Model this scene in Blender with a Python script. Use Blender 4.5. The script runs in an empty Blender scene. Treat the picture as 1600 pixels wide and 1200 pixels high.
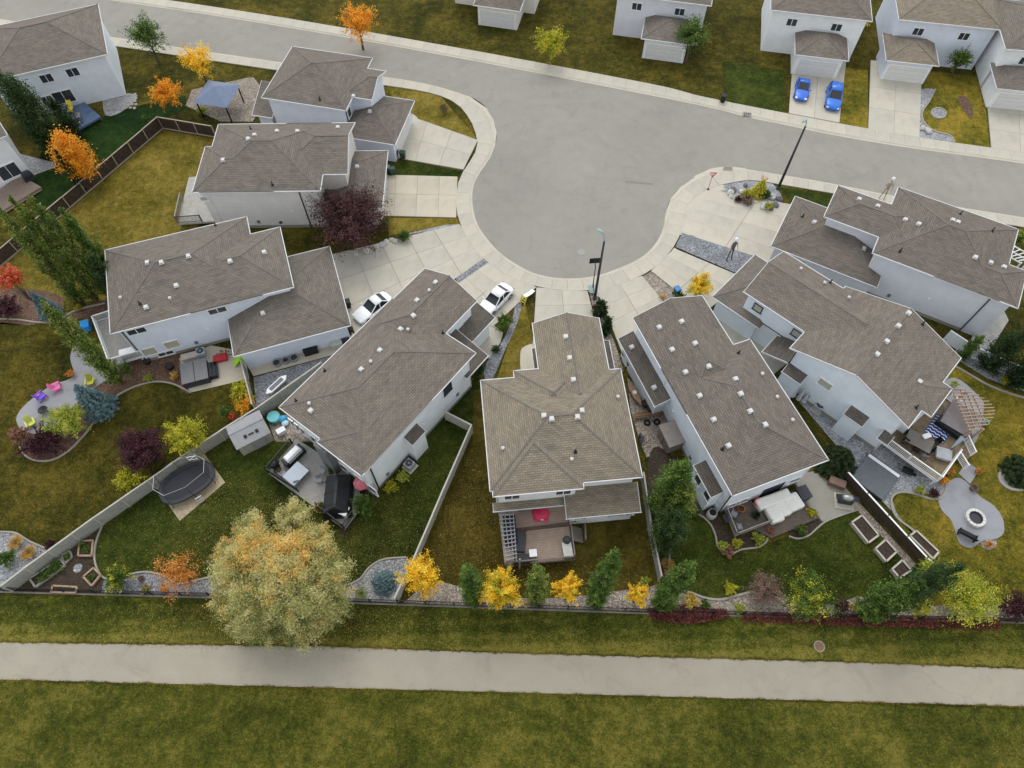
import bpy, bmesh, math, random
import numpy as np
from mathutils import Vector, Matrix
random.seed(7)
R = math.radians
sc = bpy.context.scene
COL = sc.collection

# ------------------------------------------------------------------ camera, sky, sun, exposure
FPX, PITCH, CAMZ = 1101.0, R(60), 60.0          # focal length in pixels of a 1600 px wide frame, drone 60 m up
cam = bpy.data.cameras.new('drone_camera')
cam.sensor_width = 36.0
cam.lens = 36.0 * FPX / 1600.0
cam.clip_start, cam.clip_end = 0.5, 2000.0
cam_o = bpy.data.objects.new('drone_camera', cam)
cam_o.location = (0, 0, CAMZ)
cam_o.rotation_euler = (math.pi / 2 - PITCH, 0, 0)
COL.objects.link(cam_o)
sc.camera = cam_o

SUN_EL, SUN_AZ = R(58), R(-12)                  # azimuth measured from +Y towards +X
w = bpy.data.worlds.new('World'); sc.world = w; w.use_nodes = True
nt = w.node_tree
bg = nt.nodes['Background']; bg.inputs['Strength'].default_value = 0.15
sky = nt.nodes.new('ShaderNodeTexSky'); sky.sky_type = 'NISHITA'
sky.sun_disc = False; sky.sun_elevation = SUN_EL; sky.sun_rotation = SUN_AZ
sky.air_density = 2.0; sky.dust_density = 0.3; sky.ozone_density = 1.0
hsv = nt.nodes.new('ShaderNodeHueSaturation'); hsv.inputs['Saturation'].default_value = 0.18
nt.links.new(sky.outputs[0], hsv.inputs['Color']); nt.links.new(hsv.outputs[0], bg.inputs['Color'])
sun = bpy.data.lights.new('sun', 'SUN'); sun.energy = 0.75; sun.angle = R(30); sun.color = (1.0, 0.955, 0.89)
so = bpy.data.objects.new('sun', sun)
sd = Vector((math.sin(SUN_AZ) * math.cos(SUN_EL), math.cos(SUN_AZ) * math.cos(SUN_EL), math.sin(SUN_EL)))
so.rotation_euler = sd.to_track_quat('Z', 'Y').to_euler(); so.location = (0, 40, 120)
COL.objects.link(so)
vs = sc.view_settings
vs.view_transform = 'Standard'; vs.look = 'None'; vs.gamma = 1.0; vs.exposure = 0.6; vs.use_curve_mapping = False

# ------------------------------------------------------------------ survey helpers: where a point of the picture stands
_a = math.pi / 2 - PITCH
def ray(u, v):
    x = (u - 800) / FPX; y = -(v - 600) / FPX
    return Vector((x, y * math.cos(_a) + math.sin(_a), y * math.sin(_a) - math.cos(_a)))
def G(u, v, z=0.0):
    d = ray(u, v); t = (CAMZ - z) / (-d.z)
    return Vector((d.x * t, d.y * t, z))
def hgt(base, top):
    b = G(*base); best = (1e9, 1)
    for i in range(5, 200):
        z = i * .1; p = G(*top, z); e = (p.x - b.x) ** 2 + (p.y - b.y) ** 2
        best = min(best, (e, z))
    return best[1]
def ang(p, q, z=0):
    a, b = G(*p, z), G(*q, z)
    return math.atan2(b.y - a.y, b.x - a.x)
def dist(p, q, z=0): return (G(*p, z) - G(*q, z)).length
def spline(pts, n=8, closed=False):
    out = []; N = len(pts)
    for i in range(N if closed else N - 1):
        if closed: p = [pts[(i + k - 1) % N] for k in range(4)]
        else: p = [pts[max(0, min(N - 1, i + k - 1))] for k in range(4)]
        for j in range(n):
            t = j / n; a = []
            for c in range(len(p[0])):
                p0, p1, p2, p3 = (q[c] for q in p)
                a.append(.5 * (2 * p1 + (p2 - p0) * t + (2 * p0 - 5 * p1 + 4 * p2 - p3) * t * t + (3 * p1 - p0 - 3 * p2 + p3) * t ** 3))
            out.append(tuple(a))
    if not closed: out.append(tuple(pts[-1]))
    return out

# ------------------------------------------------------------------ materials
MATS = {}
class NT:
    def __init__(s, name):
        s.m = bpy.data.materials.new(name); s.m.use_nodes = True; s.t = s.m.node_tree
        s.b = s.t.nodes['Principled BSDF']; s.out = s.t.nodes['Material Output']
    def n(s, t, **k):
        x = s.t.nodes.new('ShaderNode' + t)
        for a, b in k.items(): setattr(x, a, b)
        return x
    def l(s, a, b): s.t.links.new(a, b)
    def coord(s, kind='Object'): return s.n('TexCoord').outputs[kind]
    def noise(s, co, scale, detail=4, rough=.6, dist=0):
        x = s.n('TexNoise'); x.inputs['Scale'].default_value = scale; x.inputs['Detail'].default_value = detail
        x.inputs['Roughness'].default_value = rough; x.inputs['Distortion'].default_value = dist
        s.l(co, x.inputs['Vector']); return x.outputs['Fac']
    def ramp(s, fac, stops):
        x = s.n('ValToRGB'); e = x.color_ramp.elements
        while len(e) < len(stops): e.new(.5)
        for i, (p, c) in enumerate(stops):
            e[i].position = p; e[i].color = (*c, 1) if len(c) == 3 else c
        s.l(fac, x.inputs['Fac']); return x.outputs['Color']
    def mix(s, fac, a, b, mode='MIX'):
        x = s.n('Mix', data_type='RGBA', blend_type=mode)
        for i, val in ((0, fac), (6, a), (7, b)):
            if hasattr(val, 'is_linked'): s.l(val, x.inputs[i])
            else: x.inputs[i].default_value = val if i == 0 else (*val[:3], 1)
        return x.outputs[2]
    def math(s, op, a, b=0.0):
        x = s.n('Math', operation=op)
        for i, val in ((0, a), (1, b)):
            if hasattr(val, 'is_linked'): s.l(val, x.inputs[i])
            else: x.inputs[i].default_value = val
        return x.outputs[0]
    def bump(s, h, strength=.3, d=.02):
        x = s.n('Bump'); x.inputs['Strength'].default_value = strength; x.inputs['Distance'].default_value = d
        s.l(h, x.inputs['Height']); s.l(x.outputs[0], s.b.inputs['Normal'])
    def fin(s, col=None, rough=.8, spec=.3, metal=0):
        if col is not None:
            if hasattr(col, 'is_linked'): s.l(col, s.b.inputs['Base Color'])
            else: s.b.inputs['Base Color'].default_value = (*col, 1)
        s.b.inputs['Roughness'].default_value = rough; s.b.inputs['Specular IOR Level'].default_value = spec
        s.b.inputs['Metallic'].default_value = metal
        return s.m
def mul(c, k): return tuple(min(1, x * k) for x in c)
def S(r, g, b):                                   # picture colour (0-255) to a linear base colour
    return tuple(((x / 255) / 12.92 if x / 255 <= .04045 else ((x / 255 + .055) / 1.055) ** 2.4) for x in (r, g, b))
def plain(name, col, rough=.6, var=.12, scale=2.0, bump=.1, bscale=30, spec=.3, metal=0, col2=None):
    if name in MATS: return MATS[name]
    k = NT(name); co = k.coord()
    c = k.ramp(k.noise(co, scale), [(.3, mul(col, 1 - var)), (.7, col2 or mul(col, 1 + var))])
    if bump: k.bump(k.noise(co, bscale), bump, .01)
    MATS[name] = k.fin(c, rough, spec, metal); return MATS[name]
def grass_mat(name, dark, mid, light, seed=0.0, mow=0.0, mowang=0.0, dry=None):
    if name in MATS: return MATS[name]
    k = NT(name); co = k.coord()
    mp = k.n('Mapping'); mp.inputs['Location'].default_value = (seed, seed * 1.7, 0); k.l(co, mp.inputs['Vector']); co2 = mp.outputs[0]
    a = k.noise(co2, .16, 5, .62, .6); b = k.noise(co2, 1.1, 5, .68, .3); f = k.noise(co2, 7, 3, .75)
    s = k.math('ADD', k.math('MULTIPLY', a, .55), k.math('MULTIPLY', b, .45))
    g3 = k.noise(co2, 2.8, 4, .7, .4)
    s = k.math('ADD', s, k.math('MULTIPLY', k.math('SUBTRACT', f, .5), .5))
    s = k.math('ADD', s, k.math('MULTIPLY', k.math('SUBTRACT', g3, .5), .35))
    s = k.math('ADD', k.math('MULTIPLY', k.math('SUBTRACT', s, .5), 1.15), .5)
    if dry:                                        # a drier, yellower band beside the path (line point, normal, width)
        sx = k.n('SeparateXYZ'); k.l(co, sx.inputs[0])
        dd = k.math('ADD', k.math('MULTIPLY', sx.outputs[0], dry[2]), k.math('MULTIPLY', sx.outputs[1], dry[3]))
        dd = k.math('DIVIDE', k.math('SUBTRACT', dd, dry[0] * dry[2] + dry[1] * dry[3]), dry[4])
        band = k.ramp(k.math('ADD', dd, k.math('MULTIPLY', k.math('SUBTRACT', b, .5), 1.1)), [(0, (.2,) * 3), (1, (0,) * 3)])
        s = k.math('ADD', s, band); s = k.math('SUBTRACT', s, .04)
    if mow:
        m2 = k.n('Mapping'); m2.inputs['Rotation'].default_value = (0, 0, mowang); k.l(co, m2.inputs['Vector'])
        wv = k.n('TexWave'); wv.inputs['Scale'].default_value = .3; wv.inputs['Distortion'].default_value = 2.5; wv.inputs['Detail'].default_value = 3
        k.l(m2.outputs[0], wv.inputs['Vector'])
        s = k.math('ADD', s, k.math('MULTIPLY', k.math('SUBTRACT', wv.outputs['Fac'], .5), mow))
    dark, mid, light = mul(dark, .82), mul(mid, .9), mul(light, .95)
    c = k.ramp(s, [(.33, dark), (.5, mid), (.66, light)])
    sp = k.noise(co2, 24, 2, .8)
    c = k.mix(k.ramp(sp, [(.35, (.6,) * 3), (.66, (0,) * 3)]), c, mul(dark, .6))
    k.bump(k.math('ADD', k.noise(co2, 16, 4, .8), k.math('MULTIPLY', b, .8)), .9, .09)
    MATS[name] = k.fin(c, .95, .1); return MATS[name]
def leaf_mat(name, c0, c1, c2):
    if name in MATS: return MATS[name]
    k = NT(name); at = k.n('Attribute', attribute_name='tint')
    c = k.ramp(at.outputs['Fac'], [(0, c0), (.5, c1), (1, c2)])
    k.fin(c, .65, .25)
    tr = k.n('BsdfTranslucent'); k.l(c, tr.inputs['Color'])
    mx = k.n('MixShader'); mx.inputs[0].default_value = .3
    k.l(k.b.outputs[0], mx.inputs[1]); k.l(tr.outputs[0], mx.inputs[2]); k.l(mx.outputs[0], k.out.inputs['Surface'])
    MATS[name] = k.m; return k.m
def shingle_mat(name, c, seed=0):
    if name in MATS: return MATS[name]
    k = NT(name); uv = k.coord('UV')
    br = k.n('TexBrick'); br.inputs['Scale'].default_value = 1.0; br.inputs['Brick Width'].default_value = .42
    br.inputs['Row Height'].default_value = .19; br.inputs['Mortar Size'].default_value = .016; br.inputs['Bias'].default_value = 0
    br.inputs['Mortar Smooth'].default_value = .3
    br.inputs['Color1'].default_value = (0, 0, 0, 1); br.inputs['Color2'].default_value = (1, 1, 1, 1); br.inputs['Mortar'].default_value = (.5, .5, .5, 1)
    k.l(uv, br.inputs['Vector'])
    c1 = k.ramp(br.outputs['Color'], [(0, mul(c, .86)), (.45, c), (.55, c), (1, (c[0] * 1.16, c[1] * 1.14, c[2] * 1.1))])
    st = k.n('Mapping'); st.inputs['Scale'].default_value = (.45, 1.6, 1); st.inputs['Location'].default_value = (seed, seed, 0); k.l(uv, st.inputs['Vector'])
    n1 = k.noise(st.outputs[0], 1.3, 4, .65)
    c2 = k.mix(1.0, c1, k.ramp(n1, [(.3, (.82, .83, .84)), (.72, (1.14, 1.11, 1.07))]), 'MULTIPLY')
    c3 = k.mix(br.outputs['Fac'], c2, mul(c, .45))
    big = k.noise(uv, .22, 3)
    c4 = k.mix(1.0, c3, k.ramp(big, [(.35, (.92, .92, .92)), (.65, (1.06, 1.05, 1.03))]), 'MULTIPLY')
    sx = k.n('SeparateXYZ'); k.l(uv, sx.inputs[0])
    saw = k.math('FRACT', k.math('DIVIDE', sx.outputs[1], .19))
    k.bump(k.math('SUBTRACT', k.math('ADD', k.noise(uv, 40, 2), br.outputs['Color']), saw), .7, .03)
    MATS[name] = k.fin(c4, .92, .15); return MATS[name]
def siding_mat(name, c):
    if name in MATS: return MATS[name]
    k = NT(name); co = k.coord(); sx = k.n('SeparateXYZ'); k.l(co, sx.inputs[0])
    saw = k.math('FRACT', k.math('DIVIDE', sx.outputs[2], .2))
    line = k.ramp(saw, [(0, (1, 1, 1)), (.17, (0, 0, 0))])
    c1 = k.ramp(k.noise(co, .9, 4), [(.3, mul(c, .93)), (.7, mul(c, 1.05))])
    c2 = k.mix(k.math('MULTIPLY', line, .6), c1, mul(c, .4))
    k.bump(k.math('SUBTRACT', 1.0, saw), .6, .025)
    MATS[name] = k.fin(c2, .55, .3); return MATS[name]
def gravel_mat(name, a, b, scale=14):
    if name in MATS: return MATS[name]
    k = NT(name); co = k.coord(); vo = k.n('TexVoronoi'); vo.inputs['Scale'].default_value = scale; k.l(co, vo.inputs['Vector'])
    sp = k.n('SeparateColor'); k.l(vo.outputs['Color'], sp.inputs[0])
    c = k.ramp(sp.outputs[0], [(0, a), (.8, b), (1, mul(b, 1.5))])
    c = k.mix(1.0, c, k.ramp(k.noise(co, .8, 5), [(.3, (.72,) * 3), (.7, (1.1,) * 3)]), 'MULTIPLY')
    k.bump(k.math('SUBTRACT', 1.0, vo.outputs['Distance']), 1.0, .04)
    MATS[name] = k.fin(c, .9, .2); return MATS[name]
def concrete_mat(name, c, seed=0, stain=.16):
    if name in MATS: return MATS[name]
    k = NT(name); co = k.coord()
    a = k.noise(co, .35, 6, .65, .5); f = k.noise(co, 18, 3)
    c1 = k.ramp(a, [(.28, mul(c, 1 - stain)), (.5, c), (.75, mul(c, 1.06))])
    c2 = k.mix(1.0, c1, k.ramp(f, [(.25, (.9,) * 3), (.75, (1.05,) * 3)]), 'MULTIPLY')
    st = k.noise(co, 1.6, 5, .7); c3 = k.mix(k.ramp(st, [(.6, (0,) * 3), (.78, (.35,) * 3)]), c2, mul(c, .7))
    oi = k.n('ObjectInfo')
    c4 = k.mix(1.0, c3, k.ramp(oi.outputs['Random'], [(0, (.93, .93, .94)), (1, (1.04, 1.03, 1.01))]), 'MULTIPLY')
    k.bump(f, .25, .01)
    MATS[name] = k.fin(c4, .88, .2); return MATS[name]

# ------------------------------------------------------------------ mesh helpers
class MB:
    def __init__(s): s.v = []; s.f = []
    def add(s, v, f):
        o = len(s.v); s.v += [tuple(p) for p in v]; s.f += [tuple(i + o for i in q) for q in f]; return s
    def box(s, c, d, rz=0, rx=0):
        m = Matrix.Translation(c) @ Matrix.Rotation(rz, 4, 'Z') @ Matrix.Rotation(rx, 4, 'X')
        v = [m @ Vector((x * d[0] / 2, y * d[1] / 2, z * d[2] / 2)) for x in (-1, 1) for y in (-1, 1) for z in (-1, 1)]
        return s.add(v, [(0, 1, 3, 2), (4, 6, 7, 5), (0, 4, 5, 1), (2, 3, 7, 6), (0, 2, 6, 4), (1, 5, 7, 3)])
    def beam(s, p, q, w_, h_, up=(0, 0, 1)):
        p, q = Vector(p), Vector(q); d = q - p
        if d.length < 1e-6: return s
        d.normalize(); x = d.cross(Vector(up))
        if x.length < 1e-4: x = Vector((1, 0, 0))
        x.normalize(); y = x.cross(d); v = []
        for e in (p, q):
            for a, b in ((-1, -1), (1, -1), (1, 1), (-1, 1)): v.append(e + x * a * w_ / 2 + y * b * h_ / 2)
        return s.add(v, [(3, 2, 1, 0), (4, 5, 6, 7), (0, 1, 5, 4), (1, 2, 6, 5), (2, 3, 7, 6), (3, 0, 4, 7)])
    def tube(s, p, q, r0, r1=None, n=8):
        r1 = r0 if r1 is None else r1; p, q = Vector(p), Vector(q); d = (q - p)
        if d.length < 1e-6: return s
        d.normalize(); x = d.orthogonal().normalized(); y = d.cross(x); v = []
        for e, r in ((p, r0), (q, r1)):
            for i in range(n): a = 2 * math.pi * i / n; v.append(e + (x * math.cos(a) + y * math.sin(a)) * r)
        return s.add(v, [tuple(range(n - 1, -1, -1)), tuple(range(n, 2 * n))] + [(i, (i + 1) % n, n + (i + 1) % n, n + i) for i in range(n)])
    def path(s, pts, r, n=6):
        for a, b in zip(pts[:-1], pts[1:]): s.tube(a, b, r, r, n)
        return s
    def prism(s, poly, z0, z1):
        n = len(poly); v = [(p[0], p[1], z0) for p in poly] + [(p[0], p[1], z1) for p in poly]
        ar = sum(poly[i][0] * poly[(i + 1) % n][1] - poly[(i + 1) % n][0] * poly[i][1] for i in range(n))
        f = [tuple(range(n - 1, -1, -1)), tuple(range(n, 2 * n))] + [(i, (i + 1) % n, n + (i + 1) % n, n + i) for i in range(n)]
        if ar < 0: f = [tuple(reversed(q)) for q in f]
        return s.add(v, f)
    def ell(s, c, r, nu=12, nv=8, top=False):
        v = []; f = []
        lo = 0 if top else -math.pi / 2
        for j in range(nv + 1):
            t = lo + (math.pi / 2 - lo) * j / nv
            for i in range(nu):
                a = 2 * math.pi * i / nu; v.append((c[0] + r[0] * math.cos(t) * math.cos(a), c[1] + r[1] * math.cos(t) * math.sin(a), c[2] + r[2] * math.sin(t)))
        for j in range(nv):
            for i in range(nu): f.append((j * nu + i, j * nu + (i + 1) % nu, (j + 1) * nu + (i + 1) % nu, (j + 1) * nu + i))
        return s.add(v, f)
    def lathe(s, prof, c=(0, 0, 0), n=20):
        v = []; f = []; m = len(prof)
        for r, z in prof:
            for i in range(n): a = 2 * math.pi * i / n; v.append((c[0] + r * math.cos(a), c[1] + r * math.sin(a), c[2] + z))
        for j in range(m - 1):
            for i in range(n): f.append((j * n + i, j * n + (i + 1) % n, (j + 1) * n + (i + 1) % n, (j + 1) * n + i))
        return s.add(v, f)
    def loft(s, rings, cap=True):
        n = len(rings[0]); v = [p for r in rings for p in r]; f = []
        for j in range(len(rings) - 1):
            for i in range(n): f.append((j * n + i, j * n + (i + 1) % n, (j + 1) * n + (i + 1) % n, (j + 1) * n + i))
        if cap: f += [tuple(range(n - 1, -1, -1)), tuple((len(rings) - 1) * n + i for i in range(n))]
        return s.add(v, f)
    def obj(s, name, mat, parent=None, smooth=False, bevel=0, loc=None, rz=0):
        me = bpy.data.meshes.new(name); me.from_pydata(s.v, [], s.f); me.update()
        if smooth: me.polygons.foreach_set('use_smooth', [True] * len(me.polygons))
        me.materials.append(mat)
        o = bpy.data.objects.new(name, me); COL.objects.link(o)
        if parent: o.parent = parent
        if loc is not None: o.location = loc
        o.rotation_euler.z = rz
        if bevel:
            b = o.modifiers.new('bevel', 'BEVEL'); b.width = bevel; b.segments = 2; b.limit_method = 'ANGLE'; b.angle_limit = R(35)
        return o
def clip(poly, nx, ny, c):                         # keep nx*x+ny*y >= c
    out = []
    for i in range(len(poly)):
        a, b = poly[i], poly[(i + 1) % len(poly)]; da, db = nx * a[0] + ny * a[1] - c, nx * b[0] + ny * b[1] - c
        if da >= 0: out.append(a)
        if (da >= 0) != (db >= 0):
            t = da / (da - db); out.append((a[0] + (b[0] - a[0]) * t, a[1] + (b[1] - a[1]) * t))
    return out
def inside(x, y, poly):
    r = False; n = len(poly)
    for i in range(n):
        x1, y1 = poly[i][:2]; x2, y2 = poly[i - 1][:2]
        if (y1 > y) != (y2 > y) and x < (x2 - x1) * (y - y1) / (y2 - y1) + x1: r = not r
    return r
def tag(o, label=None, cat=None, group=None, kind=None):
    for a, b in (('label', label), ('category', cat), ('group', group), ('kind', kind)):
        if b: o[a] = b
    return o
def thing(name, label, cat, loc=(0, 0, 0), rz=0, group=None):
    o = bpy.data.objects.new(name, None); COL.objects.link(o); o.empty_display_size = .3
    o.location = loc; o.rotation_euler.z = rz
    return tag(o, label, cat, group)
def copy_tree(o, parent=None):
    c = o.copy(); COL.objects.link(c); c.parent = parent
    for ch in list(o.children): copy_tree(ch, c)
    return c
def place(proto, used, loc, rz, label):
    o = proto if not used else copy_tree(proto)
    o.location = loc; o.rotation_euler.z = rz; o['label'] = label
    return o
def sheet(name, px, z, mat, label=None, smooth=0, cat='ground', thick=0, kind='structure'):
    if smooth: px = spline(px, smooth, True)
    pts = [G(*p)[:2] for p in px]
    m = MB()
    if thick: m.prism(pts, z - thick, z)
    else:
        n = len(pts); ar = sum(pts[i][0] * pts[(i + 1) % n][1] - pts[(i + 1) % n][0] * pts[i][1] for i in range(n))
        if ar < 0: pts = pts[::-1]
        m.add([(x, y, z) for x, y in pts], [tuple(range(n))])
    o = m.obj(name, mat)
    return tag(o, label, cat if label else None, None, kind)

# ------------------------------------------------------------------ common materials
WHITE = plain('white_trim', (.80, .81, .82), .5, .05, 3, .03)
VINYL = plain('white_vinyl', (.72, .76, .79), .45, .05, 3, .03)
BLACK = plain('black_plastic', (.012, .013, .015), .45, .3, 6, .1)
DKGREY = plain('dark_grey', (.045, .048, .055), .6, .2, 6, .1)
MIDGREY = plain('mid_grey', (.16, .165, .175), .6, .15, 5, .1)
STEEL = plain('steel', (.35, .36, .37), .35, .1, 5, .05, metal=.7)
BARK = plain('bark', (.09, .068, .05), .95, .35, 9, .5, 22)
CREAM = plain('cream_cushion', (.80, .78, .72), .85, .06, 3, .15, 20)
GLASS = plain('window_glass', (.035, .045, .055), .08, .3, .6, 0, spec=.6)
BLINDS = plain('window_blind', (.42, .42, .34), .15, .12, 1.5, 0, spec=.5)
RED = plain('red_plastic', (.45, .03, .035), .45, .15, 4, .05)
WOOD = plain('raw_wood', (.33, .235, .16), .85, .22, 3, .2)
GREYWOOD = plain('grey_wood', (.30, .285, .25), .85, .18, 2, .2)
DARKWOOD = plain('dark_stained_wood', (.052, .036, .028), .8, .35, 2.5, .3)
SOIL = gravel_mat('soil', (.035, .027, .021), (.085, .062, .045), 22)
MULCH = gravel_mat('bark_mulch', (.075, .045, .03), (.19, .115, .08), 13)
GRAVEL = gravel_mat('grey_gravel', (.17, .175, .185), (.40, .41, .425), 12)
GRAVELB = gravel_mat('blue_gravel', (.12, .125, .136), (.29, .30, .32), 11)
GRAVELT = gravel_mat('tan_gravel', (.16, .13, .105), (.37, .32, .265), 11)
CONC = concrete_mat('concrete', (.495, .465, .39))
CONCW = concrete_mat('concrete_warm', (.52, .47, .375))
CONCD = concrete_mat('concrete_joint', (.30, .285, .245))
EDGING = concrete_mat('concrete_edging', (.33, .31, .265))
STAMP = concrete_mat('stamped_concrete', (.30, .305, .325), 0, .28)
# ================================================================== the setting: ground, roads, walks
GOLD = grass_mat('lawn_gold', S(86, 84, 28), S(132, 118, 47), S(174, 150, 72), 3.1)
OLIVE = grass_mat('lawn_olive', S(46, 51, 17), S(84, 80, 27), S(132, 114, 46), 9.2)
GREEN = grass_mat('lawn_green', S(36, 50, 15), S(66, 78, 25), S(100, 104, 42), 17.7)
LUSH = grass_mat('lawn_lush', S(22, 44, 16), S(36, 62, 22), S(58, 80, 32), 5.5)
BROWN = grass_mat('lawn_brown', S(62, 58, 20), S(92, 82, 30), S(126, 108, 46), 28.3)
YGREEN = grass_mat('lawn_yellow_green', S(70, 76, 22), S(132, 122, 42), S(184, 154, 62), 41.0)
VERGE = grass_mat('lawn_verge', S(54, 64, 20), S(94, 100, 34), S(156, 144, 68), 12.4, .05, R(88), (G(-60, 1003).x, G(-60, 1003).y, -math.sin(ang((-60, 1003), (1660, 1048))), math.cos(ang((-60, 1003), (1660, 1048))), 2.2))

VERGE2 = grass_mat('lawn_near_side', S(56, 64, 20), S(96, 98, 34), S(140, 128, 58), 61.3)
bm = MB(); bm.add([(-700, -300, 0), (700, -300, 0), (700, 1200, 0), (-700, 1200, 0)], [(0, 1, 2, 3)])
tag(bm.obj('ground', OLIVE), 'olive autumn grass covering the ground between the lots', 'ground', None, 'structure')

LZ = [.0025]
def lawn(px, mat, label, z=.004, sm=0):
    LZ[0] += .0007; return sheet('lawn', px, LZ[0], mat, label, sm, 'lawn')
lawn([(110, 327), (255, 203), (335, 217), (330, 236), (330, 330), (240, 440), (200, 470), (60, 470), (-40, 490), (-40, 452), (0, 419)], GOLD, 'dry golden lawn inside the dark brown fence')
lawn([(70, 185), (120, 208), (170, 178), (235, 160), (290, 150), (292, 170), (250, 190), (150, 280), (118, 300), (60, 330), (40, 300), (60, 270)], LUSH, 'lush dark green lawn beyond the dark brown fence')
lawn([(58, 898), (162, 822), (321, 710), (430, 640), (560, 760), (640, 700), (690, 640), (745, 590), (760, 600), (738, 678), (650, 880), (622, 940), (540, 936), (330, 930), (150, 926), (30, 924)], GREEN, 'green lawn strewn with leaves around the big willow')
lawn([(740, 610), (780, 600), (990, 650), (1004, 750), (1028, 908), (1000, 930), (700, 926), (632, 940), (651, 882), (739, 680)], BROWN, 'brownish lawn behind the middle house')
lawn([(1006, 700), (1030, 690), (1100, 800), (1140, 850), (1200, 850), (1290, 810), (1330, 772), (1440, 890), (1460, 945), (1300, 945), (1100, 942), (1030, 930), (1030, 905)], GREEN, 'dark green lawn with planter boxes', .005)
lawn([(1390, 790), (1410, 765), (1440, 770), (1470, 700), (1480, 570), (1700, 660), (1700, 965), (1450, 945), (1440, 885)], YGREEN, 'yellow green lawn around the fire pit patio')
lawn([(600, 130), (688, 150), (746, 217), (656, 199), (655, 185), (635, 182)], GOLD, 'front lawn by the street at the top left')
lawn([(630, 250), (723, 268), (716, 276), (602, 275), (602, 252)], GREEN, 'narrow wedge of grass between two driveways')
lawn([(605, 340), (715, 341), (719, 350), (640, 362), (608, 368)], GOLD, 'thin grass strip beside the purple plum tree', .006)
lawn([(821, 474), (831, 525), (834, 580), (806, 592), (775, 596), (792, 545), (806, 505), (812, 482)], GOLD, 'dry grass strip between the two middle driveways', .006)
lawn([(1216, 292), (1310, 306), (1306, 340), (1235, 315)], GREEN, 'grass strip by the corner rockery', .006)
lawn([(1133, 161), (1222, 177), (1226, 110), (1128, 95)], GREEN, 'front lawn left of the blue cars', .006)
lawn([(1310, 194), (1356, 203), (1356, 110), (1316, 105)], YGREEN, 'front lawn right of the blue cars', .006)
lawn([(1436, 217), (1434, 170), (1440, 110), (1535, 120), (1547, 232)], YGREEN, 'front lawn with a round stone inset', .006)
lawn([(-60, 930), (300, 936), (640, 946), (1020, 958), (1660, 974), (1660, 1052), (1300, 1036), (800, 1022), (500, 1011), (-60, 1004)], VERGE, 'mown verge between the iron fence and the path')
lawn([(-60, 1062), (800, 1082), (1660, 1110), (1660, 1260), (-60, 1260)], VERGE2, 'mown grass on the near side of the path', .005)

# --- street
def asphalt(nm='asphalt', tw=(1, 1, 1)):
    k = NT(nm); co = k.coord()
    a = k.noise(co, .09, 6, .6, .8); b = k.noise(co, .6, 5, .65); f = k.noise(co, 26, 3, .7)
    c = k.ramp(k.math('ADD', k.math('MULTIPLY', a, .65), k.math('MULTIPLY', b, .35)), [(.32, S(155, 152, 144)), (.5, S(163, 160, 151)), (.68, S(171, 167, 157))])
    c = k.mix(1.0, c, k.ramp(f, [(.25, (.86,) * 3), (.75, (1.07,) * 3)]), 'MULTIPLY')
    st = k.noise(co, .35, 7, .75, 1.2); c = k.mix(k.ramp(st, [(.52, (0,) * 3), (.70, (.42,) * 3)]), c, S(132, 128, 122))
    # faint circular tyre sweeps of turning cars
    mp = k.n('Mapping'); ctr = G(890, 295); mp.inputs['Location'].default_value = (-ctr.x, -ctr.y, 0); k.l(co, mp.inputs['Vector'])
    wv = k.n('TexWave', wave_type='RINGS', rings_direction='Z'); wv.inputs['Scale'].default_value = .16; wv.inputs['Distortion'].default_value = 3; wv.inputs['Detail'].default_value = 4; wv.inputs['Detail Scale'].default_value = .6
    k.l(mp.outputs[0], wv.inputs['Vector'])
    c = k.mix(k.math('MULTIPLY', wv.outputs['Fac'], .08), c, S(140, 136, 128))
    vo = k.n('TexVoronoi', feature='DISTANCE_TO_EDGE'); vo.inputs['Scale'].default_value = .13
    nz = k.n('TexNoise'); nz.inputs['Scale'].default_value = .9; nz.inputs['Detail'].default_value = 5; k.l(co, nz.inputs['Vector'])
    dm = k.n('Mix', data_type='RGBA', blend_type='ADD'); dm.inputs[0].default_value = 1.6; k.l(co, dm.inputs[6]); k.l(nz.outputs['Color'], dm.inputs[7]); k.l(dm.outputs[2], vo.inputs['Vector'])
    cr = k.ramp(vo.outputs['Distance'], [(0, (1,) * 3), (.006, (0,) * 3)])
    gate = k.ramp(k.noise(co, .12, 2), [(.5, (0,) * 3), (.62, (.35,) * 3)])
    c = k.mix(k.math('MULTIPLY', cr, gate), c, S(112, 108, 102))
    c = k.mix(1.0, c, tw, 'MULTIPLY')
    k.bump(f, .35, .01)
    return k.fin(c, .9, .2)
ASPH = asphalt('asphalt', (.79, .785, .78)); ASPHP = asphalt('asphalt_path', (.93, .885, .80))
inner = [(-150, 5), (0, 30), (200, 62), (400, 92), (550, 113), (660, 130), (727, 149), (750, 160), (762, 172), (772, 190), (776, 212), (772, 232), (764, 250), (750, 270), (741, 287), (738, 307), (740, 330), (747, 352), (760, 372), (780, 394), (805, 412), (832, 426), (865, 434), (900, 435), (932, 431), (962, 421), (990, 409), (1010, 396), (1026, 378), (1036, 357), (1040, 335), (1047, 312), (1065, 291), (1090, 275), (1112, 265), (1132, 261), (1162, 264), (1212, 272), (1300, 287), (1395, 306), (1505, 325), (1600, 340), (1760, 366)]
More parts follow.
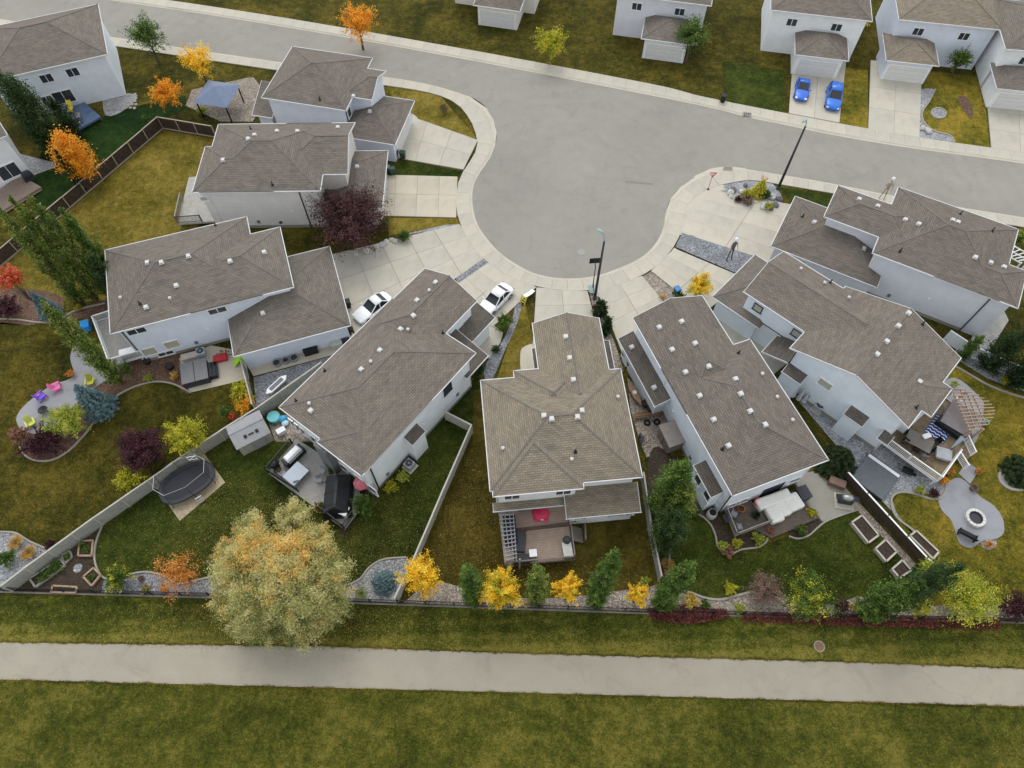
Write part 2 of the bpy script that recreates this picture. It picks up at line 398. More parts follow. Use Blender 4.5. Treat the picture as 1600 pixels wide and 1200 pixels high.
outer = [(-150, 20), (0, 45), (200, 76), (400, 106), (540, 126), (640, 140), (686, 150), (712, 162), (727, 177), (739, 197), (745, 216), (746, 227), (740, 245), (725, 267), (716, 287), (713, 310), (714, 332), (719, 350), (730, 372), (747, 397), (762, 411), (777, 421), (802, 436), (837, 448), (871, 454), (917, 455), (950, 451), (976, 443), (1000, 432), (1017, 424), (1034, 409), (1050, 390), (1061, 371), (1066, 347), (1071, 327), (1081, 312), (1105, 297), (1127, 290), (1172, 282), (1205, 287), (1300, 303), (1400, 322), (1505, 341), (1600, 356), (1760, 382)]
n_in = [(-150, -50), (0, -25), (400, 35), (727, 93), (1020, 150), (1075, 161), (1125, 172), (1175, 185), (1225, 195), (1300, 211), (1412, 230), (1500, 242), (1600, 256), (1760, 280)]
n_out = [(-150, -62), (0, -37), (400, 22), (727, 78), (1020, 133), (1075, 147), (1140, 161), (1222, 177), (1310, 194), (1355, 202), (1435, 216), (1547, 232), (1600, 240), (1760, 264)]
si, so_, ni, no = (spline(x, 8) for x in (inner, outer, n_in, n_out))
road = sheet('road', si + ni[::-1], .034, ASPH, 'grey asphalt street widening into a bulb', 0, 'road')
sheet('path', [(-80, 1003), (500, 1010), (800, 1021), (1300, 1034), (1680, 1048), (1680, 1106), (800, 1082), (-80, 1060)], .03, ASPHP, 'asphalt path along the mown verge', 0, 'path', .03)

def resample(pts, step):
    out = [Vector(pts[0])]; acc = 0
    for a, b in zip(pts[:-1], pts[1:]):
        a, b = Vector(a), Vector(b); L = (b - a).length; t = step - acc
        while t <= L: out.append(a + (b - a) * t / L); t += step
        acc = (acc + L) % step
    return out
def nearest(p, pts):
    best = (1e9, None)
    for a, b in zip(pts[:-1], pts[1:]):
        d = b - a; t = max(0, min(1, (p - a).dot(d) / max(d.length_squared, 1e-9))); q = a + d * t
        best = min(best, ((p - q).length, q), key=lambda e: e[0])
    return best[1]
def sidewalk(inn, out, label):
    I = [G(*p) for p in inn]; O = resample([G(*p) for p in out], 1.75)
    I = resample(I, .3)
    base = MB(); Q = [nearest(p, I) for p in O]; n = len(O)
    base.add([(p.x, p.y, .03) for p in O] + [(p.x, p.y, .03) for p in Q], [(i, n + i, n + i + 1, i + 1) for i in range(n - 1)])
    root = tag(base.obj('sidewalk', CONCD), label, 'sidewalk', None, 'structure')
    kb = MB()
    for i in range(n - 1):
        prof = [(-.01, .030), (.10, .05), (.155, .135), (.2, .145)]
        for (t0, z0), (t1, z1) in zip(prof[:-1], prof[1:]):
            a, b = Q[i].lerp(O[i], t0), Q[i + 1].lerp(O[i + 1], t0); c, d = Q[i + 1].lerp(O[i + 1], t1), Q[i].lerp(O[i], t1)
            kb.add([(a.x, a.y, z0), (b.x, b.y, z0), (c.x, c.y, z1), (d.x, d.y, z1)], [(0, 1, 2, 3)])
    kb.obj('kerb', CONC, root)
    for i in range(n - 1):
        a, b, c, d = Q[i].lerp(O[i], .2), Q[i + 1].lerp(O[i + 1], .2), O[i + 1], O[i]
        ctr = (a + b + c + d) / 4; g = .012
        pp = []
        for p in (a, b, c, d):
            v = ctr - p; pp.append((p + v.normalized() * g - ctr))
        MB().prism([(q.x, q.y) for q in pp], .02, .145).obj('panel', CONC, root, loc=(ctr.x, ctr.y, random.uniform(-.004, .004)))
sidewalk(si, so_, 'pale concrete sidewalk curving round the bulb')
sidewalk(ni, no, 'pale concrete sidewalk along the far side of the street')

def bil(q, s, t):
    a, b, c, d = q; return a * (1 - s) * (1 - t) + b * s * (1 - t) + c * s * t + d * (1 - s) * t
def driveway(label, quad, us, vs_, mat=CONC, top=.132):
    q = [G(*p) for p in quad]
    m = MB(); m.add([(p.x, p.y, .02) for p in (q if (q[1] - q[0]).cross(q[3] - q[0]).z > 0 else q[::-1])], [(0, 1, 2, 3)])
    root = tag(m.obj('driveway', CONCD), label, 'driveway', None, 'structure')
    for i in range(len(us) - 1):
        for j in range(len(vs_) - 1):
            c4 = [bil(q, us[i], vs_[j]), bil(q, us[i + 1], vs_[j]), bil(q, us[i + 1], vs_[j + 1]), bil(q, us[i], vs_[j + 1])]
            ctr = sum(c4, Vector()) / 4; pp = [p + (ctr - p).normalized() * .02 - ctr for p in c4]
            MB().prism([(p.x, p.y) for p in pp], .01, top).obj('panel', mat, root, loc=(ctr.x, ctr.y, random.uniform(-.003, .003)))
    return root
th = [0, 1 / 3, 2 / 3, 1]
driveway('concrete driveway of the house at the top left street', [(634, 180), (747, 220), (724, 266), (617, 247)], [0, .3, .65, 1], [0, .5, 1])
driveway('warm concrete driveway beside the purple plum tree', [(598, 274), (715, 277), (713, 341), (594, 338)], [0, .18, .47, .76, 1], [0, .47, 1], CONCW)
driveway('wide concrete driveway with the half hidden white car', [(512, 400), (718, 351), (760, 408), (556, 526)], [0, .2, .4, .6, .8, 1], [0, .33, .66, 1])
driveway('concrete driveway with the white sedan', [(706, 447), (764, 411), (837, 449), (770, 512)], th, [0, .45, 1])
driveway('concrete driveway of the middle house', [(838, 450), (918, 456), (935, 520), (832, 540)], [0, .5, 1], th)
driveway('concrete driveway right of the two cedars', [(932, 454), (1003, 432), (1060, 500), (975, 560)], [0, .5, 1], [0, .25, .5, .75, 1])
driveway('concrete driveway behind the golden round shrub', [(1017, 424), (1053, 389), (1165, 436), (1100, 490)], th, [0, .5, 1])
driveway('broad concrete driveway below the corner rockery', [(1064, 362), (1105, 298), (1262, 325), (1200, 420)], [0, .27, .52, .77, 1], [0, .5, 1])
driveway('concrete driveway with the two blue cars', [(1232, 178), (1311, 193), (1322, 95), (1240, 80)], [0, .5, 1], [0, .3, .6, 1])
driveway('empty concrete driveway across the street', [(1356, 203), (1436, 216), (1440, 105), (1360, 95)], [0, .5, 1], [0, .3, .6, 1])
driveway('concrete driveway at the right end across the street', [(1548, 232), (1640, 246), (1640, 150), (1540, 140)], [0, .5, 1], [0, .3, .6, 1])
sheet('walkway', [(640, 178), (652, 184), (656, 196), (640, 200), (634, 190)], .06, CONC, 'short concrete walk beside the top left driveway', 4, 'walkway', .05)
sheet('walkway', [(742, 520), (760, 500), (786, 520), (782, 535), (765, 560), (742, 560)], .07, CONC, 'concrete walk at the entry under the porch roof', 0, 'walkway', .05)
sheet('walkway', [(813, 553), (818, 543), (832, 538), (838, 545), (840, 585), (816, 585)], .07, CONCW, 'short rounded concrete walk beside the middle house', 4, 'walkway', .05)
sheet('walkway', [(386, 570), (396, 588), (523, 554), (560, 525), (540, 515)], .05, CONCW, 'narrow concrete walk along the garage with pots', 0, 'walkway', .05)
sheet('walkway', [(1110, 490), (1160, 440), (1240, 560), (1190, 600)], .05, CONC, 'narrow concrete walk between the right hand houses', 0, 'walkway', .05)

sheet('driveway_apron', [(1059, 368), (1063, 345), (1067, 326), (1078, 308), (1104, 293), (1128, 286), (1135, 305), (1100, 370)], .118, CONC, 'concrete apron filling the curve of the broad driveway', 0, 'driveway')
sheet('driveway_apron', [(758, 408), (764, 412), (800, 436), (838, 450), (810, 470), (740, 450)], .118, CONC, 'concrete apron in front of the white sedan', 0, 'driveway')
sheet('driveway_apron', [(918, 456), (950, 452), (1003, 434), (990, 450), (945, 470)], .118, CONC, 'concrete apron right of the cedar driveway lamp', 0, 'driveway')
sheet('driveway_apron', [(1017, 426), (1035, 410), (1053, 388), (1075, 400), (1040, 432)], .118, CONC, 'concrete apron of the golden shrub driveway', 0, 'driveway')
sheet('sidewalk_pad', [(1084, 276), (1110, 264), (1133, 260), (1164, 263), (1174, 284), (1128, 292), (1104, 299)], .042, CONC, 'concrete pad where the sidewalk turns the corner', 0, 'sidewalk')
# beds, gravel strips
def bed(px, mat, label, z=.018, sm=4, name='garden_bed'): return sheet(name, px, z, mat, label, sm, 'garden bed')
def edging(px, label, w_=.16, h_=.12, closed=False, sm=6, mat=None):
    p = [G(*q) for q in spline(px, sm, closed)]
    if closed: p.append(p[0])
    m = MB(); n = len(p); prof = [(-.5, 0), (-.42, 1), (.42, 1), (.5, 0)]; v = []
    for i in range(n):
        d = (p[min(n - 1, i + 1)] - p[max(0, i - 1)]).normalized(); nn = Vector((-d.y, d.x, 0))
        for a, b in prof: v.append(p[i] + nn * a * w_ + Vector((0, 0, .002 + b * h_)))
    m.add(v, [(i * 4 + j, (i + 1) * 4 + j, (i + 1) * 4 + j + 1, i * 4 + j + 1) for i in range(n - 1) for j in range(3)])
    m.f = [tuple(reversed(q)) for q in m.f]
    return tag(m.obj('garden_edging', mat or EDGING), label, 'edging', None, 'structure')
bed([(299, 614), (270, 600), (240, 597), (205, 607), (175, 625), (155, 647), (140, 670), (125, 688), (105, 707), (82, 719), (57, 720), (38, 712), (30, 690), (60, 668), (110, 640), (140, 600), (160, 570), (230, 560), (300, 545)], MULCH, 'mulch bed winding along the blue grey house')
edging([(299, 614), (270, 600), (240, 597), (205, 607), (175, 625), (155, 647), (140, 670), (125, 688), (105, 707), (82, 719), (57, 720), (40, 712), (31, 698)], 'curved concrete edging of the winding mulch bed')
sheet('patio', [(117, 538), (110, 560), (115, 588), (82, 602), (55, 620), (33, 640), (26, 658), (40, 675), (75, 675), (110, 640), (150, 605), (170, 590), (160, 565), (140, 545), (128, 534)], .05, STAMP, 'grey stamped patio with coloured chairs', 5, 'patio', .045)
sheet('patio', [(296, 614), (390, 592), (384, 566), (372, 548), (330, 540), (280, 560)], .055, CONCW, 'concrete patio slab under the hot tub', 0, 'patio', .05)
bed([(-30, 505), (40, 495), (100, 490), (160, 470), (185, 470), (170, 490), (110, 500), (70, 505), (30, 508), (-30, 500)], MULCH, 'reddish bed under the poplars', .0185)
bed([(0, 450), (70, 455), (100, 470), (85, 500), (40, 502), (-30, 500), (-30, 452)], MULCH, 'bed under the red crowned tree', .02)
edging([(-30, 500), (20, 499), (60, 504), (88, 502), (120, 485), (165, 474)], 'curved edging of the bed under the poplars')
bed([(396, 590), (401, 640), (505, 580), (530, 553)], GRAVELB, 'blue grey gravel between garage and fence', .02, 0)
bed([(712, 436), (757, 404), (763, 411), (716, 444)], GRAVELB, 'thin gravel strip between two driveways', .14, 0)
bed([(640, 364), (700, 351), (719, 351), (690, 358), (650, 366), (600, 395), (560, 408), (545, 400), (600, 378)], GRAVEL, 'pale gravel band beside the wide driveway', .03, 0)
bed([(600, 376), (640, 366), (662, 362), (652, 370), (620, 378), (560, 402)], MULCH, 'bark bed at the foot of the plum tree', .034, 0)
bed([(806, 476), (816, 470), (806, 510), (790, 545), (770, 592), (760, 600), (757, 575), (772, 550), (788, 528), (800, 500)], GRAVELB, 'grey gravel bed beside the dry grass strip', .022, 3)
bed([(921, 456), (931, 456), (945, 500), (962, 540), (975, 580), (955, 585), (945, 545), (930, 500)], GRAVELT, 'pebble strip with the two cedars', .03, 0)
bed([(996, 437), (1018, 424), (1050, 450), (1075, 470), (1050, 485), (1028, 460)], GRAVELT, 'pebble strip right of the cedar driveway', .03, 0)
bed([(1065, 365), (1055, 387), (1150, 428), (1180, 402)], GRAVELB, 'blue gravel strip under the tall decoration figure', .14, 0)
bed([(1107, 299), (1128, 290), (1172, 283), (1207, 288), (1222, 312), (1210, 332), (1185, 326), (1150, 310)], GRAVEL, 'gravel rockery at the street corner', .06, 3)
bed([(1435, 152), (1438, 190), (1436, 216), (1490, 224), (1484, 212), (1462, 206), (1445, 195), (1440, 178), (1452, 158), (1460, 140), (1440, 140)], GRAVEL, 'dark gravel border across the street', .02, 3)
edging([(1490, 223), (1484, 212), (1462, 206), (1446, 195), (1440, 178), (1452, 158), (1461, 140)], 'pale edging of the gravel border across the street', .2)
bed([(1456, 173), (1467, 169), (1477, 175), (1475, 183), (1465, 185), (1457, 181)], GRAVEL, 'round gravel inset in the far front lawn', .024, 4)
edging([(1456, 173), (1467, 169), (1477, 175), (1475, 183), (1465, 185), (1457, 181)], 'ring edging of the round gravel inset', .2, .12, True)
bed([(1497, 152), (1510, 152), (1520, 170), (1519, 185), (1511, 180), (1502, 168)], MULCH, 'small oval bed in the far front lawn', .024, 4)
bed([(-30, 830), (0, 831), (25, 833), (45, 845), (72, 858), (56, 884), (20, 918), (-30, 922)], GRAVEL, 'gravel bed with ornamental grasses')
edging([(-30, 829), (0, 831), (25, 833), (45, 845), (72, 857)], 'edging of the ornamental grass bed')
bed([(160, 822), (150, 848), (148, 870), (153, 888), (162, 902), (158, 926), (25, 924), (58, 897), (110, 860)], SOIL, 'dark soil vegetable patch in the fence corner', .018, 0)
edging([(160, 822), (151, 846), (148, 868), (152, 888), (163, 903), (185, 905), (210, 896), (232, 894), (255, 899), (278, 912), (310, 906), (335, 900)], 'curved edging in front of the vegetable patch')
bed([(163, 903), (185, 905), (210, 896), (232, 894), (255, 899), (278, 912), (310, 906), (340, 900), (345, 935), (158, 927)], GRAVELB, 'pale gravel bed under the orange tree', .019, 0)
bed([(538, 916), (562, 905), (578, 886), (600, 874), (635, 871), (645, 880), (624, 941), (530, 938)], GRAVEL, 'gravel bed with the small blue spruce', .019, 0)
edging([(538, 916), (562, 905), (578, 886), (600, 874), (635, 871)], 'edging of the blue spruce bed')
bed([(628, 944), (650, 925), (690, 909), (712, 915), (745, 926), (800, 934), (860, 935), (915, 930), (960, 924), (1010, 918), (1032, 912), (1050, 935), (1100, 950), (1020, 957)], GRAVELT, 'pebble bed along the row of yellow trees', .02, 0)
bed([(1060, 925), (1090, 932), (1120, 936), (1150, 930), (1180, 926), (1230, 935), (1300, 945), (1340, 932), (1370, 935), (1420, 945), (1560, 948), (1640, 950), (1640, 972), (1020, 957)], GRAVELT, 'planting bed along the right hand fence', .0225, 0)
edging([(1062, 924), (1078, 926), (1100, 934), (1125, 937), (1150, 931), (1172, 926), (1186, 929)], 'wavy edging of the right hand planting bed', .22)
bed([(1072, 795), (1095, 805), (1112, 820), (1118, 838), (1122, 855), (1140, 868), (1160, 858), (1190, 852), (1197, 838), (1190, 820), (1150, 840), (1115, 800), (1085, 760)], SOIL, 'dark flower bed around the low deck', .02)
edging([(1072, 797), (1095, 806), (1110, 820), (1118, 838), (1122, 855), (1138, 867), (1158, 859), (1185, 855), (1198, 845), (1199, 832)], 'curved edging of the bed around the low deck')
edging([(1045, 830), (1047, 850), (1045, 880), (1040, 895)], 'short edging beside the dark poplar bed')
bed([(1020, 700), (1060, 720), (1085, 770), (1050, 830), (1045, 890), (1030, 900), (1012, 770)], SOIL, 'dark bed under the poplars beside the fence', .0215)
bed([(1232, 838), (1245, 842), (1262, 838), (1275, 828), (1283, 812), (1270, 808), (1240, 825)], SOIL, 'small flower bed at the right end of the low deck', .02)
edging([(1232, 838), (1247, 842), (1263, 837), (1276, 826), (1290, 815), (1315, 805), (1340, 797)], 'curved edging at the right end of the low deck')
sheet('patio', [(1235, 740), (1290, 735), (1320, 760), (1345, 795), (1315, 806), (1285, 815), (1262, 790)], .03, EDGING, 'worn gravel patio beside the low deck', 0, 'patio', .025)
bed([(1316, 757), (1330, 772), (1432, 882), (1424, 888), (1325, 782), (1312, 762)], GRAVELT, 'pebble strip along the dark fence', .021, 0)
bed([(1225, 600), (1310, 700), (1330, 735), (1395, 800), (1440, 850), (1470, 870), (1430, 840), (1400, 800), (1392, 775), (1405, 768), (1440, 770), (1470, 775), (1480, 750), (1400, 700), (1330, 650), (1260, 570)], GRAVEL, 'grey gravel side yard of the right hand house', .0195, 0)
bed([(1480, 560), (1500, 565), (1540, 590), (1590, 610), (1640, 625), (1640, 600), (1560, 565), (1500, 540)], GRAVEL, 'gravel border along the pale fence', .018, 0)
edging([(1480, 568), (1500, 577), (1540, 600), (1580, 616), (1640, 632)], 'edging of the border along the pale fence', .2)
sheet('patio', [(1466, 770), (1490, 748), (1508, 752), (1530, 775), (1552, 790), (1566, 810), (1568, 832), (1556, 842), (1535, 845), (1518, 856), (1500, 850), (1492, 830), (1485, 812), (1470, 795)], .05, STAMP, 'grey stamped patio with the round fire pit', 5, 'patio', .045)
sheet('patio', [(1497, 740), (1510, 722), (1529, 735), (1515, 757)], .09, STAMP, 'square grey landing at the foot of the deck steps', 0, 'patio', .08)
bed([(1532, 848), (1540, 843), (1556, 845), (1555, 855), (1545, 859), (1535, 856)], GRAVELT, 'small pale bed beside the fire pit patio', .03)
edging([(1440, 845), (1425, 828), (1400, 808), (1392, 785), (1397, 773), (1410, 769), (1430, 772), (1455, 780), (1470, 777), (1478, 765), (1476, 750)], 'curved edging of the gravel side yard', .22)
bed([(1560, 740), (1575, 728), (1610, 722), (1630, 740), (1620, 765), (1580, 764)], GRAVEL, 'round gravel bed under the right pine', .02)
edging([(1562, 735), (1561, 748), (1568, 758), (1582, 765), (1605, 765), (1625, 758)], 'edging under the right pine', .25)
sheet('patio', [(1490, 590), (1530, 620), (1537, 640), (1525, 690), (1500, 700), (1470, 690), (1460, 620)], .02, STAMP, 'curved concrete patio beneath the wooden pergola', 4, 'patio')
bed([(980, 590), (1035, 640), (1060, 700), (1010, 715), (1000, 690), (985, 640)], GRAVELT, 'yellowed gravel side yard with the plastic shed', .0205, 0)
sheet('patio', [(244, 762), (281, 814), (352, 754), (317, 706)], .03, plain('sand_pad', (.42, .345, .235), .95, .14, 1.2, .4, 30), 'square sand pad under the trampoline', 0, 'pad', .026)
bed([(455, 645), (500, 690), (430, 690), (420, 660)], GRAVELT, 'bare sandy ground beside the shed', .019, 0)
bed([(545, 745), (600, 715), (620, 725), (585, 765), (560, 790), (545, 830), (530, 835)], SOIL, 'dark bed round the corner of the white house', .0205, 3)
bed([(165, 149), (215, 149), (190, 175), (165, 180)], GRAVEL, 'round flagstone garden by the blue deck', .02, 3)
bed([(290, 165), (345, 190), (395, 190), (420, 150), (395, 120), (300, 140)], GRAVELT, 'paved yard under the blue gazebo', .02, 0)
bed([(30, 240), (88, 255), (85, 262), (50, 275)], GRAVEL, 'gravel strip behind the white house corner', .02, 0)
# tyre mark on the asphalt and manholes
m = MB(); p, q = G(977, 284), G(1020, 288); m.beam((p.x, p.y, .036), (q.x, q.y, .036), .35, .006)
tag(m.obj('tar_patch', plain('tar', S(128, 122, 112), .8, .1)), 'dark tar strip on the asphalt bulb', 'tar patch', None, 'structure')
def manhole(u, v, r, label, mat, sq=False):
    p = G(u, v); t = thing('manhole_cover', label, 'manhole', (p.x, p.y, .13 if sq else .036))
    if sq:
        MB().box((0, 0, .012), (2 * r, 1.3 * r, .03), -.2).obj('frame', CONCD, t)
        for i in range(4): MB().box((-r * .6 + i * r * .4, 0, .03), (r * .18, r, .02), -.2).obj('bar', mat, t)
    else:
        MB().lathe([(r * 1.25, 0), (r * 1.25, .012), (r, .014)], n=20).obj('ring', CONCD, t)
        MB().lathe([(r, .016), (r * .5, .022), (0.001, .022)], n=20).obj('lid', mat, t)
manhole(1167, 180, .55, 'rusty drain grate in the far sidewalk', DKGREY, True)
manhole(1137, 265, .55, 'brown drain grate in the sidewalk by the rockery', plain('rust', (.2, .12, .07), .9), True)
manhole(1280, 1010, .36, 'round brick coloured manhole in the verge', plain('rust', (.2, .12, .07), .9))
manhole(908, 394, .4, 'grey manhole near the lower edge of the bulb', plain('iron_lid', S(150, 148, 146), .8))
# ================================================================== houses
SH1 = shingle_mat('shingle_brown', (.198, .172, .149), 1)
SH2 = shingle_mat('shingle_grey_brown', (.190, .169, .149), 5)
SH3 = shingle_mat('shingle_tan', (.248, .215, .169), 9)
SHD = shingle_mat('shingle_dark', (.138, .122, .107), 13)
TRIM = plain('painted_trim', (.62, .63, .64), .55, .1, 1.5, .05)
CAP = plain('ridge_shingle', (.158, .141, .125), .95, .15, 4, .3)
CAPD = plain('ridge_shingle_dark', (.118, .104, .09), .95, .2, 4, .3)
VENTM = plain('roof_vent_grey', (.55, .54, .53), .6, .08)
PIPE = plain('vent_pipe_black', (.02, .02, .022), .6)
BLUEGREY = siding_mat('siding_blue_grey', (.66, .715, .82))
PALEBLUE = siding_mat('siding_pale_blue', (.74, .80, .86))
WHITES = siding_mat('siding_white', (.79, .82, .85))
BEIGE = siding_mat('siding_beige_grey', (.72, .68, .64))
GREYS = siding_mat('siding_grey', (.67, .685, .74))
DOORM = plain('garage_door_panel', (.62, .62, .62), .5, .05)
ALLH = []
class House:
    def __init__(s, name, label, px, yaw, wall, shingle, z=6.0, cap=None, cat='house', group=None):
        p = G(*px, z); s.yaw = R(yaw); s.o = Vector((p.x, p.y, 0)); s.wall = wall; s.sh = shingle; s.cap = cap or CAP
        s.root = thing(name, label, cat, s.o, s.yaw, group); s.B = []; s.C = []; ALLH.append(s); s.inv = Matrix.Rotation(-s.yaw, 3, 'Z')
        s.cam = s.inv @ (Vector((0, 0, CAMZ)) - s.o)
    def lp(s, u, v, z): return s.inv @ (G(u, v, z) - s.o)
    def rect(s, pts, z):
        q = [s.lp(*p, z) for p in pts]
        return min(p.x for p in q), max(p.x for p in q), min(p.y for p in q), max(p.y for p in q)
    def hz(s, b, x, y):
        x0, x1, y0, y1 = b['r']
        if not (x0 <= x <= x1 and y0 <= y <= y1): return -1
        if b['ridge'] == 'x':
            h = min(y - y0, y1 - y)
            if b['ends'][0] == 'h': h = min(h, x - x0)
            if b['ends'][1] == 'h': h = min(h, x1 - x)
        elif b['ridge'] == 'y':
            h = min(x - x0, x1 - x)
            if b['ends'][0] == 'h': h = min(h, y - y0)
            if b['ends'][1] == 'h': h = min(h, y1 - y)
        else: h = {'x+': x - x0, 'x-': x1 - x, 'y+': y - y0, 'y-': y1 - y}[b['ridge']]
        return b['z'] + h * b['p']
    def roofz(s, x, y): return max([s.hz(b, x, y) for b in s.B] or [-1])
    def block(s, r, z, ridge='x', ends='hh', p=.4, oh=.45, wall=True, base=0, mat=None, gutter=True):
        x0, x1, y0, y1 = r; b = dict(r=r, z=z, ridge=ridge, ends=ends, p=p, oh=oh); s.B.append(b); mat = mat or s.sh
        C = [Vector((x0, y0, z)), Vector((x1, y0, z)), Vector((x1, y1, z)), Vector((x0, y1, z))]
        faces = []; eaves = []; rakes = []; caps = []
        if ridge in 'xy':
            W = (y1 - y0) if ridge == 'x' else (x1 - x0); L = (x1 - x0) if ridge == 'x' else (y1 - y0); hh = W / 2; h = hh * p
            i0 = hh if ends[0] == 'h' else 0; i1 = hh if ends[1] == 'h' else 0
            if i0 + i1 > L:
                k = L / (i0 + i1); i0 *= k; i1 *= k
            if ridge == 'x': r0, r1 = Vector((x0 + i0, (y0 + y1) / 2, z + h)), Vector((x1 - i1, (y0 + y1) / 2, z + h)); Q = C
            else: r0, r1 = Vector(((x0 + x1) / 2, y0 + i0, z + h)), Vector(((x0 + x1) / 2, y1 - i1, z + h)); Q = [C[1], C[2], C[3], C[0]]
            a, bb, c, d = Q
            flat = (r1 - r0).length < .02
            faces += [[a, bb, r1] if flat else [a, bb, r1, r0], [c, d, r0] if flat else [c, d, r0, r1]]; eaves += [(a, bb), (c, d)]
            if not flat: caps.append((r0, r1))
            for e, (p_, q_), rr in ((ends[0], (d, a), r0), (ends[1], (bb, c), r1)):
                if e == 'h': faces.append([p_, q_, rr]); eaves.append((p_, q_)); caps += [(p_, rr), (q_, rr)]
                else: rakes += [(p_, rr), (rr, q_)]
        else:
            run = (x1 - x0) if ridge[0] == 'x' else (y1 - y0); up = Vector((0, 0, run * p))
            k = {'y-': 0, 'x+': 1, 'y+': 2, 'x-': 3}[ridge]        # which corner pair is low: y+ means rising towards +y
            low = {'y+': (0, 1), 'x-': (1, 2), 'y-': (2, 3), 'x+': (3, 0)}[ridge]; hi = [(low[1] + 1) % 4, (low[1] + 2) % 4]
            f = [C[low[0]], C[low[1]], C[hi[0]] + up, C[hi[1]] + up]; faces.append(f); eaves.append((f[0], f[1])); rakes += [(f[1], f[2]), (f[3], f[0])]
        # roof skin with uv along the courses
        m = MB(); uvs = []; dz = Vector((0, 0, -.14))
        for f in faces:
            n = (f[1] - f[0]).cross(f[2] - f[0]).normalized(); e = Vector((0, 0, 1)).cross(n).normalized(); sl = n.cross(e)
            m.add(f, [tuple(range(len(f)))]); uvs += [(q.dot(e), q.dot(sl)) for q in f]
            m.add([q + dz for q in f], [tuple(reversed(range(len(f))))]); uvs += [(q.dot(e), q.dot(sl)) for q in reversed(f)]
        for a_, b_ in eaves + rakes:
            m.add([a_, a_ + dz, b_ + dz, b_], [(0, 1, 2, 3)]); uvs += [(0, 0), (0, .1), (1, .1), (1, 0)]
        o = m.obj('roof', mat, s.root)
        uv = o.data.uv_layers.new(name='UVMap'); uv.data.foreach_set('uv', [c for q in uvs for c in q])
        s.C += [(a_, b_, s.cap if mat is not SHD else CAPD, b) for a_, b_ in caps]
        if gutter:
            for a_, b_ in eaves:
                d = (b_ - a_).normalized(); nn = Vector((d.y, -d.x, 0))
                m = MB(); m.beam(a_ + nn * .05 + Vector((0, 0, -.055)) - d * .07, b_ + nn * .05 + Vector((0, 0, -.055)) + d * .07, .075, .11)
                m.obj('gutter', TRIM, s.root)
            if rakes:
                for a_, b_ in rakes: MB().beam(a_ + Vector((0, 0, -.07)), b_ + Vector((0, 0, -.07)), .05, .19).obj('rake_board', TRIM, s.root)
        if wall:
            m = MB(); X0, X1, Y0, Y1 = x0 + oh, x1 - oh, y0 + oh, y1 - oh
            if ridge not in 'xy': # lean-to: keep the high side against the house
                if ridge == 'x+': X1 = x1
                if ridge == 'x-': X0 = x0
                if ridge == 'y+': Y1 = y1
                if ridge == 'y-': Y0 = y0
            b['w'] = (X0, X1, Y0, Y1)
            m.prism([(X0, Y0), (X1, Y0), (X1, Y1), (X0, Y1)], base, z - .1)
            if ridge in 'xy':
                for i, e in enumerate(ends):
                    if e == 'g':
                        if ridge == 'x':
                            X = (X0, X1)[i]; t = .1 * (1 if i == 0 else -1); hh_ = (Y1 - Y0) / 2 * p + oh * p - .16
                            T = [(X, Y0, z - .1), (X, Y1, z - .1), (X, (Y0 + Y1) / 2, z + hh_)]; T2 = [(a_ + t, q, c) for a_, q, c in T]
                        else:
                            Y = (Y0, Y1)[i]; t = .1 * (1 if i == 0 else -1); hh_ = (X1 - X0) / 2 * p + oh * p - .16
                            T = [(X0, Y, z - .1), (X1, Y, z - .1), ((X0 + X1) / 2, Y, z + hh_)]; T2 = [(a_, q + t, c) for a_, q, c in T]
                        m.add(T + T2, [(0, 1, 2), (5, 4, 3), (0, 3, 4, 1), (1, 4, 5, 2), (2, 5, 3, 0)])
            m.obj('wall', s.wall, s.root)
        return b
    def hit_roof(s, u, v):
        d = s.inv @ ray(u, v); lo = None
        t = (CAMZ - 12) / -d.z; t1 = CAMZ / -d.z
        while t < t1:
            p = s.cam + d * t; z = s.roofz(p.x, p.y)
            if z > 0 and p.z <= z: return Vector((p.x, p.y, z))
            t += .03
        return None
    def vents(s, *px):
        for u, v in px:
            p = s.hit_roof(u, v)
            if not p: continue
            m = MB(); m.box((0, 0, .03), (.44, .44, .06)); m.box((0, 0, .12), (.29, .29, .14)); m.box((0, 0, .2), (.36, .36, .05))
            m.obj('roof_vent', VENTM, s.root, loc=p)
    def pipes(s, *px):
        for u, v in px:
            p = s.hit_roof(u, v)
            if p: m = MB(); m.tube((0, 0, -.1), (0, 0, .5), .06, .06, 8); m.lathe([(.2, -.05), (.07, .12)], n=10); m.obj('vent_pipe', PIPE, s.root, loc=p)
    def caps(s, *px):
        for u, v in px:
            p = s.hit_roof(u, v)
            if p: m = MB(); m.tube((0, 0, -.1), (0, 0, .25), .08, .08, 8); m.lathe([(.15, .25), (.15, .33), (.01, .4)], n=10); m.obj('flue_cap', VENTM, s.root, loc=p)
    def wallhit(s, u, v, b, side):
        d = s.inv @ ray(u, v); X0, X1, Y0, Y1 = b['w']
        ax, val = {'S': (1, Y0), 'N': (1, Y1), 'W': (0, X0), 'E': (0, X1)}[side]
        return s.cam + d * ((val - s.cam[ax]) / d[ax])
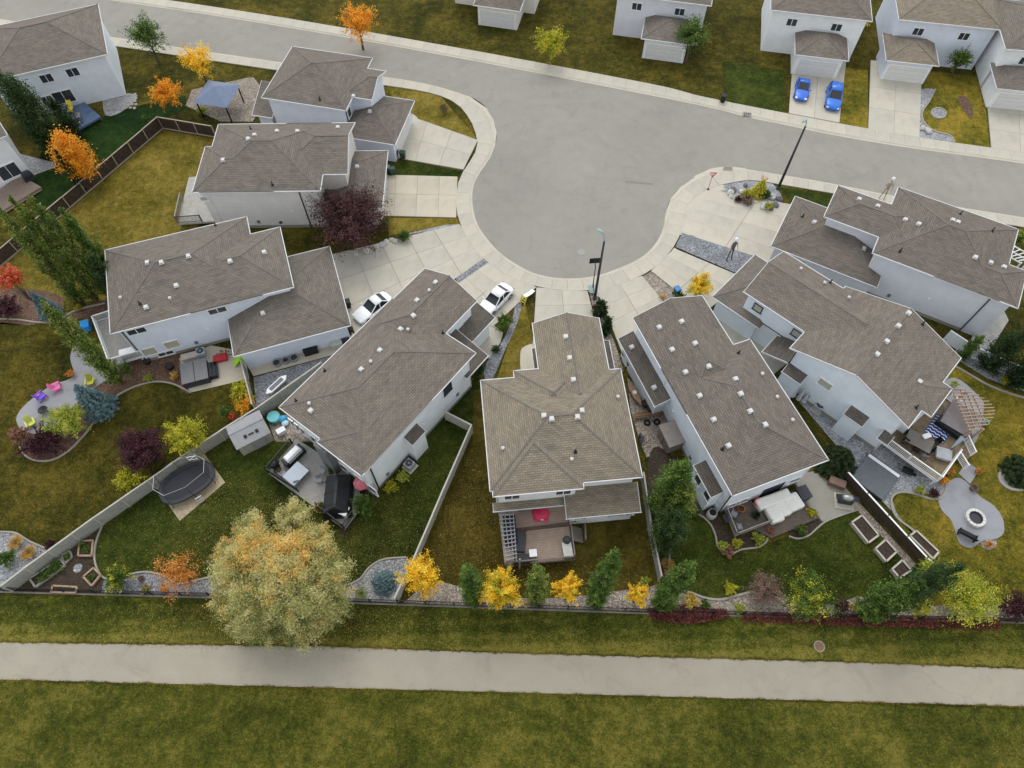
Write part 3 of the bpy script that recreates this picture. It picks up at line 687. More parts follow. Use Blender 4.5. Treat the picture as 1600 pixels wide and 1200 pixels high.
    def window(s, u, v, b, side, w_=1.2, h_=1.1, split=2, pane=None, frame=None, zc=None):
        p = s.wallhit(u, v, b, side)
        if zc is not None: p.z = zc
        rz = {'S': 0, 'N': math.pi, 'W': -math.pi / 2, 'E': math.pi / 2}[side]
        f = MB(); t = .09
        f.box((0, -.03, h_ / 2 - t / 2), (w_, .1, t)); f.box((0, -.045, -h_ / 2 + t / 2), (w_ + .1, .13, t))
        f.box((-w_ / 2 + t / 2, -.03, 0), (t, .1, h_ - 2 * t)); f.box((w_ / 2 - t / 2, -.03, 0), (t, .1, h_ - 2 * t))
        for i in range(1, split): f.box((-w_ / 2 + w_ * i / split, -.03, 0), (.06, .09, h_ - 2 * t))
        fo = f.obj('window', frame or WHITE, s.root, loc=p, rz=rz)
        for i in range(split):
            pw = w_ / split
            MB().box((-w_ / 2 + pw * (i + .5), -.012, 0), (pw - .05, .03, h_ - 2 * t)).obj('pane', (pane or GLASS) if i % 2 == 0 or pane is None else (GLASS if pane is None else pane), fo)
        return fo
    def down(s, x, y, z=5.8, mat=None):
        m = MB(); m.box((x, y, z / 2), (.1, .1, z)); m.obj('downspout', mat or BLACK, s.root)
    def lbox(s, name, mat, c, d, rz=0, bevel=0): return MB().box(c, d, rz).obj(name, mat, s.root, bevel=bevel)
    def garage_door(s, b, side, w_=4.8, off=0):
        X0, X1, Y0, Y1 = b['w']
        c = {'S': ((X0 + X1) / 2 + off, Y0, 0), 'N': ((X0 + X1) / 2 + off, Y1, math.pi), 'W': (X0, (Y0 + Y1) / 2 + off, -math.pi / 2), 'E': (X1, (Y0 + Y1) / 2 + off, math.pi / 2)}[side]
        f = MB(); f.box((0, -.03, 2.25), (w_ + .3, .1, .15)); f.box((-w_ / 2 - .08, -.03, 1.1), (.15, .1, 2.2)); f.box((w_ / 2 + .08, -.03, 1.1), (.15, .1, 2.2))
        d = f.obj('garage_door', WHITE, s.root, loc=(c[0], c[1], .08), rz=c[2])
        for i in range(4): MB().box((0, -.02, .28 + i * .54), (w_ - .02, .06, .52)).obj('panel', DOORM, d)

# ---- blue grey house, left
A = House('house', 'blue grey house with wide roof and corner deck beside the hot tub', (178, 519.5), 18.6, BLUEGREY, SH2)
Am = A.block((-.3, 13.6, 0, 10.5), 6); A2 = A.block((7, 16.6, 0.003, 8), 6)
Ag = A.block(A.rect([(372, 554), (547.5, 508), (512, 386), (355, 492)], 3.2), 3.2)
A.vents((231, 411), (253, 411), (295, 401), (360, 409), (413, 395), (276, 447), (229, 481), (411, 490)); A.caps((190, 467), (267, 468)); A.pipes((219, 475), (337, 353))
for u, v, z in ((215, 519, 4.9), (341, 487, 4.9)): A.window(u, v, Am, 'S', 1.8, .9, 2, zc=z)
A.window(233, 549, Am, 'S', 1.5, 1.25, 1, BLINDS); A.window(269, 538, Am, 'S', 1.5, 1.25, 1, BLINDS)
A.window(268, 563, Am, 'S', 1.6, .7, 2, zc=.55); A.garage_door(Ag, 'E', 5.0)
A.down(.42, .42, 5.85, DKGREY)
# ---- white house, centre left
B = House('house', 'long white house with grey fireplace bump and deck behind the willow', (428.75, 643.75), 53, WHITES, SH1)
Bm = B.block((.6, 15.2, -10.1, 0), 6, 'x', 'hh', .36); Bs = B.block((.2, 9, -10.08, -5.0), 6, 'x', 'hh', .36)
Bf = B.block((11, 19.9, -6.55, -.1), 6, 'x', 'hg', .42)
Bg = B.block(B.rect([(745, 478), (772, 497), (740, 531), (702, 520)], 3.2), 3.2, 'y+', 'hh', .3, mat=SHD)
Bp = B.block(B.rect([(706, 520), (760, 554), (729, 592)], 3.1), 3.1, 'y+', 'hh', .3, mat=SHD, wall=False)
B.vents((681, 442), (652, 470), (646, 494), (626, 515), (594, 548), (565, 578), (486, 642)); B.caps((671, 456), (638, 517), (580, 567), (484, 632)); B.pipes((692, 521), (508, 580), (463, 627))
B.window(699, 607, Bm, 'S', 1.1, 1.5, 1, frame=DKGREY)
bx = B.rect([(632, 687), (651, 663), (661, 672), (642, 693)], 3.6); wy = Bm['w'][2]
Bb = B.block((bx[0], bx[1], wy - .95, wy), 3.5, 'y+', 'hh', .45, oh=.06, mat=SHD)
for u, v in ((472, 685), (482, 695), (492, 705), (505, 712)): B.window(u, v, Bm, 'W', .8, 1.5, 1, zc=1.6)
for u, v in ((533, 722), (555, 735), (574, 747)): B.window(u, v, Bs, 'W', 1.1, 1.4, 1, zc=1.7)
B.window(480, 690, Bm, 'W', 1.6, 1.3, 2, zc=4.6); B.window(548, 730, Bs, 'W', 1.4, 1.3, 2, zc=4.6)
B.lbox('chimney_chase', MIDGREY, (Bs['w'][0] - .25, -5.2, 2.6), (.9, 1.5, 5.2)); B.down(Bm['w'][0] + .3, wy - .05, 5.85)
B.lbox('front_door', DKGREY, (14.0, Bm['w'][2] + 3.4, 1.1), (.1, .95, 2.1))
B.lbox('wall_panel', WHITES, (17.2, Bf['w'][2] - .02, 4.6), (1.9, .06, 1.9))
# ---- middle house
C = House('house', 'middle house with tan hip roof and pergola deck', (771, 775), 5.5, WHITES, SH3)
Cm = C.block((-.2, 12.3, .5, 10.9), 6, 'x', 'hh', .42); Cb = C.block((0, 7.35, -.02, 9), 6, 'y', 'hh', .42)
Cf = C.block((5.05, 11.25, 5, 16.6), 6, 'y', 'hg', .42); Cs = C.block((2.8, 9, 5, 11.6), 6.003, 'x', 'hh', .42)
cl = C.rect([(885, 809), (1005, 799)], 3); yl = cl[2]
Cr = C.block((cl[0], cl[1] - .2, yl, Cm['w'][2] + .02), 3.0, 'y+', 'hh', .34); Cr2 = C.block((C.lp(771, 799, 3).x, cl[0] + .05, C.lp(771, 799, 3).y, Cb['w'][2] + .02), 3.0, 'y+', 'hh', .34, wall=False)
C.block((C.lp(829, 527, 3.2).x, Cf['w'][0], 12.3, 15.6), 3.2, 'x+', 'hh', .4, wall=False, mat=SHD); C.block((Cf['w'][1], C.lp(943, 520, 3.2).x + .35, 11.2, 15.8), 3.2, 'x-', 'hh', .4, wall=False, mat=SHD)
C.vents((884, 527), (890, 560), (896, 594), (850, 650), (862, 655), (902, 652), (909, 642)); C.caps((786, 702), (893, 719), (965, 622)); C.pipes((899, 706))
C.window(965, 814, Cr, 'S', 2.4, 1.1, 3, zc=1.7); C.window(905, 817, Cr, 'S', 1.2, 1.1, 2, zc=1.7); C.window(800, 778, Cb, 'S', 1.4, 1.2, 2, zc=4.4); C.window(880, 770, Cb, 'S', 1.4, 1.2, 2, zc=4.4)
C.lbox('patio_door', GLASS, (3.2, Cb['w'][2] - .03, 1.9), (2.2, .08, 2.0)); C.garage_door(Cf, 'N', 4.6)
# ---- long house right of the middle
SH4 = shingle_mat('shingle_umber', (.180, .157, .138), 21)
D = House('house', 'long house with brown roof and cream covered sofa on its deck', (1145, 774), 20.5, PALEBLUE, SH4)
Dm = D.block((0, 9, 0, 12.8), 6, 'y', 'hh', .36); Df = D.block((0.003, 7.25, 8, 18.8), 6, 'y', 'hg', .36)
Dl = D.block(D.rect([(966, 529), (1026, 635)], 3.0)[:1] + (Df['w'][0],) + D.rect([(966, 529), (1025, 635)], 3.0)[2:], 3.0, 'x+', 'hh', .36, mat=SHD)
D.vents((1030, 512), (1065, 503), (1050, 547), (1086, 537), (1071, 582), (1107, 573), (1093, 619), (1157, 616), (1172, 643), (1115, 656), (1195, 664), (1138, 697), (987, 543), (1022, 606), (1149, 593))
D.caps((1190, 586), (1213, 622), (1237, 658)); D.pipes((1154, 552), (1129, 702))
r = D.rect([(1091, 724), (1101, 721), (1129, 772), (1117, 777)], 3.4)
Db = D.block((Dm['w'][0] - 1.05, Dm['w'][0], r[2] + .1, r[3]), 3.3, 'x+', 'hh', .35, oh=.05, mat=SHD)
for u, v in ((1091, 750), (1105, 774)): D.window(u, v, Db, 'W', .95, 1.35, 1)
for u, v in ((1146, 788), (1159, 783), (1241, 750)): D.window(u, v, Dm, 'S', 1.25, 1.0, 1)
D.lbox('patio_door', GLASS, (5.6, Dm['w'][2] - .03, 1.25), (2.2, .08, 2.0)); D.lbox('door_frame', WHITE, (5.6, Dm['w'][2] - .015, 1.3), (2.45, .05, 2.2)); D.down(Dm['w'][0] + .05, Dm['w'][2] - .06, 5.8)
D.garage_door(Df, 'N', 4.8)
# ---- pale blue gabled house, right
E = House('house', 'pale blue house with big side gable and pergola deck', (1235, 544), -43.7, PALEBLUE, SH1)
er = E.rect([(1235, 544), (1422, 670), (1322, 447), (1490, 552)], 6)
Em = E.block((0, 11.7, 0, 9.75), 6, 'y', 'gg', .33)
ew = E.rect([(1171, 455), (1257, 520), (1225, 392)], 6); Ew = E.block((ew[0], 7, ew[2] + .15, ew[3] - .1), 6, 'x', 'gh', .40)
eg = E.rect([(1117, 466), (1180, 398)], 3.1); E_g = E.block((eg[0], ew[0] + 3.0, eg[2], eg[3]), 3.1, 'x', 'hh', .36, mat=SH2)
E_s = E.block((eg[0] + 2.5, 1.0, E.lp(1215, 522, 3.1).y, ew[2] + .62), 3.1, 'y+', 'hh', .36, mat=SHD, wall=False)
rp = E.rect([(1191, 550), (1235, 565), (1247, 527)], 3.0); E_p = E.block((rp[0], Em['w'][0] + .02, rp[2], rp[3]), 3.0, 'x+', 'hh', .34, mat=SHD, wall=False)
E.vents((1370, 554), (1385, 534), (1403, 510), (1419, 490), (1436, 597)); E.caps((1250, 422), (1287, 444), (1325, 467)); E.pipes((1441, 507), (1431, 637), (1297, 442))
E.window(1289, 600, Em, 'S', 1.4, 1.1, 1, BLINDS)
E.window(1189, 472, Ew, 'S', 1.0, 1.0, 1, BLINDS, frame=DKGREY, zc=4.55); E.window(1249, 514, Ew, 'S', 1.0, 1.0, 1, BLINDS, frame=DKGREY, zc=4.55)
Y = Em['w'][2]
for pts, ze in (([(1230, 571), (1260, 590)], 3.2), ([(1327, 636), (1356, 656)], 3.2)):
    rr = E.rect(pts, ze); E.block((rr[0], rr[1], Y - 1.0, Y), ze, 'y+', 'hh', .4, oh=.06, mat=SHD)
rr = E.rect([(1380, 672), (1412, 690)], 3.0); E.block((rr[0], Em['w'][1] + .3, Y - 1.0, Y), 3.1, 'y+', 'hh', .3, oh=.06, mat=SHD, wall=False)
rn = E.rect([(1434, 640), (1470, 600)], 6); E.block((8.0, 12.6, 2.4, 6.2), 6.0, 'x', 'hh', .33)
E.down(Em['w'][0] + .1, Y - .06, 5.8, DKGREY); E.lbox('patio_door', GLASS, (Em['w'][1] + .02, 3.4, 2.2), (.08, 2.2, 2.1)); E.lbox('patio_door', GLASS, (Em['w'][1] + .02, 7.4, 2.2), (.08, 1.4, 1.6))
# ---- grey house, right top
F = House('house', 'grey house at the right edge with stepped brown hip roofs', (1364, 395), -29.3, GREYS, SH4)
fm = F.rect([(1364, 395), (1400, 292), (1570, 351)], 6)
Fm = F.block((0, 12.0, 0, fm[3]), 6, 'x', 'hh', .38); F2 = F.block((6, 13.7, 0.003, F.lp(1591, 419, 6).y), 6, 'x', 'hh', .38)
fs = F.rect([(1310, 290), (1291, 339), (1372, 369)], 6); Fs = F.block((fs[0], 3, fs[2], fs[3]), 6.0, 'x', 'hh', .36)
fg = F.rect([(1242, 309), (1295, 326), (1210, 386), (1357, 429)], 3.1); Fg = F.block((fg[0], 2, fg[2], fg[3]), 3.1, 'x', 'hh', .36)
F.vents((1342, 312), (1371, 323), (1414, 344), (1435, 351), (1488, 345), (1496, 348), (1523, 403), (1547, 411), (1568, 418), (1272, 348), (1349, 389)); F.pipes((1406, 393), (1500, 335), (1550, 361), (1254, 339))
F.down(Fm['w'][1] - .1, Fm['w'][2] - .06, 5.8, DKGREY); F.garage_door(Fg, 'W', 5.0)
# ---- beige grey house, upper left
Gh = House('house', 'beige grey house behind the purple plum tree', (307.5, 300), 1, BEIGE, SH2)
Gm = Gh.block((.3, 12.9, .0, 10.4), 6, 'x', 'hh', .42); G1 = Gh.block((-.45, 8, 0.003, 6.8), 6, 'x', 'hh', .42); G2 = Gh.block((8, 15.6, 2.4, 10.403), 6, 'x', 'hg', .42); Gm['r'] = Gm['r']
gg = Gh.rect([(556, 236), (604, 236), (598, 312)], 3.1); Gg = Gh.block((gg[0] - 2.2, gg[1], gg[2] - 1.2, gg[3]), 3.1, 'y', 'hh', .36)
Gh.block((10.9, gg[0] + .2, gg[2] + .4, 3.0), 3.0, 'y+', 'hh', .34, mat=SHD, wall=False)
Gh.vents((349, 251), (388, 218), (398, 212), (433, 206), (465, 206), (528, 200), (558, 261)); Gh.pipes((392, 202), (426, 289))
Gh.window(320, 312, Gm, 'S', .9, .7, 1, BLINDS, zc=4.6); Gh.lbox('dryer_hood', DKGREY, (7.3, Gm['w'][2] - .1, .9), (.3, .2, .2)); Gh.garage_door(Gg, 'E', 4.9); Gh.down(10.5, Gm['w'][2] - .06)
# ---- house behind it, at the top edge of the photograph
Hh = House('house', 'blue grey house cut by the top edge beside the gazebo', (409, 152), -12.6, BLUEGREY, SH2)
Hm = Hh.block((0, 10.2, 0, 9.6), 6, 'x', 'hh', .4); hg = Hh.rect([(640, 159), (617, 226), (554, 216)], 3.1)
Hg = Hh.block((8.5, hg[1], hg[2], hg[3] + .3), 3.1, 'x', 'hh', .4); hl = Hh.rect([(394, 179), (422, 183)], 3.1)
Hl = Hh.block((hl[0], hl[1] + .3, hl[2], hl[2] + 4.2), 3.1, 'y+', 'hh', .4)
Hx = Hh.block((9.0, 12.6, 2.4, 7.6), 6.0, 'x', 'hg', .4)
Hh.vents((557, 171), (578, 175)); Hh.pipes((500, 156)); Hh.garage_door(Hg, 'E', 4.9); Hh.window(543, 166, Hm, 'E', 1.0, 1.3, 1, zc=4.4)
Hh.window(450, 160, Hm, 'S', 1.2, .9, 2, zc=1.2); Hh.down(10.0, .38, 5.8)
# ---- neighbours partly in view or just outside the frame
def neighbour(label, px, yaw, wall, sh, w_, d_, gx, gw, gd, front='N', z=6.0):
    h = House('house', label, px, yaw, wall, sh); m_ = h.block((0, w_, 0, d_), 6, 'x' if w_ > d_ else 'y', 'hh', .4)
    if front == 'N': g = h.block((gx, gx + gw, d_ - 1.5, d_ + gd), 3.1, 'y', 'hh', .38); h.garage_door(g, 'N', 4.8)
    else: g = h.block((gx, gx + gw, -gd, 1.5), 3.1, 'y', 'hh', .38); h.garage_door(g, 'S', 4.8)
    for t in (.25, .5, .75): q = h.root.matrix_world
    for x in (.3, .55, .8):
        p = Vector((w_ * x, d_ * .5, 0)); zz = h.roofz(p.x, p.y - .6)
        m = MB(); m.box((0, 0, .03), (.5, .5, .06)); m.box((0, 0, .12), (.34, .34, .14)); m.box((0, 0, .2), (.42, .42, .05)); m.obj('roof_vent', VENTM, h.root, loc=(p.x, p.y - .6, zz))
    for x in (.25, .7):
        h.window(800, 600, m_, 'S', 1.4, 1.1, 2, zc=4.4).location = (w_ * x, m_['w'][2], 4.4)
    return h, m_
def corner_house(label, gpx, yaw, wall, sh, left, right, deep):       # gpx: foot of the south wall
    h = House('house', label, gpx, yaw, wall, sh, 0.0); m_ = h.block((-left, right, -.45, deep), 6, 'x', 'hh', .4)
    return h, m_
I_, Im = corner_house('white house at the left edge with a sliding patio door', (52, 274), 38, WHITES, SH2, 12.5, .45, 10)
I_.window(9, 262, Im, 'S', 2.3, 1.9, 2, zc=1.7); 
J_, Jm = corner_house('pale house with a blue deck at the top left edge', (95, 173), 22, PALEBLUE, SH2, 5.5, 8.5, 10.5)
J_.window(104, 158, Jm, 'S', 2.4, 1.8, 2, zc=1.7); J_.window(80, 165, Jm, 'S', 1.4, 1.4, 2, zc=1.7); J_.window(78, 130, Jm, 'S', 1.5, 1.2, 2, zc=4.5); J_.window(118, 120, Jm, 'S', 1.5, 1.2, 2, zc=4.5)
K1, _ = neighbour('brown roofed house beyond the two blue cars', (1205, 15), -11, WHITES, SH1, 12.5, 10.5, 4, 6.6, 4.2, 'S')
K2, _ = neighbour('brown roofed house at the end of the empty far driveway', (1405, 30), -10, BLUEGREY, SH3, 12.5, 10.5, -.6, 6.4, 4.2, 'S')
K3, _ = neighbour('house with a white garage door at the top right corner', (1572, 76), -9, WHITES, SH2, 13, 10.5, .0, 6.6, 3.6, 'S')
K4, _ = neighbour('grey house across the street above the bulb', (960, -10), -12, GREYS, SH2, 12.5, 10.5, 4.5, 6.4, 4.2, 'S')
K5, _ = neighbour('beige house across the street at the far left of the bulb', (700, -60), -13, BEIGE, SH1, 12.5, 10.5, 4.5, 6.4, 4.2, 'S')

# ---- small service fittings on the walls
def fit(hs, b, side, t, z, size, mat, name):
    X0, X1, Y0, Y1 = b['w']; c = {'S': (X0 + (X1 - X0) * t, Y0), 'N': (X0 + (X1 - X0) * t, Y1), 'W': (X0, Y0 + (Y1 - Y0) * t), 'E': (X1, Y0 + (Y1 - Y0) * t)}[side]
    MB().box((c[0], c[1], z), size if side in 'SN' else (size[1], size[0], size[2])).obj(name, mat, hs.root)
for hs, b, side, ts in ((A, Am, 'S', (.42, .55)), (B, Bm, 'S', (.12, .5, .85)), (D, Dm, 'W', (.45, .8)), (E, Em, 'S', (.3, .62)), (F, Fm, 'S', (.3, .6)), (Gh, Gm, 'S', (.35, .7)), (Hh, Hm, 'S', (.5,)), (C, Cr, 'S', (.08,))):
    for i, t_ in enumerate(ts): fit(hs, b, side, t_, (1.0, 2.6, 1.4)[i % 3], (.3, .18, .4) if i % 2 == 0 else (.22, .16, .2), MIDGREY if i % 2 == 0 else WHITE, 'meter_box' if i % 2 == 0 else 'vent_hood')
for hs, b, side in ((A, Am, 'S'), (B, Bm, 'S'), (E, Em, 'S'), (F, Fm, 'S'), (Gh, Gm, 'S'), (D, Dm, 'S'), (D, Dm, 'W')):
    X0, X1, Y0, Y1 = b['w']; k_ = 2 * .03
    fit(hs, b, side, .5, .2, ((X1 - X0 if side in 'SN' else Y1 - Y0) - .1, .05, .4), CONCD, 'foundation'); 
    fit(hs, b, side, .006, 2.9, (.12, .07, 5.7), TRIM, 'corner_trim'); fit(hs, b, side, .994, 2.9, (.12, .07, 5.7), TRIM, 'corner_trim')

for hs in ALLH:                                     # ridge caps only where a ridge or hip really comes to the surface
    for a_, b_, mt_, own in hs.C:
        n_ = max(2, int((b_ - a_).length / .35)); run = None
        for i in range(n_ + 1):
            p = a_.lerp(b_, (i + .5) / n_) if i < n_ else None
            vis = p is not None and all(hs.hz(o, p.x, p.y) < p.z - .015 for o in hs.B if o is not own)
            if vis and run is None: run = i
            if not vis and run is not None:
                MB().beam(a_.lerp(b_, run / n_) + Vector((0, 0, .012)), a_.lerp(b_, i / n_) + Vector((0, 0, .012)), .14, .025).obj('ridge_cap', mt_, hs.root); run = None
# ================================================================== fences
def fence(name, label, px, h, board, rail, post, step=2.4, bw=.15, cap=True, kick=False, gap=.014):
    P = [G(*p) for p in px]; root = thing(name, label, 'fence', P[0])
    o = P[0]; L = [p - o for p in P]
    for si_, (a, b) in enumerate(zip(L[:-1], L[1:])):
        n = max(1, round((b - a).length / step)); d = (b - a) / n; u = d.normalized(); nn = Vector((-u.y, u.x, 0))
        for i in range(n):
            p, q = a + d * i, a + d * (i + 1)
            hh = h + random.uniform(-.02, .02)
            MB().box((0, 0, (hh + .06) / 2), (.11, .11, hh + .06)).obj('post', post, root, loc=p, rz=math.atan2(u.y, u.x))
            m = MB(); k = max(1, int((d.length - .12) / (bw + gap))); w_ = (d.length - .12) / k
            for j in range(k):
                c = p + u * (.06 + w_ * (j + .5)); m.box((c.x - p.x, c.y - p.y, hh / 2 + .02), (w_ - gap, .022 + .012 * (j % 2), hh - .1 + random.uniform(-.012, .012)), math.atan2(u.y, u.x))
            m.obj('panel', board, root, loc=p)
            if cap: MB().beam((0, 0, 0), q - p, .14, .045).obj('top_rail', rail, root, loc=p + Vector((0, 0, hh + .01)))
            if kick: MB().beam((0, 0, 0), q - p, .07, .16).obj('kick_board', rail, root, loc=p + Vector((0, 0, .1)) + nn * -.03)
    MB().box((0, 0, (h + .06) / 2), (.11, .11, h + .06)).obj('post', post, root, loc=L[-1])
    return root
TANW = plain('tan_cap_rail', (.34, .285, .215), .85, .15)
fence('board_fence', 'dark brown board fence round the golden lawn', [(-40, 452), (0, 418), (110, 325), (255, 201), (338, 215)], 1.75, DARKWOOD, TANW, TANW, kick=True)
GF = plain('grey_fence_board', (.30, .305, .28), .8, .14, 1.2, .25)
GFR = plain('grey_fence_rail', (.42, .40, .345), .8, .1)
fence('board_fence', 'long pale grey fence from the gravel to the vegetable patch', [(508, 581), (413, 649), (321, 708), (244, 763), (162, 820), (57, 897), (22, 924)], 1.8, GF, GFR, GFR)
fence('board_fence', 'short fence between the hot tub patio and the gravel', [(385, 578), (402, 644)], 1.7, GF, GFR, GFR, 2.0)
VF = plain('cream_fence', (.47, .455, .40), .7, .08, 2, .15)
fence('board_fence', 'cream fence with a gate between white house and brownish lawn', [(697, 656), (738, 677), (694, 778), (650, 882), (621, 942)], 1.75, VF, VF, VF)
fence('board_fence', 'cream grey fence beside the dark poplars', [(1001, 750), (1012, 828), (1028, 908)], 1.75, GF, GFR, GFR)
fence('board_fence', 'dark stained fence with white top rail by the planter boxes', [(1314, 748), (1375, 815), (1434, 880), (1447, 893)], 1.6, DARKWOOD, WHITE, DARKWOOD, 2.2)
fence('board_fence', 'pale blue vinyl fence under the dark conifers', [(1472, 532), (1508, 556), (1560, 580), (1640, 612)], 1.75, VINYL, VINYL, VINYL, 2.2)
def iron(label, px):
    P = [G(*p) for p in px]; root = thing('iron_fence', label, 'fence', P[0]); o = P[0]
    for a, b in zip(P[:-1], P[1:]):
        n = max(1, round((b - a).length / 2.4)); d = (b - a) / n; u = d.normalized()
        for i in range(n):
            p = a - o + d * i
            MB().box((0, 0, .65), (.08, .08, 1.3)).obj('post', BLACK, root, loc=p)
            m = MB()
            for z in (.15, 1.15): m.beam((0, 0, z), d + Vector((0, 0, z)), .05, .05)
            for j in range(1, 18): c = d * j / 18; m.box((c.x, c.y, .65), (.022, .022, 1.15))
            tag(m.obj('panel', BLACK, root, loc=p), kind='stuff')
iron('low black iron fence along the mown verge', [(-40, 922), (150, 927), (330, 932), (622, 943), (1020, 957), (1300, 964), (1660, 973)])
m = MB()
for p, q in zip([(-40, 924), (330, 934), (622, 945), (1020, 959)], [(330, 934), (622, 945), (1020, 959), (1660, 975)]):
    a, b = G(*p), G(*q); m.beam((a.x, a.y, .06), (b.x, b.y, .05), .14, .1)
tag(m.obj('mow_strip', plain('mow_strip_concrete', (.17, .155, .13), .9, .2)), 'concrete mow strip under the iron fence', 'edging', None, 'structure')

# ================================================================== decks
def deck(label, px, z, bang, mat, bw=.145, skirt=None, name='deck'):
    P = [G(*p, z) for p in px]; c = sum(P, Vector()) / len(P); c.z = 0
    root = thing(name, label, 'deck', c); poly = [(p.x - c.x, p.y - c.y) for p in P]
    ca, sa = math.cos(bang), math.sin(bang); nx, ny = -sa, ca
    t = [nx * x + ny * y for x, y in poly]; m = MB(); k = min(t)
    while k < max(t):
        q = clip(clip(poly, nx, ny, k + .01), -nx, -ny, -(k + bw - .01))
        if len(q) > 2: m.prism(q, z - .035, z + random.uniform(-.003, .003))
        k += bw
    tag(m.obj('decking', mat, root), kind='stuff')
    n = len(poly)
    for i in range(n):
        a, b = Vector((*poly[i], z - .14)), Vector((*poly[(i + 1) % n], z - .14))
        MB().beam(a, b, .05, .22).obj('rim_board', skirt or mat, root)
        MB().box((poly[i][0] * .96, poly[i][1] * .96, z / 2 - .03), (.12, .12, max(.1, z - .06))).obj('support_post', skirt or mat, root)
    root['zz'] = z
    return root
def rail(root, pa, pb, mat, h=1.0, sep=True, step=.13, bmat=None, z=None, post=True):
    z = root['zz'] if z is None else z; a, b = G(*pa, z) - root.location, G(*pb, z) - root.location
    a.z = b.z = z; d = b - a; n = max(1, int(d.length / step)); rz = math.atan2(d.y, d.x)
    U = Vector((0, 0, 1))
    MB().beam(a + U * h, b + U * h, .1, .05).obj('top_rail', mat, root); MB().beam(a + U * .1, b + U * .1, .05, .05).obj('bottom_rail', mat, root)
    if post:
        for p in (a, b): MB().box((0, 0, h / 2 + .03), (.11, .11, h + .06)).obj('rail_post', mat, root, loc=p, rz=rz)
    proto = None
    if sep:
        for i in range(1, n):
            if proto is None: proto = MB().box((0, 0, h / 2), (.04, .04, h - .1)).obj('baluster', bmat or mat, root); o = proto
            else: o = proto.copy(); COL.objects.link(o)
            o.location = a + d * i / n; o.rotation_euler.z = rz
    else:
        m = MB()
        for i in range(1, n): c = a + d * i / n; m.box((c.x, c.y, z + h / 2), (.03, .03, h - .1), rz)
        tag(m.obj('balusters', bmat or mat, root), kind='stuff')
DK_GREY = plain('deck_grey', (.33, .32, .30), .75, .12, 1.5, .2)
DK_TAUPE = plain('deck_taupe', (.40, .305, .24), .75, .1, 1.5, .2)
DK_BROWN = plain('deck_brown', (.135, .105, .085), .8, .25, 1.8, .3)
DK_GOLD = plain('deck_weathered_gold', (.20, .15, .09), .8, .4, 1.1, .3)
DK_PALE = plain('deck_pale', (.42, .41, .37), .8, .15, 1.5, .2)
DK_BLUE = plain('deck_blue', (.10, .15, .24), .7, .2, 1.5, .2)
dA = deck('grey corner deck with white railing on the blue grey house', [(151, 503), (187, 490), (199, 530), (226, 555), (176, 570)], 1.2, R(18.6 + 90), DK_GREY, skirt=WHITE)
rail(dA, (151, 503), (176, 495), WHITE); rail(dA, (151, 503), (176, 570), WHITE); rail(dA, (176, 570), (226, 556), WHITE)
dB = deck('pale grey deck with black furniture behind the white house', [(419, 738), (463, 686), (556, 744), (566, 790), (538, 826)], .7, R(53 - 90), DK_GREY, skirt=GREYWOOD)
rail(dB, (419, 738), (466, 768), BLACK, 1.0, False); rail(dB, (496, 792), (538, 826), BLACK, 1.0, False); rail(dB, (538, 826), (552, 806), BLACK, 1.0, False); rail(dB, (419, 738), (457, 693), BLACK, 1.0, False)
dC = deck('taupe two level deck with grey pergola behind the middle house', [(779, 800), (884, 789), (897, 874), (789, 884)], .9, R(5.5), DK_TAUPE, skirt=plain('deck_skirt', (.16, .12, .10), .8))
RC = plain('rail_bronze', (.17, .15, .13), .5)
rail(dC, (789, 884), (897, 874), RC, 1.0, False, bmat=BLACK); rail(dC, (897, 874), (891, 826), RC, 1.0, False, bmat=BLACK)
p0, p1 = (G(804, 829, .9) - dC.location), (G(890, 819, .9) - dC.location)
MB().beam(p0 + Vector((0, 0, .06)), p1 + Vector((0, 0, .06)), .3, .14).obj('step_board', plain('deck_step', (.12, .075, .06), .7), dC)
for i in range(4):
    a_, b_ = G(894 + i * 4, 822 + i * 1, .75 - i * .18), G(897 + i * 4, 845 + i * 1, .75 - i * .18)
    MB().beam(a_ - dC.location, b_ - dC.location, .28, .05).obj('stair_tread', RC, dC)
rail(dC, (913, 823), (914, 846), RC, .9, False, z=.3)
dD = deck('low brown plank deck with the cream covered sofa', [(1160, 818), (1190, 795), (1240, 765), (1281, 808), (1206, 840)], .4, R(20.5), DK_BROWN)
dD2 = deck('small raised brown deck with grey chairs at the corner', [(1132, 797), (1172, 780), (1201, 817), (1148, 838)], .55, R(20.5), DK_BROWN)
rail(dD2, (1132, 797), (1148, 838), GREYWOOD, .9, False); rail(dD2, (1148, 838), (1201, 818), GREYWOOD, .9, False)
dE = deck('weathered raised deck with white railing and pergola', [(1370, 684), (1432, 640), (1466, 612), (1500, 640), (1520, 680), (1494, 710), (1464, 752)], 1.3, R(46), DK_GOLD, skirt=WHITE)
rail(dE, (1370, 684), (1417, 719), WHITE); rail(dE, (1417, 719), (1464, 752), WHITE); rail(dE, (1464, 752), (1494, 710), WHITE, .95, False); rail(dE, (1468, 615), (1492, 634), WHITE); rail(dE, (1505, 688), (1516, 712), WHITE, .95)
for i in range(4):
    a_, b_ = G(1491 + i * 3.2, 712 + i * 4.5, 1.1 - i * .26), G(1511 + i * 3.2, 690 + i * 4.5, 1.1 - i * .26)
    MB().beam(a_ - dE.location, b_ - dE.location, .34, .06).obj('stair_tread', DK_GOLD, dE)
rail(dE, (1492, 712), (1505, 733), WHITE, .95, z=.9)
dG = deck('pale rear deck of the beige grey house', [(295, 277), (312, 275), (340, 345), (278, 349), (287, 310)], .7, R(91), DK_PALE)
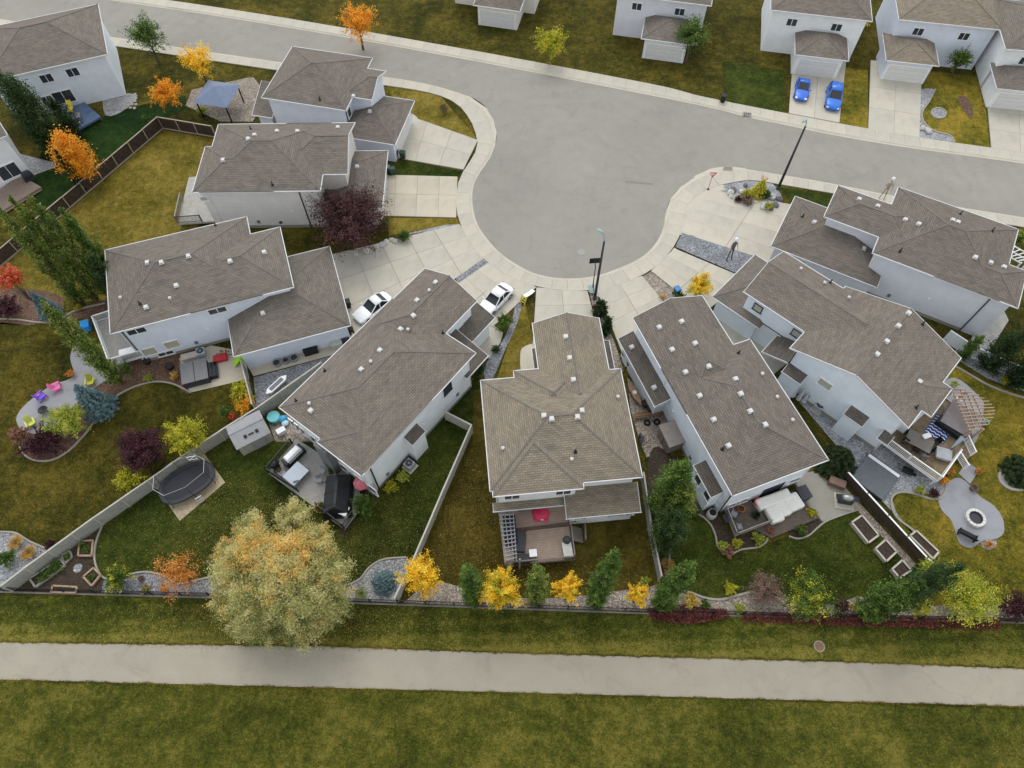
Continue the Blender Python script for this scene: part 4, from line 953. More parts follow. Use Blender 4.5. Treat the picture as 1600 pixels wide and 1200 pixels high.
rail(dG, (278, 349), (316, 346), DARKWOOD, 1.0, False); rail(dG, (278, 349), (286, 312), GREYWOOD, 1.0, False)
dF = deck('pale angular deck behind the grey right hand house', [(1535, 492), (1566, 480), (1576, 500), (1548, 545), (1512, 545)], .5, R(-50), DK_PALE)
dI = deck('brown plank deck at the left edge', [(-20, 312), (30, 272), (64, 292), (10, 325), (-20, 345)], .5, R(38), plain('deck_reddish', (.25, .19, .155), .8, .15))
MB().beam(G(64, 296, .2) - dI.location, G(8, 331, .2) - dI.location, .3, .12).obj('step_board', WOOD, dI)
dJ = deck('blue painted deck with yellow chair at the top left', [(95, 172), (132, 160), (157, 182), (121, 202)], .6, R(22), DK_BLUE)

# ================================================================== pergolas
def slat(root, a, b, w_, h_, mat, name='slat'): MB().beam(a - root.location, b - root.location, w_, h_).obj(name, mat, root)
pg = thing('pergola', 'narrow grey slatted pergola along the left edge of the taupe deck', 'pergola', G(795, 850)); PZ = 2.7
PGM = plain('pergola_grey', (.27, .275, .28), .7, .1)
for i in range(13):
    t = i / 12; slat(pg, G(778 + 13 * t, 799 + 77 * t, PZ + .12), G(803 + 5 * t, 798 + 73 * t, PZ + .12), .07, .14, PGM)
for s_ in (.1, .4, .7, .95): slat(pg, G(778 + 25 * s_, 797, PZ), G(790 + 18 * s_, 877, PZ), .07, .14, PGM, 'beam')
for t, s_ in ((0.03, .1), (.5, .1), (.97, .1), (.97, .9)):
    p = G(778 + 13 * t + 24 * s_, 799 + 77 * t, PZ); MB().box((0, 0, PZ / 2), (.14, .14, PZ)).obj('post', PGM, pg, loc=(p.x - pg.location.x, p.y - pg.location.y, 0))
pe = thing('pergola', 'raw timber pergola over the curved corner of the weathered deck', 'pergola', G(1520, 660)); PZ = 3.3
TIM = plain('timber_tan', (.40, .29, .205), .8, .15)
for i in range(13):
    t = i / 12; k_ = 1 - t
    slat(pe, G(1484 + 29 * t, 608 + 64 * t, PZ + .1), G(k_ * k_ * 1507 + 2 * t * k_ * 1585 + t * t * 1535, k_ * k_ * 608 + 2 * t * k_ * 635 + t * t * 669, PZ + .1), .06, .12, TIM)
for a_, b_ in (((1487, 608), (1516, 673)), ((1500, 607), (1524, 671)), ((1509, 609), (1533, 671)), ((1520, 617), (1540, 662))): slat(pe, G(*a_, PZ), G(*b_, PZ), .07, .15, TIM, 'beam')
for u, v in ((1488, 612), (1510, 612), (1518, 672), (1537, 670)):
    p = G(u, v, PZ); MB().box((0, 0, PZ / 2), (.15, .15, PZ)).obj('post', TIM, pe, loc=(p.x - pe.location.x, p.y - pe.location.y, 0))
pf = thing('pergola', 'white slatted pergola behind the grey house', 'pergola', G(1590, 420)); PZ = 2.8
for i in range(6): slat(pf, G(1562 + i * 6, 392 + i * 3, PZ + .1), G(1580 + i * 7, 380 + i * 5, PZ + .1), .07, .13, WHITE)
for i in range(3): slat(pf, G(1563 + i * 9, 393 - i * 5, PZ), G(1596 + i * 10, 412 - i * 5, PZ), .07, .13, WHITE, 'beam')
for u, v in ((1564, 392), (1582, 382), (1596, 410), (1614, 402)):
    p = G(u, v, PZ); MB().box((0, 0, PZ / 2), (.13, .13, PZ)).obj('post', WHITE, pf, loc=(p.x - pf.location.x, p.y - pf.location.y, 0))
gz = thing('gazebo', 'black framed gazebo with blue hip canopy', 'gazebo', G(350, 172), R(-12)); gw = 1.9
for x in (-gw, gw):
    for y in (-gw, gw): MB().box((x, y, 1.2), (.13, .13, 2.4)).obj('post', BLACK, gz)
cv = plain('gazebo_canopy', S(112, 124, 148), .7, .1)
MB().add([(-gw - .3, -gw - .3, 2.4), (gw + .3, -gw - .3, 2.4), (gw + .3, gw + .3, 2.4), (-gw - .3, gw + .3, 2.4), (0, 0, 3.5)], [(0, 1, 4), (1, 2, 4), (2, 3, 4), (3, 0, 4), (3, 2, 1, 0)]).obj('canopy', cv, gz)
for a_, b_ in (((-gw, -gw), (gw, -gw)), ((gw, -gw), (gw, gw)), ((gw, gw), (-gw, gw)), ((-gw, gw), (-gw, -gw))): MB().beam((*a_, 2.33), (*b_, 2.33), .08, .1).obj('beam', BLACK, gz)

# ================================================================== vehicles
TYRE = plain('tyre_rubber', (.012, .012, .013), .85); CGLASS = plain('car_glass', (.02, .026, .032), .06, .2, 1, 0, spec=.7); LAMPW = plain('headlight', (.7, .72, .74), .15); LAMPR = plain('taillight', (.35, .015, .015), .2)
def car(name, label, px, px2, col, L=4.6, W=1.82, H_=1.45, suv=False, group=None):
    paint = plain('paint_' + name + str(col), col, .25, .03, 1, 0, spec=.6)
    a, b = G(*px), G(*px2); t = thing(name, label, 'car', (a.x, a.y, .08), math.atan2(b.y - a.y, b.x - a.x), group)
    def ring(x, hw, z0, z1, tb=.12):
        pts = [(hw * .90, z0), (hw, z0 + .16), (hw, z0 + (z1 - z0) * .62), (hw - tb * .5, z1 - .04), (hw - tb * 1.6, z1)]
        return [(x, y, z) for y, z in pts] + [(x, -y, z) for y, z in reversed(pts)]
    h = L / 2; k = W / 2; bz = .92 if suv else .84
    body = MB().loft([ring(-h, k * .76, .36, .70), ring(-h + .10, k * .88, .26, .86 if suv else .80), ring(-h + .5, k * .98, .2, bz + .06), ring(-h + 1.2, k, .18, bz + .03), ring(0, k, .18, bz), ring(h - 1.35, k, .18, bz - .01), ring(h - .6, k * .97, .2, bz - .10), ring(h - .16, k * .87, .24, bz - .22), ring(h, k * .66, .34, .58)])
    body.obj('body', paint, t, True, 0)
    x0, x1, x2, x3 = (-h + .28, -h + .75, h - 2.25, h - 1.45) if suv else (-h + .55, -h + 1.25, h - 2.3, h - 1.45); zr = H_ - .02
    kk = k * .93; kt = k * .70
    gl = MB().loft([[(x0, kk * .86, bz - .05), (x0, -kk * .86, bz - .05)][:1] + [(x1, kt, zr - .07), (x1, -kt, zr - .07), (x0, -kk * .86, bz - .05)]], False) if False else None
    roof = MB().loft([[(x1 - .02, kt * .93, zr - .05), (x1 - .02, -kt * .93, zr - .05), (x1 - .02, -kt, zr - .1), (x1 - .02, kt, zr - .1)], [((x1 + x2) / 2, kt * .95, zr), ((x1 + x2) / 2, -kt * .95, zr), ((x1 + x2) / 2, -kt * 1.04, zr - .09), ((x1 + x2) / 2, kt * 1.04, zr - .09)], [(x2 + .02, kt * .92, zr - .05), (x2 + .02, -kt * .92, zr - .05), (x2 + .02, -kt, zr - .1), (x2 + .02, kt, zr - .1)]])
    roof.obj('roof', paint, t, True)
    fr = MB()
    for s_ in (1, -1):
        fr.beam((x0 - .03, s_ * kk * .86, bz - .02), (x1, s_ * kt, zr - .06), .09, .06); fr.beam((x3 + .05, s_ * kk * .9, bz - .05), (x2, s_ * kt, zr - .06), .08, .06); fr.beam(((x1 + x2) / 2 + .1, s_ * kk * .985, bz - .02), ((x1 + x2) / 2, s_ * kt * 1.04, zr - .09), .08, .05)
    fr.obj('pillars', paint, t)
    MB().add([(x3, kk * .9, bz - .06), (x3, -kk * .9, bz - .06), (x2, -kt * .97, zr - .06), (x2, kt * .97, zr - .06)], [(3, 2, 1, 0)]).obj('windshield', CGLASS, t)
    MB().add([(x0, kk * .86, bz - .03), (x0, -kk * .86, bz - .03), (x1, -kt * .97, zr - .06), (x1, kt * .97, zr - .06)], [(0, 1, 2, 3)]).obj('rear_window', CGLASS, t)
    for s_ in (1, -1):
        MB().add([(x0 + .06, s_ * kk * .9, bz - .02), (x3 - .03, s_ * kk * .97, bz - .04), (x2 - .02, s_ * kt * 1.0, zr - .09), (x1 + .02, s_ * kt * 1.0, zr - .09)], [(0, 1, 2, 3) if s_ < 0 else (3, 2, 1, 0)]).obj('side_window', CGLASS, t)
        MB().ell((x3 - .12, s_ * (k + .08), bz + .06), (.09, .12, .08), 10, 6).obj('mirror', paint, t, True)
        MB().ell((h - .17, s_ * k * .66, .60), (.17, .2, .07), 10, 6).obj('headlight', LAMPW, t, True); MB().ell((-h + .1, s_ * k * .7, .73), (.08, .17, .09), 10, 6).obj('taillight', LAMPR, t, True)
        for x in (-h + .88, h - .92):
            wl = MB(); wl.tube((x, s_ * (k - .2), .33), (x, s_ * (k + .015), .33), .33, .33, 20); wo = wl.obj('wheel', TYRE, t)
            MB().tube((x, s_ * (k - .02), .33), (x, s_ * (k + .03), .33), .21, .19, 14).obj('rim', STEEL, wo)
    for s_ in (1, -1):
        for x in ((x1 + x2) / 2 + .1, x3 - .35, x1 + .05): MB().box((x, s_ * (k + .002), .56), (.018, .012, .5)).obj('door_seam', BLACK, t)
        MB().box(((x1 + x2) / 2 - .05, s_ * (k + .012), .74), (.16, .03, .03)).obj('door_handle', STEEL, t)
    MB().box((x3 + .12, 0, bz - .045), (.06, W * .7, .02)).obj('wiper_cowl', BLACK, t)
    MB().box((h - .04, 0, .42), (.06, W * .5, .14)).obj('grille', BLACK, t); MB().box((-h + .02, 0, .56), (.04, .5, .12)).obj('licence_plate', LAMPW, t)
    return t
WP = (.80, .81, .82)
car('sedan', 'white sedan parked in front of the long white house', (774, 474), (745, 503), WP, 4.6)
car('hatchback', 'white car half hidden by the long brown roof', (584, 486), (548, 512), WP, 4.4, 1.82, 1.5)
car('hatchback', 'small blue car nearer the street lamp across the street', (1251, 146), (1247, 172), (.02, .13, .62), 4.1, 1.75, 1.48)
car('suv', 'larger blue car parked beside the far lawn', (1300, 158), (1297, 186), (.02, .15, .60), 4.7, 1.9, 1.7, True)

# ================================================================== street furniture
LP = plain('lamp_pole', (.035, .038, .042), .5, .1, metal=.2); LH = plain('lamp_head_teal', (.25, .36, .36), .4)
def lamp(label, base, tip, h=9.0):
    b = G(*base); t = thing('street_lamp', label, 'street lamp', (b.x, b.y, .05), 0, 'street lamps'); q = G(*tip, 10.0) - b
    m = MB(); m.tube((0, 0, 0), (0, 0, h), .16, .10, 10); m.obj('pole', LP, t, True)
    MB().lathe([(.24, 0), (.24, .08), (.15, .5), (.12, .55)], n=12).obj('base_cover', plain('lamp_base_green', (.05, .075, .075), .5), t)
    pts = [Vector((0, 0, h - .1)), Vector((q.x * .15, q.y * .15, h + .45)), Vector((q.x * .45, q.y * .45, h + .8)), Vector((q.x * .8, q.y * .8, h + .95))]
    MB().path([tuple(p) for p in pts], .06, 8).obj('arm', LH, t)
    c = Vector((q.x, q.y, h + .95)); d = math.atan2(q.y, q.x)
    MB().ell((0, 0, 0), (.42, .17, .11), 12, 6).obj('luminaire', LH, t, True, loc=c, rz=d)
lamp('tall street lamp beside the black basketball hoop', (929, 467), (938, 361)); lamp('tall street lamp at the corner rockery', (1215, 296), (1257, 189))
def hoop(label, base, rz, board, frame, h=3.0, basemat=None, pole=None):
    b = G(*base); t = thing('basketball_hoop', label, 'basketball hoop', (b.x, b.y, .1), rz)
    MB().box((0, -.5, .1), (.8, 1.1, .2)).obj('base', basemat or BLACK, t, bevel=.05)
    MB().tube((0, -.3, .15), (0, -.15, h - .3), .055, .05, 8).obj('pole', pole or BLACK, t); MB().beam((0, -.9, .15), (0, -.27, 1.3), .05, .05).obj('brace', pole or BLACK, t)
    MB().beam((0, -.15, h - .35), (0, .35, h), .08, .08).obj('arm', pole or BLACK, t)
    MB().box((0, .4, h + .1), (1.15, .05, .75)).obj('backboard', board, t); MB().box((0, .43, h - .02), (.5, .03, .36)).obj('target_square', frame, t)
    r = MB(); n = 16
    for i in range(n):
        a0, a1 = 2 * math.pi * i / n, 2 * math.pi * (i + 1) / n; r.tube((.23 * math.cos(a0), .68 + .23 * math.sin(a0), h - .15), (.23 * math.cos(a1), .68 + .23 * math.sin(a1), h - .15), .014, .014, 6)
    r.obj('rim', RED, t); MB().lathe([(.23, h - .16), (.14, h - .55)], (0, .68, 0), 12).obj('net', WHITE, t)
hoop('portable basketball hoop with black backboard beside the street lamp', (925, 448), R(5), BLACK, DKGREY, 3.6, plain('hoop_base_teal', (.27, .34, .35), .6))
def figure(label, base, h, rz, cloth, skin, legm):
    b = G(*base); t = thing('lawn_figure', label, 'figure', (b.x, b.y, .08), rz); k = h / 1.8
    m = MB(); V = lambda x, y, z: (x * k, y * k, z * k)
    for s_ in (-1, 1): m.tube(V(s_ * .15, -.03, 0), V(s_ * .11, .0, .45), .026 * k, .034 * k, 10); m.tube(V(s_ * .11, 0, .43), V(s_ * .07, 0, .92), .034 * k, .05 * k, 10); m.ell(V(s_ * .155, -.08, .04), (.035 * k, .09 * k, .045 * k), 10, 6)
    m.obj('legs', legm, t, True)
    m = MB(); m.ell(V(0, 0, 1.15), (.12 * k, .085 * k, .30 * k), 14, 10); m.ell(V(0, 0, 1.36), (.18 * k, .09 * k, .09 * k), 14, 8); m.tube(V(0, 0, 1.4), V(0, 0, 1.56), .05 * k, .05 * k, 8); m.obj('torso', cloth, t, True)
    for s_ in (-1, 1):
        m = MB(); m.tube(V(s_ * .16, 0, 1.4), V(s_ * .21, -.05, 1.12), .03 * k, .025 * k, 8); m.tube(V(s_ * .21, -.05, 1.12), V(s_ * .2, -.22, .98), .025 * k, .02 * k, 8); m.ell(V(s_ * .2, -.25, .96), (.025 * k, .05 * k, .022 * k), 8, 6); m.obj('arm', skin, t, True)
    m = MB(); m.ell(V(0, -.01, 1.70), (.12 * k, .13 * k, .14 * k), 14, 10); m.ell(V(0, -.13, 1.69), (.02 * k, .03 * k, .03 * k), 8, 5); m.obj('head', LAMPW, t, True)
    MB().box(V(0, 0, .02), (.9, .5, .04)).obj('foot_plate', MIDGREY, t)
SKN = plain('figure_pink', (.50, .32, .25), .6)
figure('tall decoration figure with white round head on the blue gravel', (1138, 406), 3.4, R(15), plain('figure_grey', (.10, .105, .12), .8), SKN, DKGREY)
figure('tan decoration figure with white head behind the grey roofs', (1376, 312), 3.3, R(-15), plain('figure_tan', (.45, .36, .28), .8), SKN, plain('figure_tan', (.45, .36, .28), .8))
t = thing('street_sign', 'red triangular sign on a thin pole at the sidewalk corner', 'sign', (*G(1106, 297)[:2], .1)); MB().tube((0, 0, 0), (0, 0, 2.3), .035, .03, 8).obj('pole', RED, t)
sg = MB(); q_ = [(-.38, 0, 2.55), (.38, 0, 2.55), (0, 0, 1.9)]
for i in range(3): sg.beam(q_[i], q_[(i + 1) % 3], .03, .13, (0, 1, 0))
sg.obj('triangle', RED, t); MB().add([(-.3, .012, 2.5), (.3, .012, 2.5), (0, .012, 2.0)], [(0, 1, 2)]).obj('face', WHITE, t); MB().lathe([(.16, 0), (.16, .06), (.05, .1)], n=12).obj('base', DKGREY, t)
MB_G = plain('bin_green', (.035, .075, .05), .5)
def cart(label, px, mat, rz=0, lidmat=None):
    b = G(*px); t = thing('wheeled_bin', label, 'bin', (b.x, b.y, .06), rz, 'wheeled bins')
    MB().loft([[(-.24, -.27, .08), (.24, -.27, .08), (.24, .22, .08), (-.24, .22, .08)], [(-.3, -.36, .95), (.3, -.36, .95), (.3, .3, .95), (-.3, .3, .95)]]).obj('body', mat, t, bevel=.03)
    MB().loft([[(-.32, -.38, .95), (.32, -.38, .95), (.32, .36, .95), (-.32, .36, .95)], [(-.27, -.3, 1.06), (.27, -.3, 1.06), (.27, .3, 1.06), (-.27, .3, 1.06)]]).obj('lid', lidmat or mat, t, bevel=.02)
    for x in (-.26, .26): MB().tube((x, .24, .12), (x * 1.2, .24, .12), .12, .12, 12).obj('wheel', TYRE, t)
    MB().tube((-.25, .38, .92), (.25, .38, .92), .025, .025, 6).obj('handle', mat, t)
cart('black wheeled bin against the garage at the top left street', (619, 245), BLACK, 1.3); cart('green wheeled bin next to the black bin by the top left driveway', (630, 248), MB_G, 1.4)
cart('black wheeled bin behind the warm concrete driveway', (606, 271), BLACK, 1.5, MIDGREY); cart('green wheeled bin behind the warm concrete driveway', (614, 273), MB_G, 1.6)
cart('black wheeled bin nearer the cedars beside the low dark roof', (976, 562), BLACK, .4); cart('black wheeled bin further along the low dark roof', (984, 577), BLACK, .5)
cart('black bin at the front corner of the blue grey garage', (545, 480), BLACK, .3); cart('black bin beside the pale chest along the garage', (546, 522), BLACK, .3)
cart('green bin with a blue lid box behind the golden shrub', (1056, 460), MB_G, .4, plain('bin_blue', (.05, .22, .5), .5))
cart('dark bin on the far sidewalk by the drain grate', (1128, 160), BLACK, -.2)

# ================================================================== yard things
def box_thing(name, label, cat, px, size, mat, rz, lid=None, lidmat=None, z=0, bevel=.03):
    b = G(*px, z); t = thing(name, label, cat, (b.x, b.y, z), rz)
    MB().box((0, 0, size[2] / 2), size).obj('body', mat, t, bevel=bevel)
    MB().box((0, 0, size[2] + .04), (size[0] + .06, size[1] + .06, .08)).obj('lid', lidmat or mat, t, bevel=bevel)
    return t
# hot tub
t = thing('hot_tub', 'grey hot tub with folded cover on the concrete patio', 'hot tub', (*G(309, 588)[:2], .05), R(18))
MB().box((0, 0, .43), (2.5, 2.4, .86)).obj('cabinet', DKGREY, t, bevel=.08); TUBC = plain('tub_cover', (.185, .185, .19), .7, .08)
MB().box((-.64, 0, .93), (1.25, 2.45, .13)).obj('cover', TUBC, t, bevel=.05); MB().box((.65, 0, .93), (1.25, 2.45, .13)).obj('cover', TUBC, t, bevel=.05)
for x in (-.6, .5): MB().box((x, -1.235, .85), (.07, .03, .25)).obj('strap', BLACK, t)
t = thing('tub_steps', 'dark slatted steps against the hot tub', 'steps', (*G(335, 582)[:2], .05), R(18))
for i in range(3): MB().box((-.2 + i * .27, 0, .62 - i * .2), (.25, 1.7, .06)).obj('tread', DKGREY, t)
for y in (-.8, .8): MB().box((0, y, .3), (.7, .06, .55)).obj('side', BLACK, t)
box_thing('storage_bench', 'pale beige storage bench behind the hot tub', 'bench', (301, 560), (1.8, .65, .55), plain('beige_plastic', (.46, .42, .37), .6), R(18), z=0)
def ac(label, px, rz):
    t = thing('air_conditioner', label, 'air conditioner', (*G(*px)[:2], .06), rz)
    MB().box((0, 0, .05), (1.1, 1.1, .1)).obj('pad', CONC, t); ACM = plain('ac_grey', (.36, .39, .42), .5)
    MB().box((0, 0, .5), (.82, .82, .78)).obj('cabinet', ACM, t, bevel=.05); MB().lathe([(.34, .9), (.34, .915), (.30, .92)], n=20).obj('fan_ring', BLACK, t)
    MB().lathe([(.29, .905), (0.001, .905)], n=20).obj('fan_opening', DKGREY, t); MB().lathe([(.1, .91), (.1, .94), (0.001, .945)], n=12).obj('hub', STEEL, t)
    for i in range(6): a_ = i * math.pi / 3; MB().beam((0, 0, .93), (.33 * math.cos(a_), .33 * math.sin(a_), .925), .025, .012).obj('guard_bar', STEEL, t)
ac('round topped air conditioner beside the hot tub', (318, 556), R(18)); ac('square air conditioner on a slab beside the white house', (641, 730), R(53)); ac('pale air conditioner below the pale blue gable', (1276, 640), R(-44))
t = thing('bicycle', 'red and black bicycle leaning at the garage corner', 'bicycle', (*G(353, 556)[:2], .05), R(15))
for x in (-.5, .5):
    wl = MB(); n = 16
    for i in range(n): a0, a1 = 2 * math.pi * i / n, 2 * math.pi * (i + 1) / n; wl.tube((x + .31 * math.cos(a0), .0, .33 + .31 * math.sin(a0)), (x + .31 * math.cos(a1), .0, .33 + .31 * math.sin(a1)), .025, .025, 6)
    wl.obj('wheel', TYRE, t)
MB().path([(-.5, 0, .33), (-.1, 0, .78), (.35, 0, .82), (.5, 0, .33)], .03).obj('frame', RED, t); MB().path([(-.1, 0, .78), (0, 0, .33), (.35, 0, .82)], .03).obj('down_tube', RED, t); MB().ell((-.15, 0, .95), (.16, .08, .04), 8, 5).obj('saddle', BLACK, t); MB().path([(.3, -.28, 1.0), (.36, 0, .95), (.3, .28, 1.0)], .02).obj('handlebar', BLACK, t)
box_thing('wagon', 'red toy wagon against the blue grey wall', 'wagon', (346, 562), (1.3, .7, .4), RED, R(15), z=0)
t = thing('toy_slide', 'lime green toy at the corner of the low garage roof', 'toy', (*G(374, 568)[:2], .05), R(30)); LIME = plain('lime_plastic', (.32, .66, .03), .45)
MB().loft([[(-.5, -.3, .1), (-.5, .3, .1), (-.5, .3, .2), (-.5, -.3, .2)], [(.3, -.3, .8), (.3, .3, .8), (.3, .3, .9), (.3, -.3, .9)], [(.6, -.3, .85), (.6, .3, .85), (.6, .3, .95), (.6, -.3, .95)]]).obj('chute', LIME, t, bevel=.03)
for y in (-.35, .35): MB().box((.45, y, .6), (.35, .08, 1.2)).obj('side', LIME, t, bevel=.03)
def pot(label, px, r, h, mat, plant=None, z=0.05):
    t = thing('plant_pot', label, 'pot', (*G(*px, z)[:2], z)); MB().lathe([(0.001, 0), (r * .7, 0), (r, h), (r * .86, h), (r * .8, h * .9)], n=16).obj('pot', mat, t, True); MB().lathe([(r * .84, h * .9), (0.001, h * .93)], n=16).obj('soil', SOIL, t)
    return t
PB = plain('pot_blue_grey', (.24, .29, .33), .4)
for (u, v), l, r in (((434, 570), 'largest blue grey pot on the walk by the garage', .42), ((448, 566), 'middle blue grey pot on the walk by the garage', .36), ((461, 562), 'blue grey pot nearest the black composters', .42)): pot(l, (u, v), r, .5, PB)
for (u, v), l in (((482, 552), 'left black composter on the garage walk'), ((492, 549), 'right black composter on the garage walk')): box_thing('composter', l, 'composter', (u, v), (.75, .75, .75), BLACK, R(18))
box_thing('chest', 'pale deck chest beside the garage wall', 'chest', (527, 539), (1.1, 1.2, .8), plain('pale_grey_green', (.45, .47, .42), .6), R(18)); box_thing('chest', 'dark deck chest next to the pale one', 'chest', (540, 531), (.8, 1.1, .8), DKGREY, R(18))
t = thing('boat_hull', 'white canoe like sled propped on the blue grey gravel', 'sled', (*G(435, 606)[:2], .1), R(52))
MB().loft([[(-1.3, -.05, .5), (-1.3, .05, .5), (-1.3, .05, .6), (-1.3, -.05, .6)], [(-.9, -.3, .3), (-.9, .3, .3), (-.9, .34, .62), (-.9, -.34, .62)], [(.9, -.3, .3), (.9, .3, .3), (.9, .34, .62), (.9, -.34, .62)], [(1.3, -.05, .5), (1.3, .05, .5), (1.3, .05, .6), (1.3, -.05, .6)]]).obj('hull', WHITE, t, bevel=.03); MB().box((0, 0, .64), (1.6, .4, .05)).obj('seat', MIDGREY, t)
# adirondack chairs
def adir(label, px, rz, col, z=.05):
    mt = plain('adir' + str(col), col, .45, .06); t = thing('garden_chair', label, 'chair', (*G(*px)[:2], z), rz, 'coloured garden chairs')
    MB().box((0, -.05, .34), (.58, .55, .05), 0, R(-12)).obj('seat', mt, t)
    for i in range(5): MB().box((-.24 + i * .12, .36, .68), (.1, .04, .78 + (.06 if i in (1, 3) else .1 if i == 2 else 0)), 0, R(-22)).obj('back_slat', mt, t)
    for s_ in (-1, 1):
        MB().box((s_ * .36, -.02, .56), (.14, .72, .04)).obj('armrest', mt, t); MB().box((s_ * .33, -.32, .28), (.07, .09, .56)).obj('leg', mt, t); MB().beam((s_ * .31, -.3, .38), (s_ * .31, .52, .06), .06, .1).obj('leg', mt, t)
adir('purple garden chair on the stamped patio', (68, 622), R(145), (.22, .09, .62)); adir('pink garden chair on the stamped patio', (92, 608), R(120), (.80, .17, .42))
adir('olive yellow garden chair beside the blue spruce', (144, 600), R(10), (.46, .47, .05)); adir('lime yellow garden chair by the pinkish shrub', (52, 664), R(40), (.62, .66, .12))
box_thing('water_barrel', 'bright blue barrel beside the corner deck', 'barrel', (139, 514), (.8, .9, .9), plain('bright_blue', (.03, .28, .68), .5), R(20), bevel=.2)
t = thing('fire_bowl', 'black iron fire bowl under the yellow green shrub', 'fire bowl', (*G(71, 644)[:2], .05)); MB().lathe([(.1, .25), (.42, .45), (.46, .46), (.4, .44), (0.01, .3)], n=18).obj('bowl', BLACK, t)
for i in range(3): a_ = i * 2.1; MB().tube((.35 * math.cos(a_), .35 * math.sin(a_), 0), (.3 * math.cos(a_), .3 * math.sin(a_), .4), .03, .03, 6).obj('leg', BLACK, t)
# furniture on the corner deck
box_thing('bench', 'white bench on the grey corner deck', 'bench', (203, 552), (1.6, .6, .45), WHITE, R(18), z=1.2); box_thing('planter_box', 'dark planter box on the grey corner deck', 'planter', (206, 558), (1.6, .35, .35), DKGREY, R(18), z=1.2)
pot('black pot at the corner of the blue grey house', (232, 567), .35, .5, BLACK); pot('black pot under the low windows', (267, 575), .42, .5, BLACK)
# shed
t = thing('shed', 'grey plastic garden shed with ridge roof beside the long fence', 'shed', (*G(397, 684)[:2], 0), R(32)); SHM = plain('shed_wall', (.36, .34, .30), .6); SHR = plain('shed_roof', (.29, .29, .30), .6, .08)
MB().box((0, 0, .9), (3.0, 2.5, 1.8)).obj('wall', SHM, t)
for s_ in (-1, 1): MB().add([(-1.65, s_ * 1.4, 1.75), (1.65, s_ * 1.4, 1.75), (1.65, 0, 2.35), (-1.65, 0, 2.35), (-1.65, s_ * 1.4, 1.68), (1.65, s_ * 1.4, 1.68), (1.65, 0, 2.28), (-1.65, 0, 2.28)], [(0, 1, 2, 3) if s_ < 0 else (3, 2, 1, 0), (7, 6, 5, 4) if s_ < 0 else (4, 5, 6, 7), (0, 4, 5, 1), (1, 5, 6, 2), (0, 3, 7, 4)]).obj('roof', SHR, t)
MB().box((0, 0, 2.36), (3.3, .12, .06)).obj('ridge', plain('shed_ridge', (.25, .27, .33), .5), t)
for x in (-1.5, 1.5): MB().add([(x, -1.2, 1.75), (x, 1.2, 1.75), (x, 0, 2.3)], [(0, 1, 2) if x > 0 else (2, 1, 0)]).obj('gable', SHM, t)
for x in (-.55, .0, .55): MB().box((x + .1, -.75, 2.08), (.26 if x else .5, .3 if x else .12, .06), 0, R(23)).obj('roof_light', BLACK, t)
MB().box((.3, -1.28, .85), (1.3, .06, 1.6)).obj('door', SHR, t)
t = thing('water_table', 'turquoise pool toys heaped beside the shed', 'toy', (*G(430, 655)[:2], 0), .4); TQ = plain('turquoise', (.16, .52, .55), .5)
MB().lathe([(0.01, .5), (.5, .55), (.6, .62), (.62, .45), (.5, 0)], n=16).obj('tub', TQ, t); MB().ell((.7, -.4, .3), (.45, .35, .3), 12, 7).obj('float', plain('toy_blue', (.06, .35, .6), .4), t, True); MB().ell((.8, -.9, .2), (.35, .35, .2), 12, 7).obj('ball', plain('toy_ltblue', (.45, .65, .72), .4), t, True)
box_thing('chest', 'white cooler box near the shed corner', 'cooler', (441, 676), (.8, .5, .5), WHITE, R(35))
# trampoline
t = thing('trampoline', 'oval black trampoline with enclosure on the sand pad', 'trampoline', (*G(297, 758)[:2], .03), R(36)); A_, B_ = 2.5, 1.55; zt = .75
def oval(a, b, z, n=28): return [(a * math.copysign(abs(math.cos(i * 2 * math.pi / n)) ** .75, math.cos(i * 2 * math.pi / n)), b * math.copysign(abs(math.sin(i * 2 * math.pi / n)) ** .8, math.sin(i * 2 * math.pi / n)), z) for i in range(n)]
MB().add(oval(A_ * .86, B_ * .8, zt), [tuple(range(28))]).obj('mat', plain('tramp_mat', (.02, .022, .028), .6), t)
MB().loft([oval(A_, B_, zt - .03), oval(A_, B_, zt + .05), oval(A_ * .87, B_ * .81, zt + .05), oval(A_ * .87, B_ * .81, zt - .03)], False).obj('padding', plain('tramp_pad', (.03, .035, .045), .5), t)
MB().path(oval(A_ + .03, B_ + .03, zt - .05) + oval(A_ + .03, B_ + .03, zt - .05)[:1], .03).obj('frame', DKGREY, t)
MB().path(oval(A_ * .95, B_ * .95, 2.5, 8) + oval(A_ * .95, B_ * .95, 2.5, 8)[:1], .022).obj('top_hoop', STEEL, t)
o8 = oval(A_ + .05, B_ + .05, 0, 8)
for x, y, _z in o8: MB().path([(x, y, 0), (x, y, zt), (x * .93, y * .93, 2.5)], .03).obj('pole', DKGREY, t)
nk = NT('enclosure_net'); tr_ = nk.n('BsdfTransparent'); mx_ = nk.n('MixShader'); mx_.inputs[0].default_value = .06; nk.fin((.02, .02, .022), .8); nk.l(tr_.outputs[0], mx_.inputs[1]); nk.l(nk.b.outputs[0], mx_.inputs[2]); nk.l(mx_.outputs[0], nk.out.inputs['Surface'])
MB().loft([oval(A_ * .97, B_ * .97, zt), oval(A_ * .95, B_ * .95, 2.48)], False).obj('net', nk.m, t)
MB().path([(1.2, 1.05, 2.0), (1.2, 1.05, 2.6), (1.9, .75, 2.6), (1.9, .75, 2.0), (1.2, 1.05, 2.0), (1.9, .75, 2.6)], .03).obj('hoop_frame', WHITE, t)
for i in range(3): MB().box((.2 + i * .0, -B_ - .35 - i * .16, .6 - i * .2), (.6, .1, .04)).obj('ladder_rung', STEEL, t)
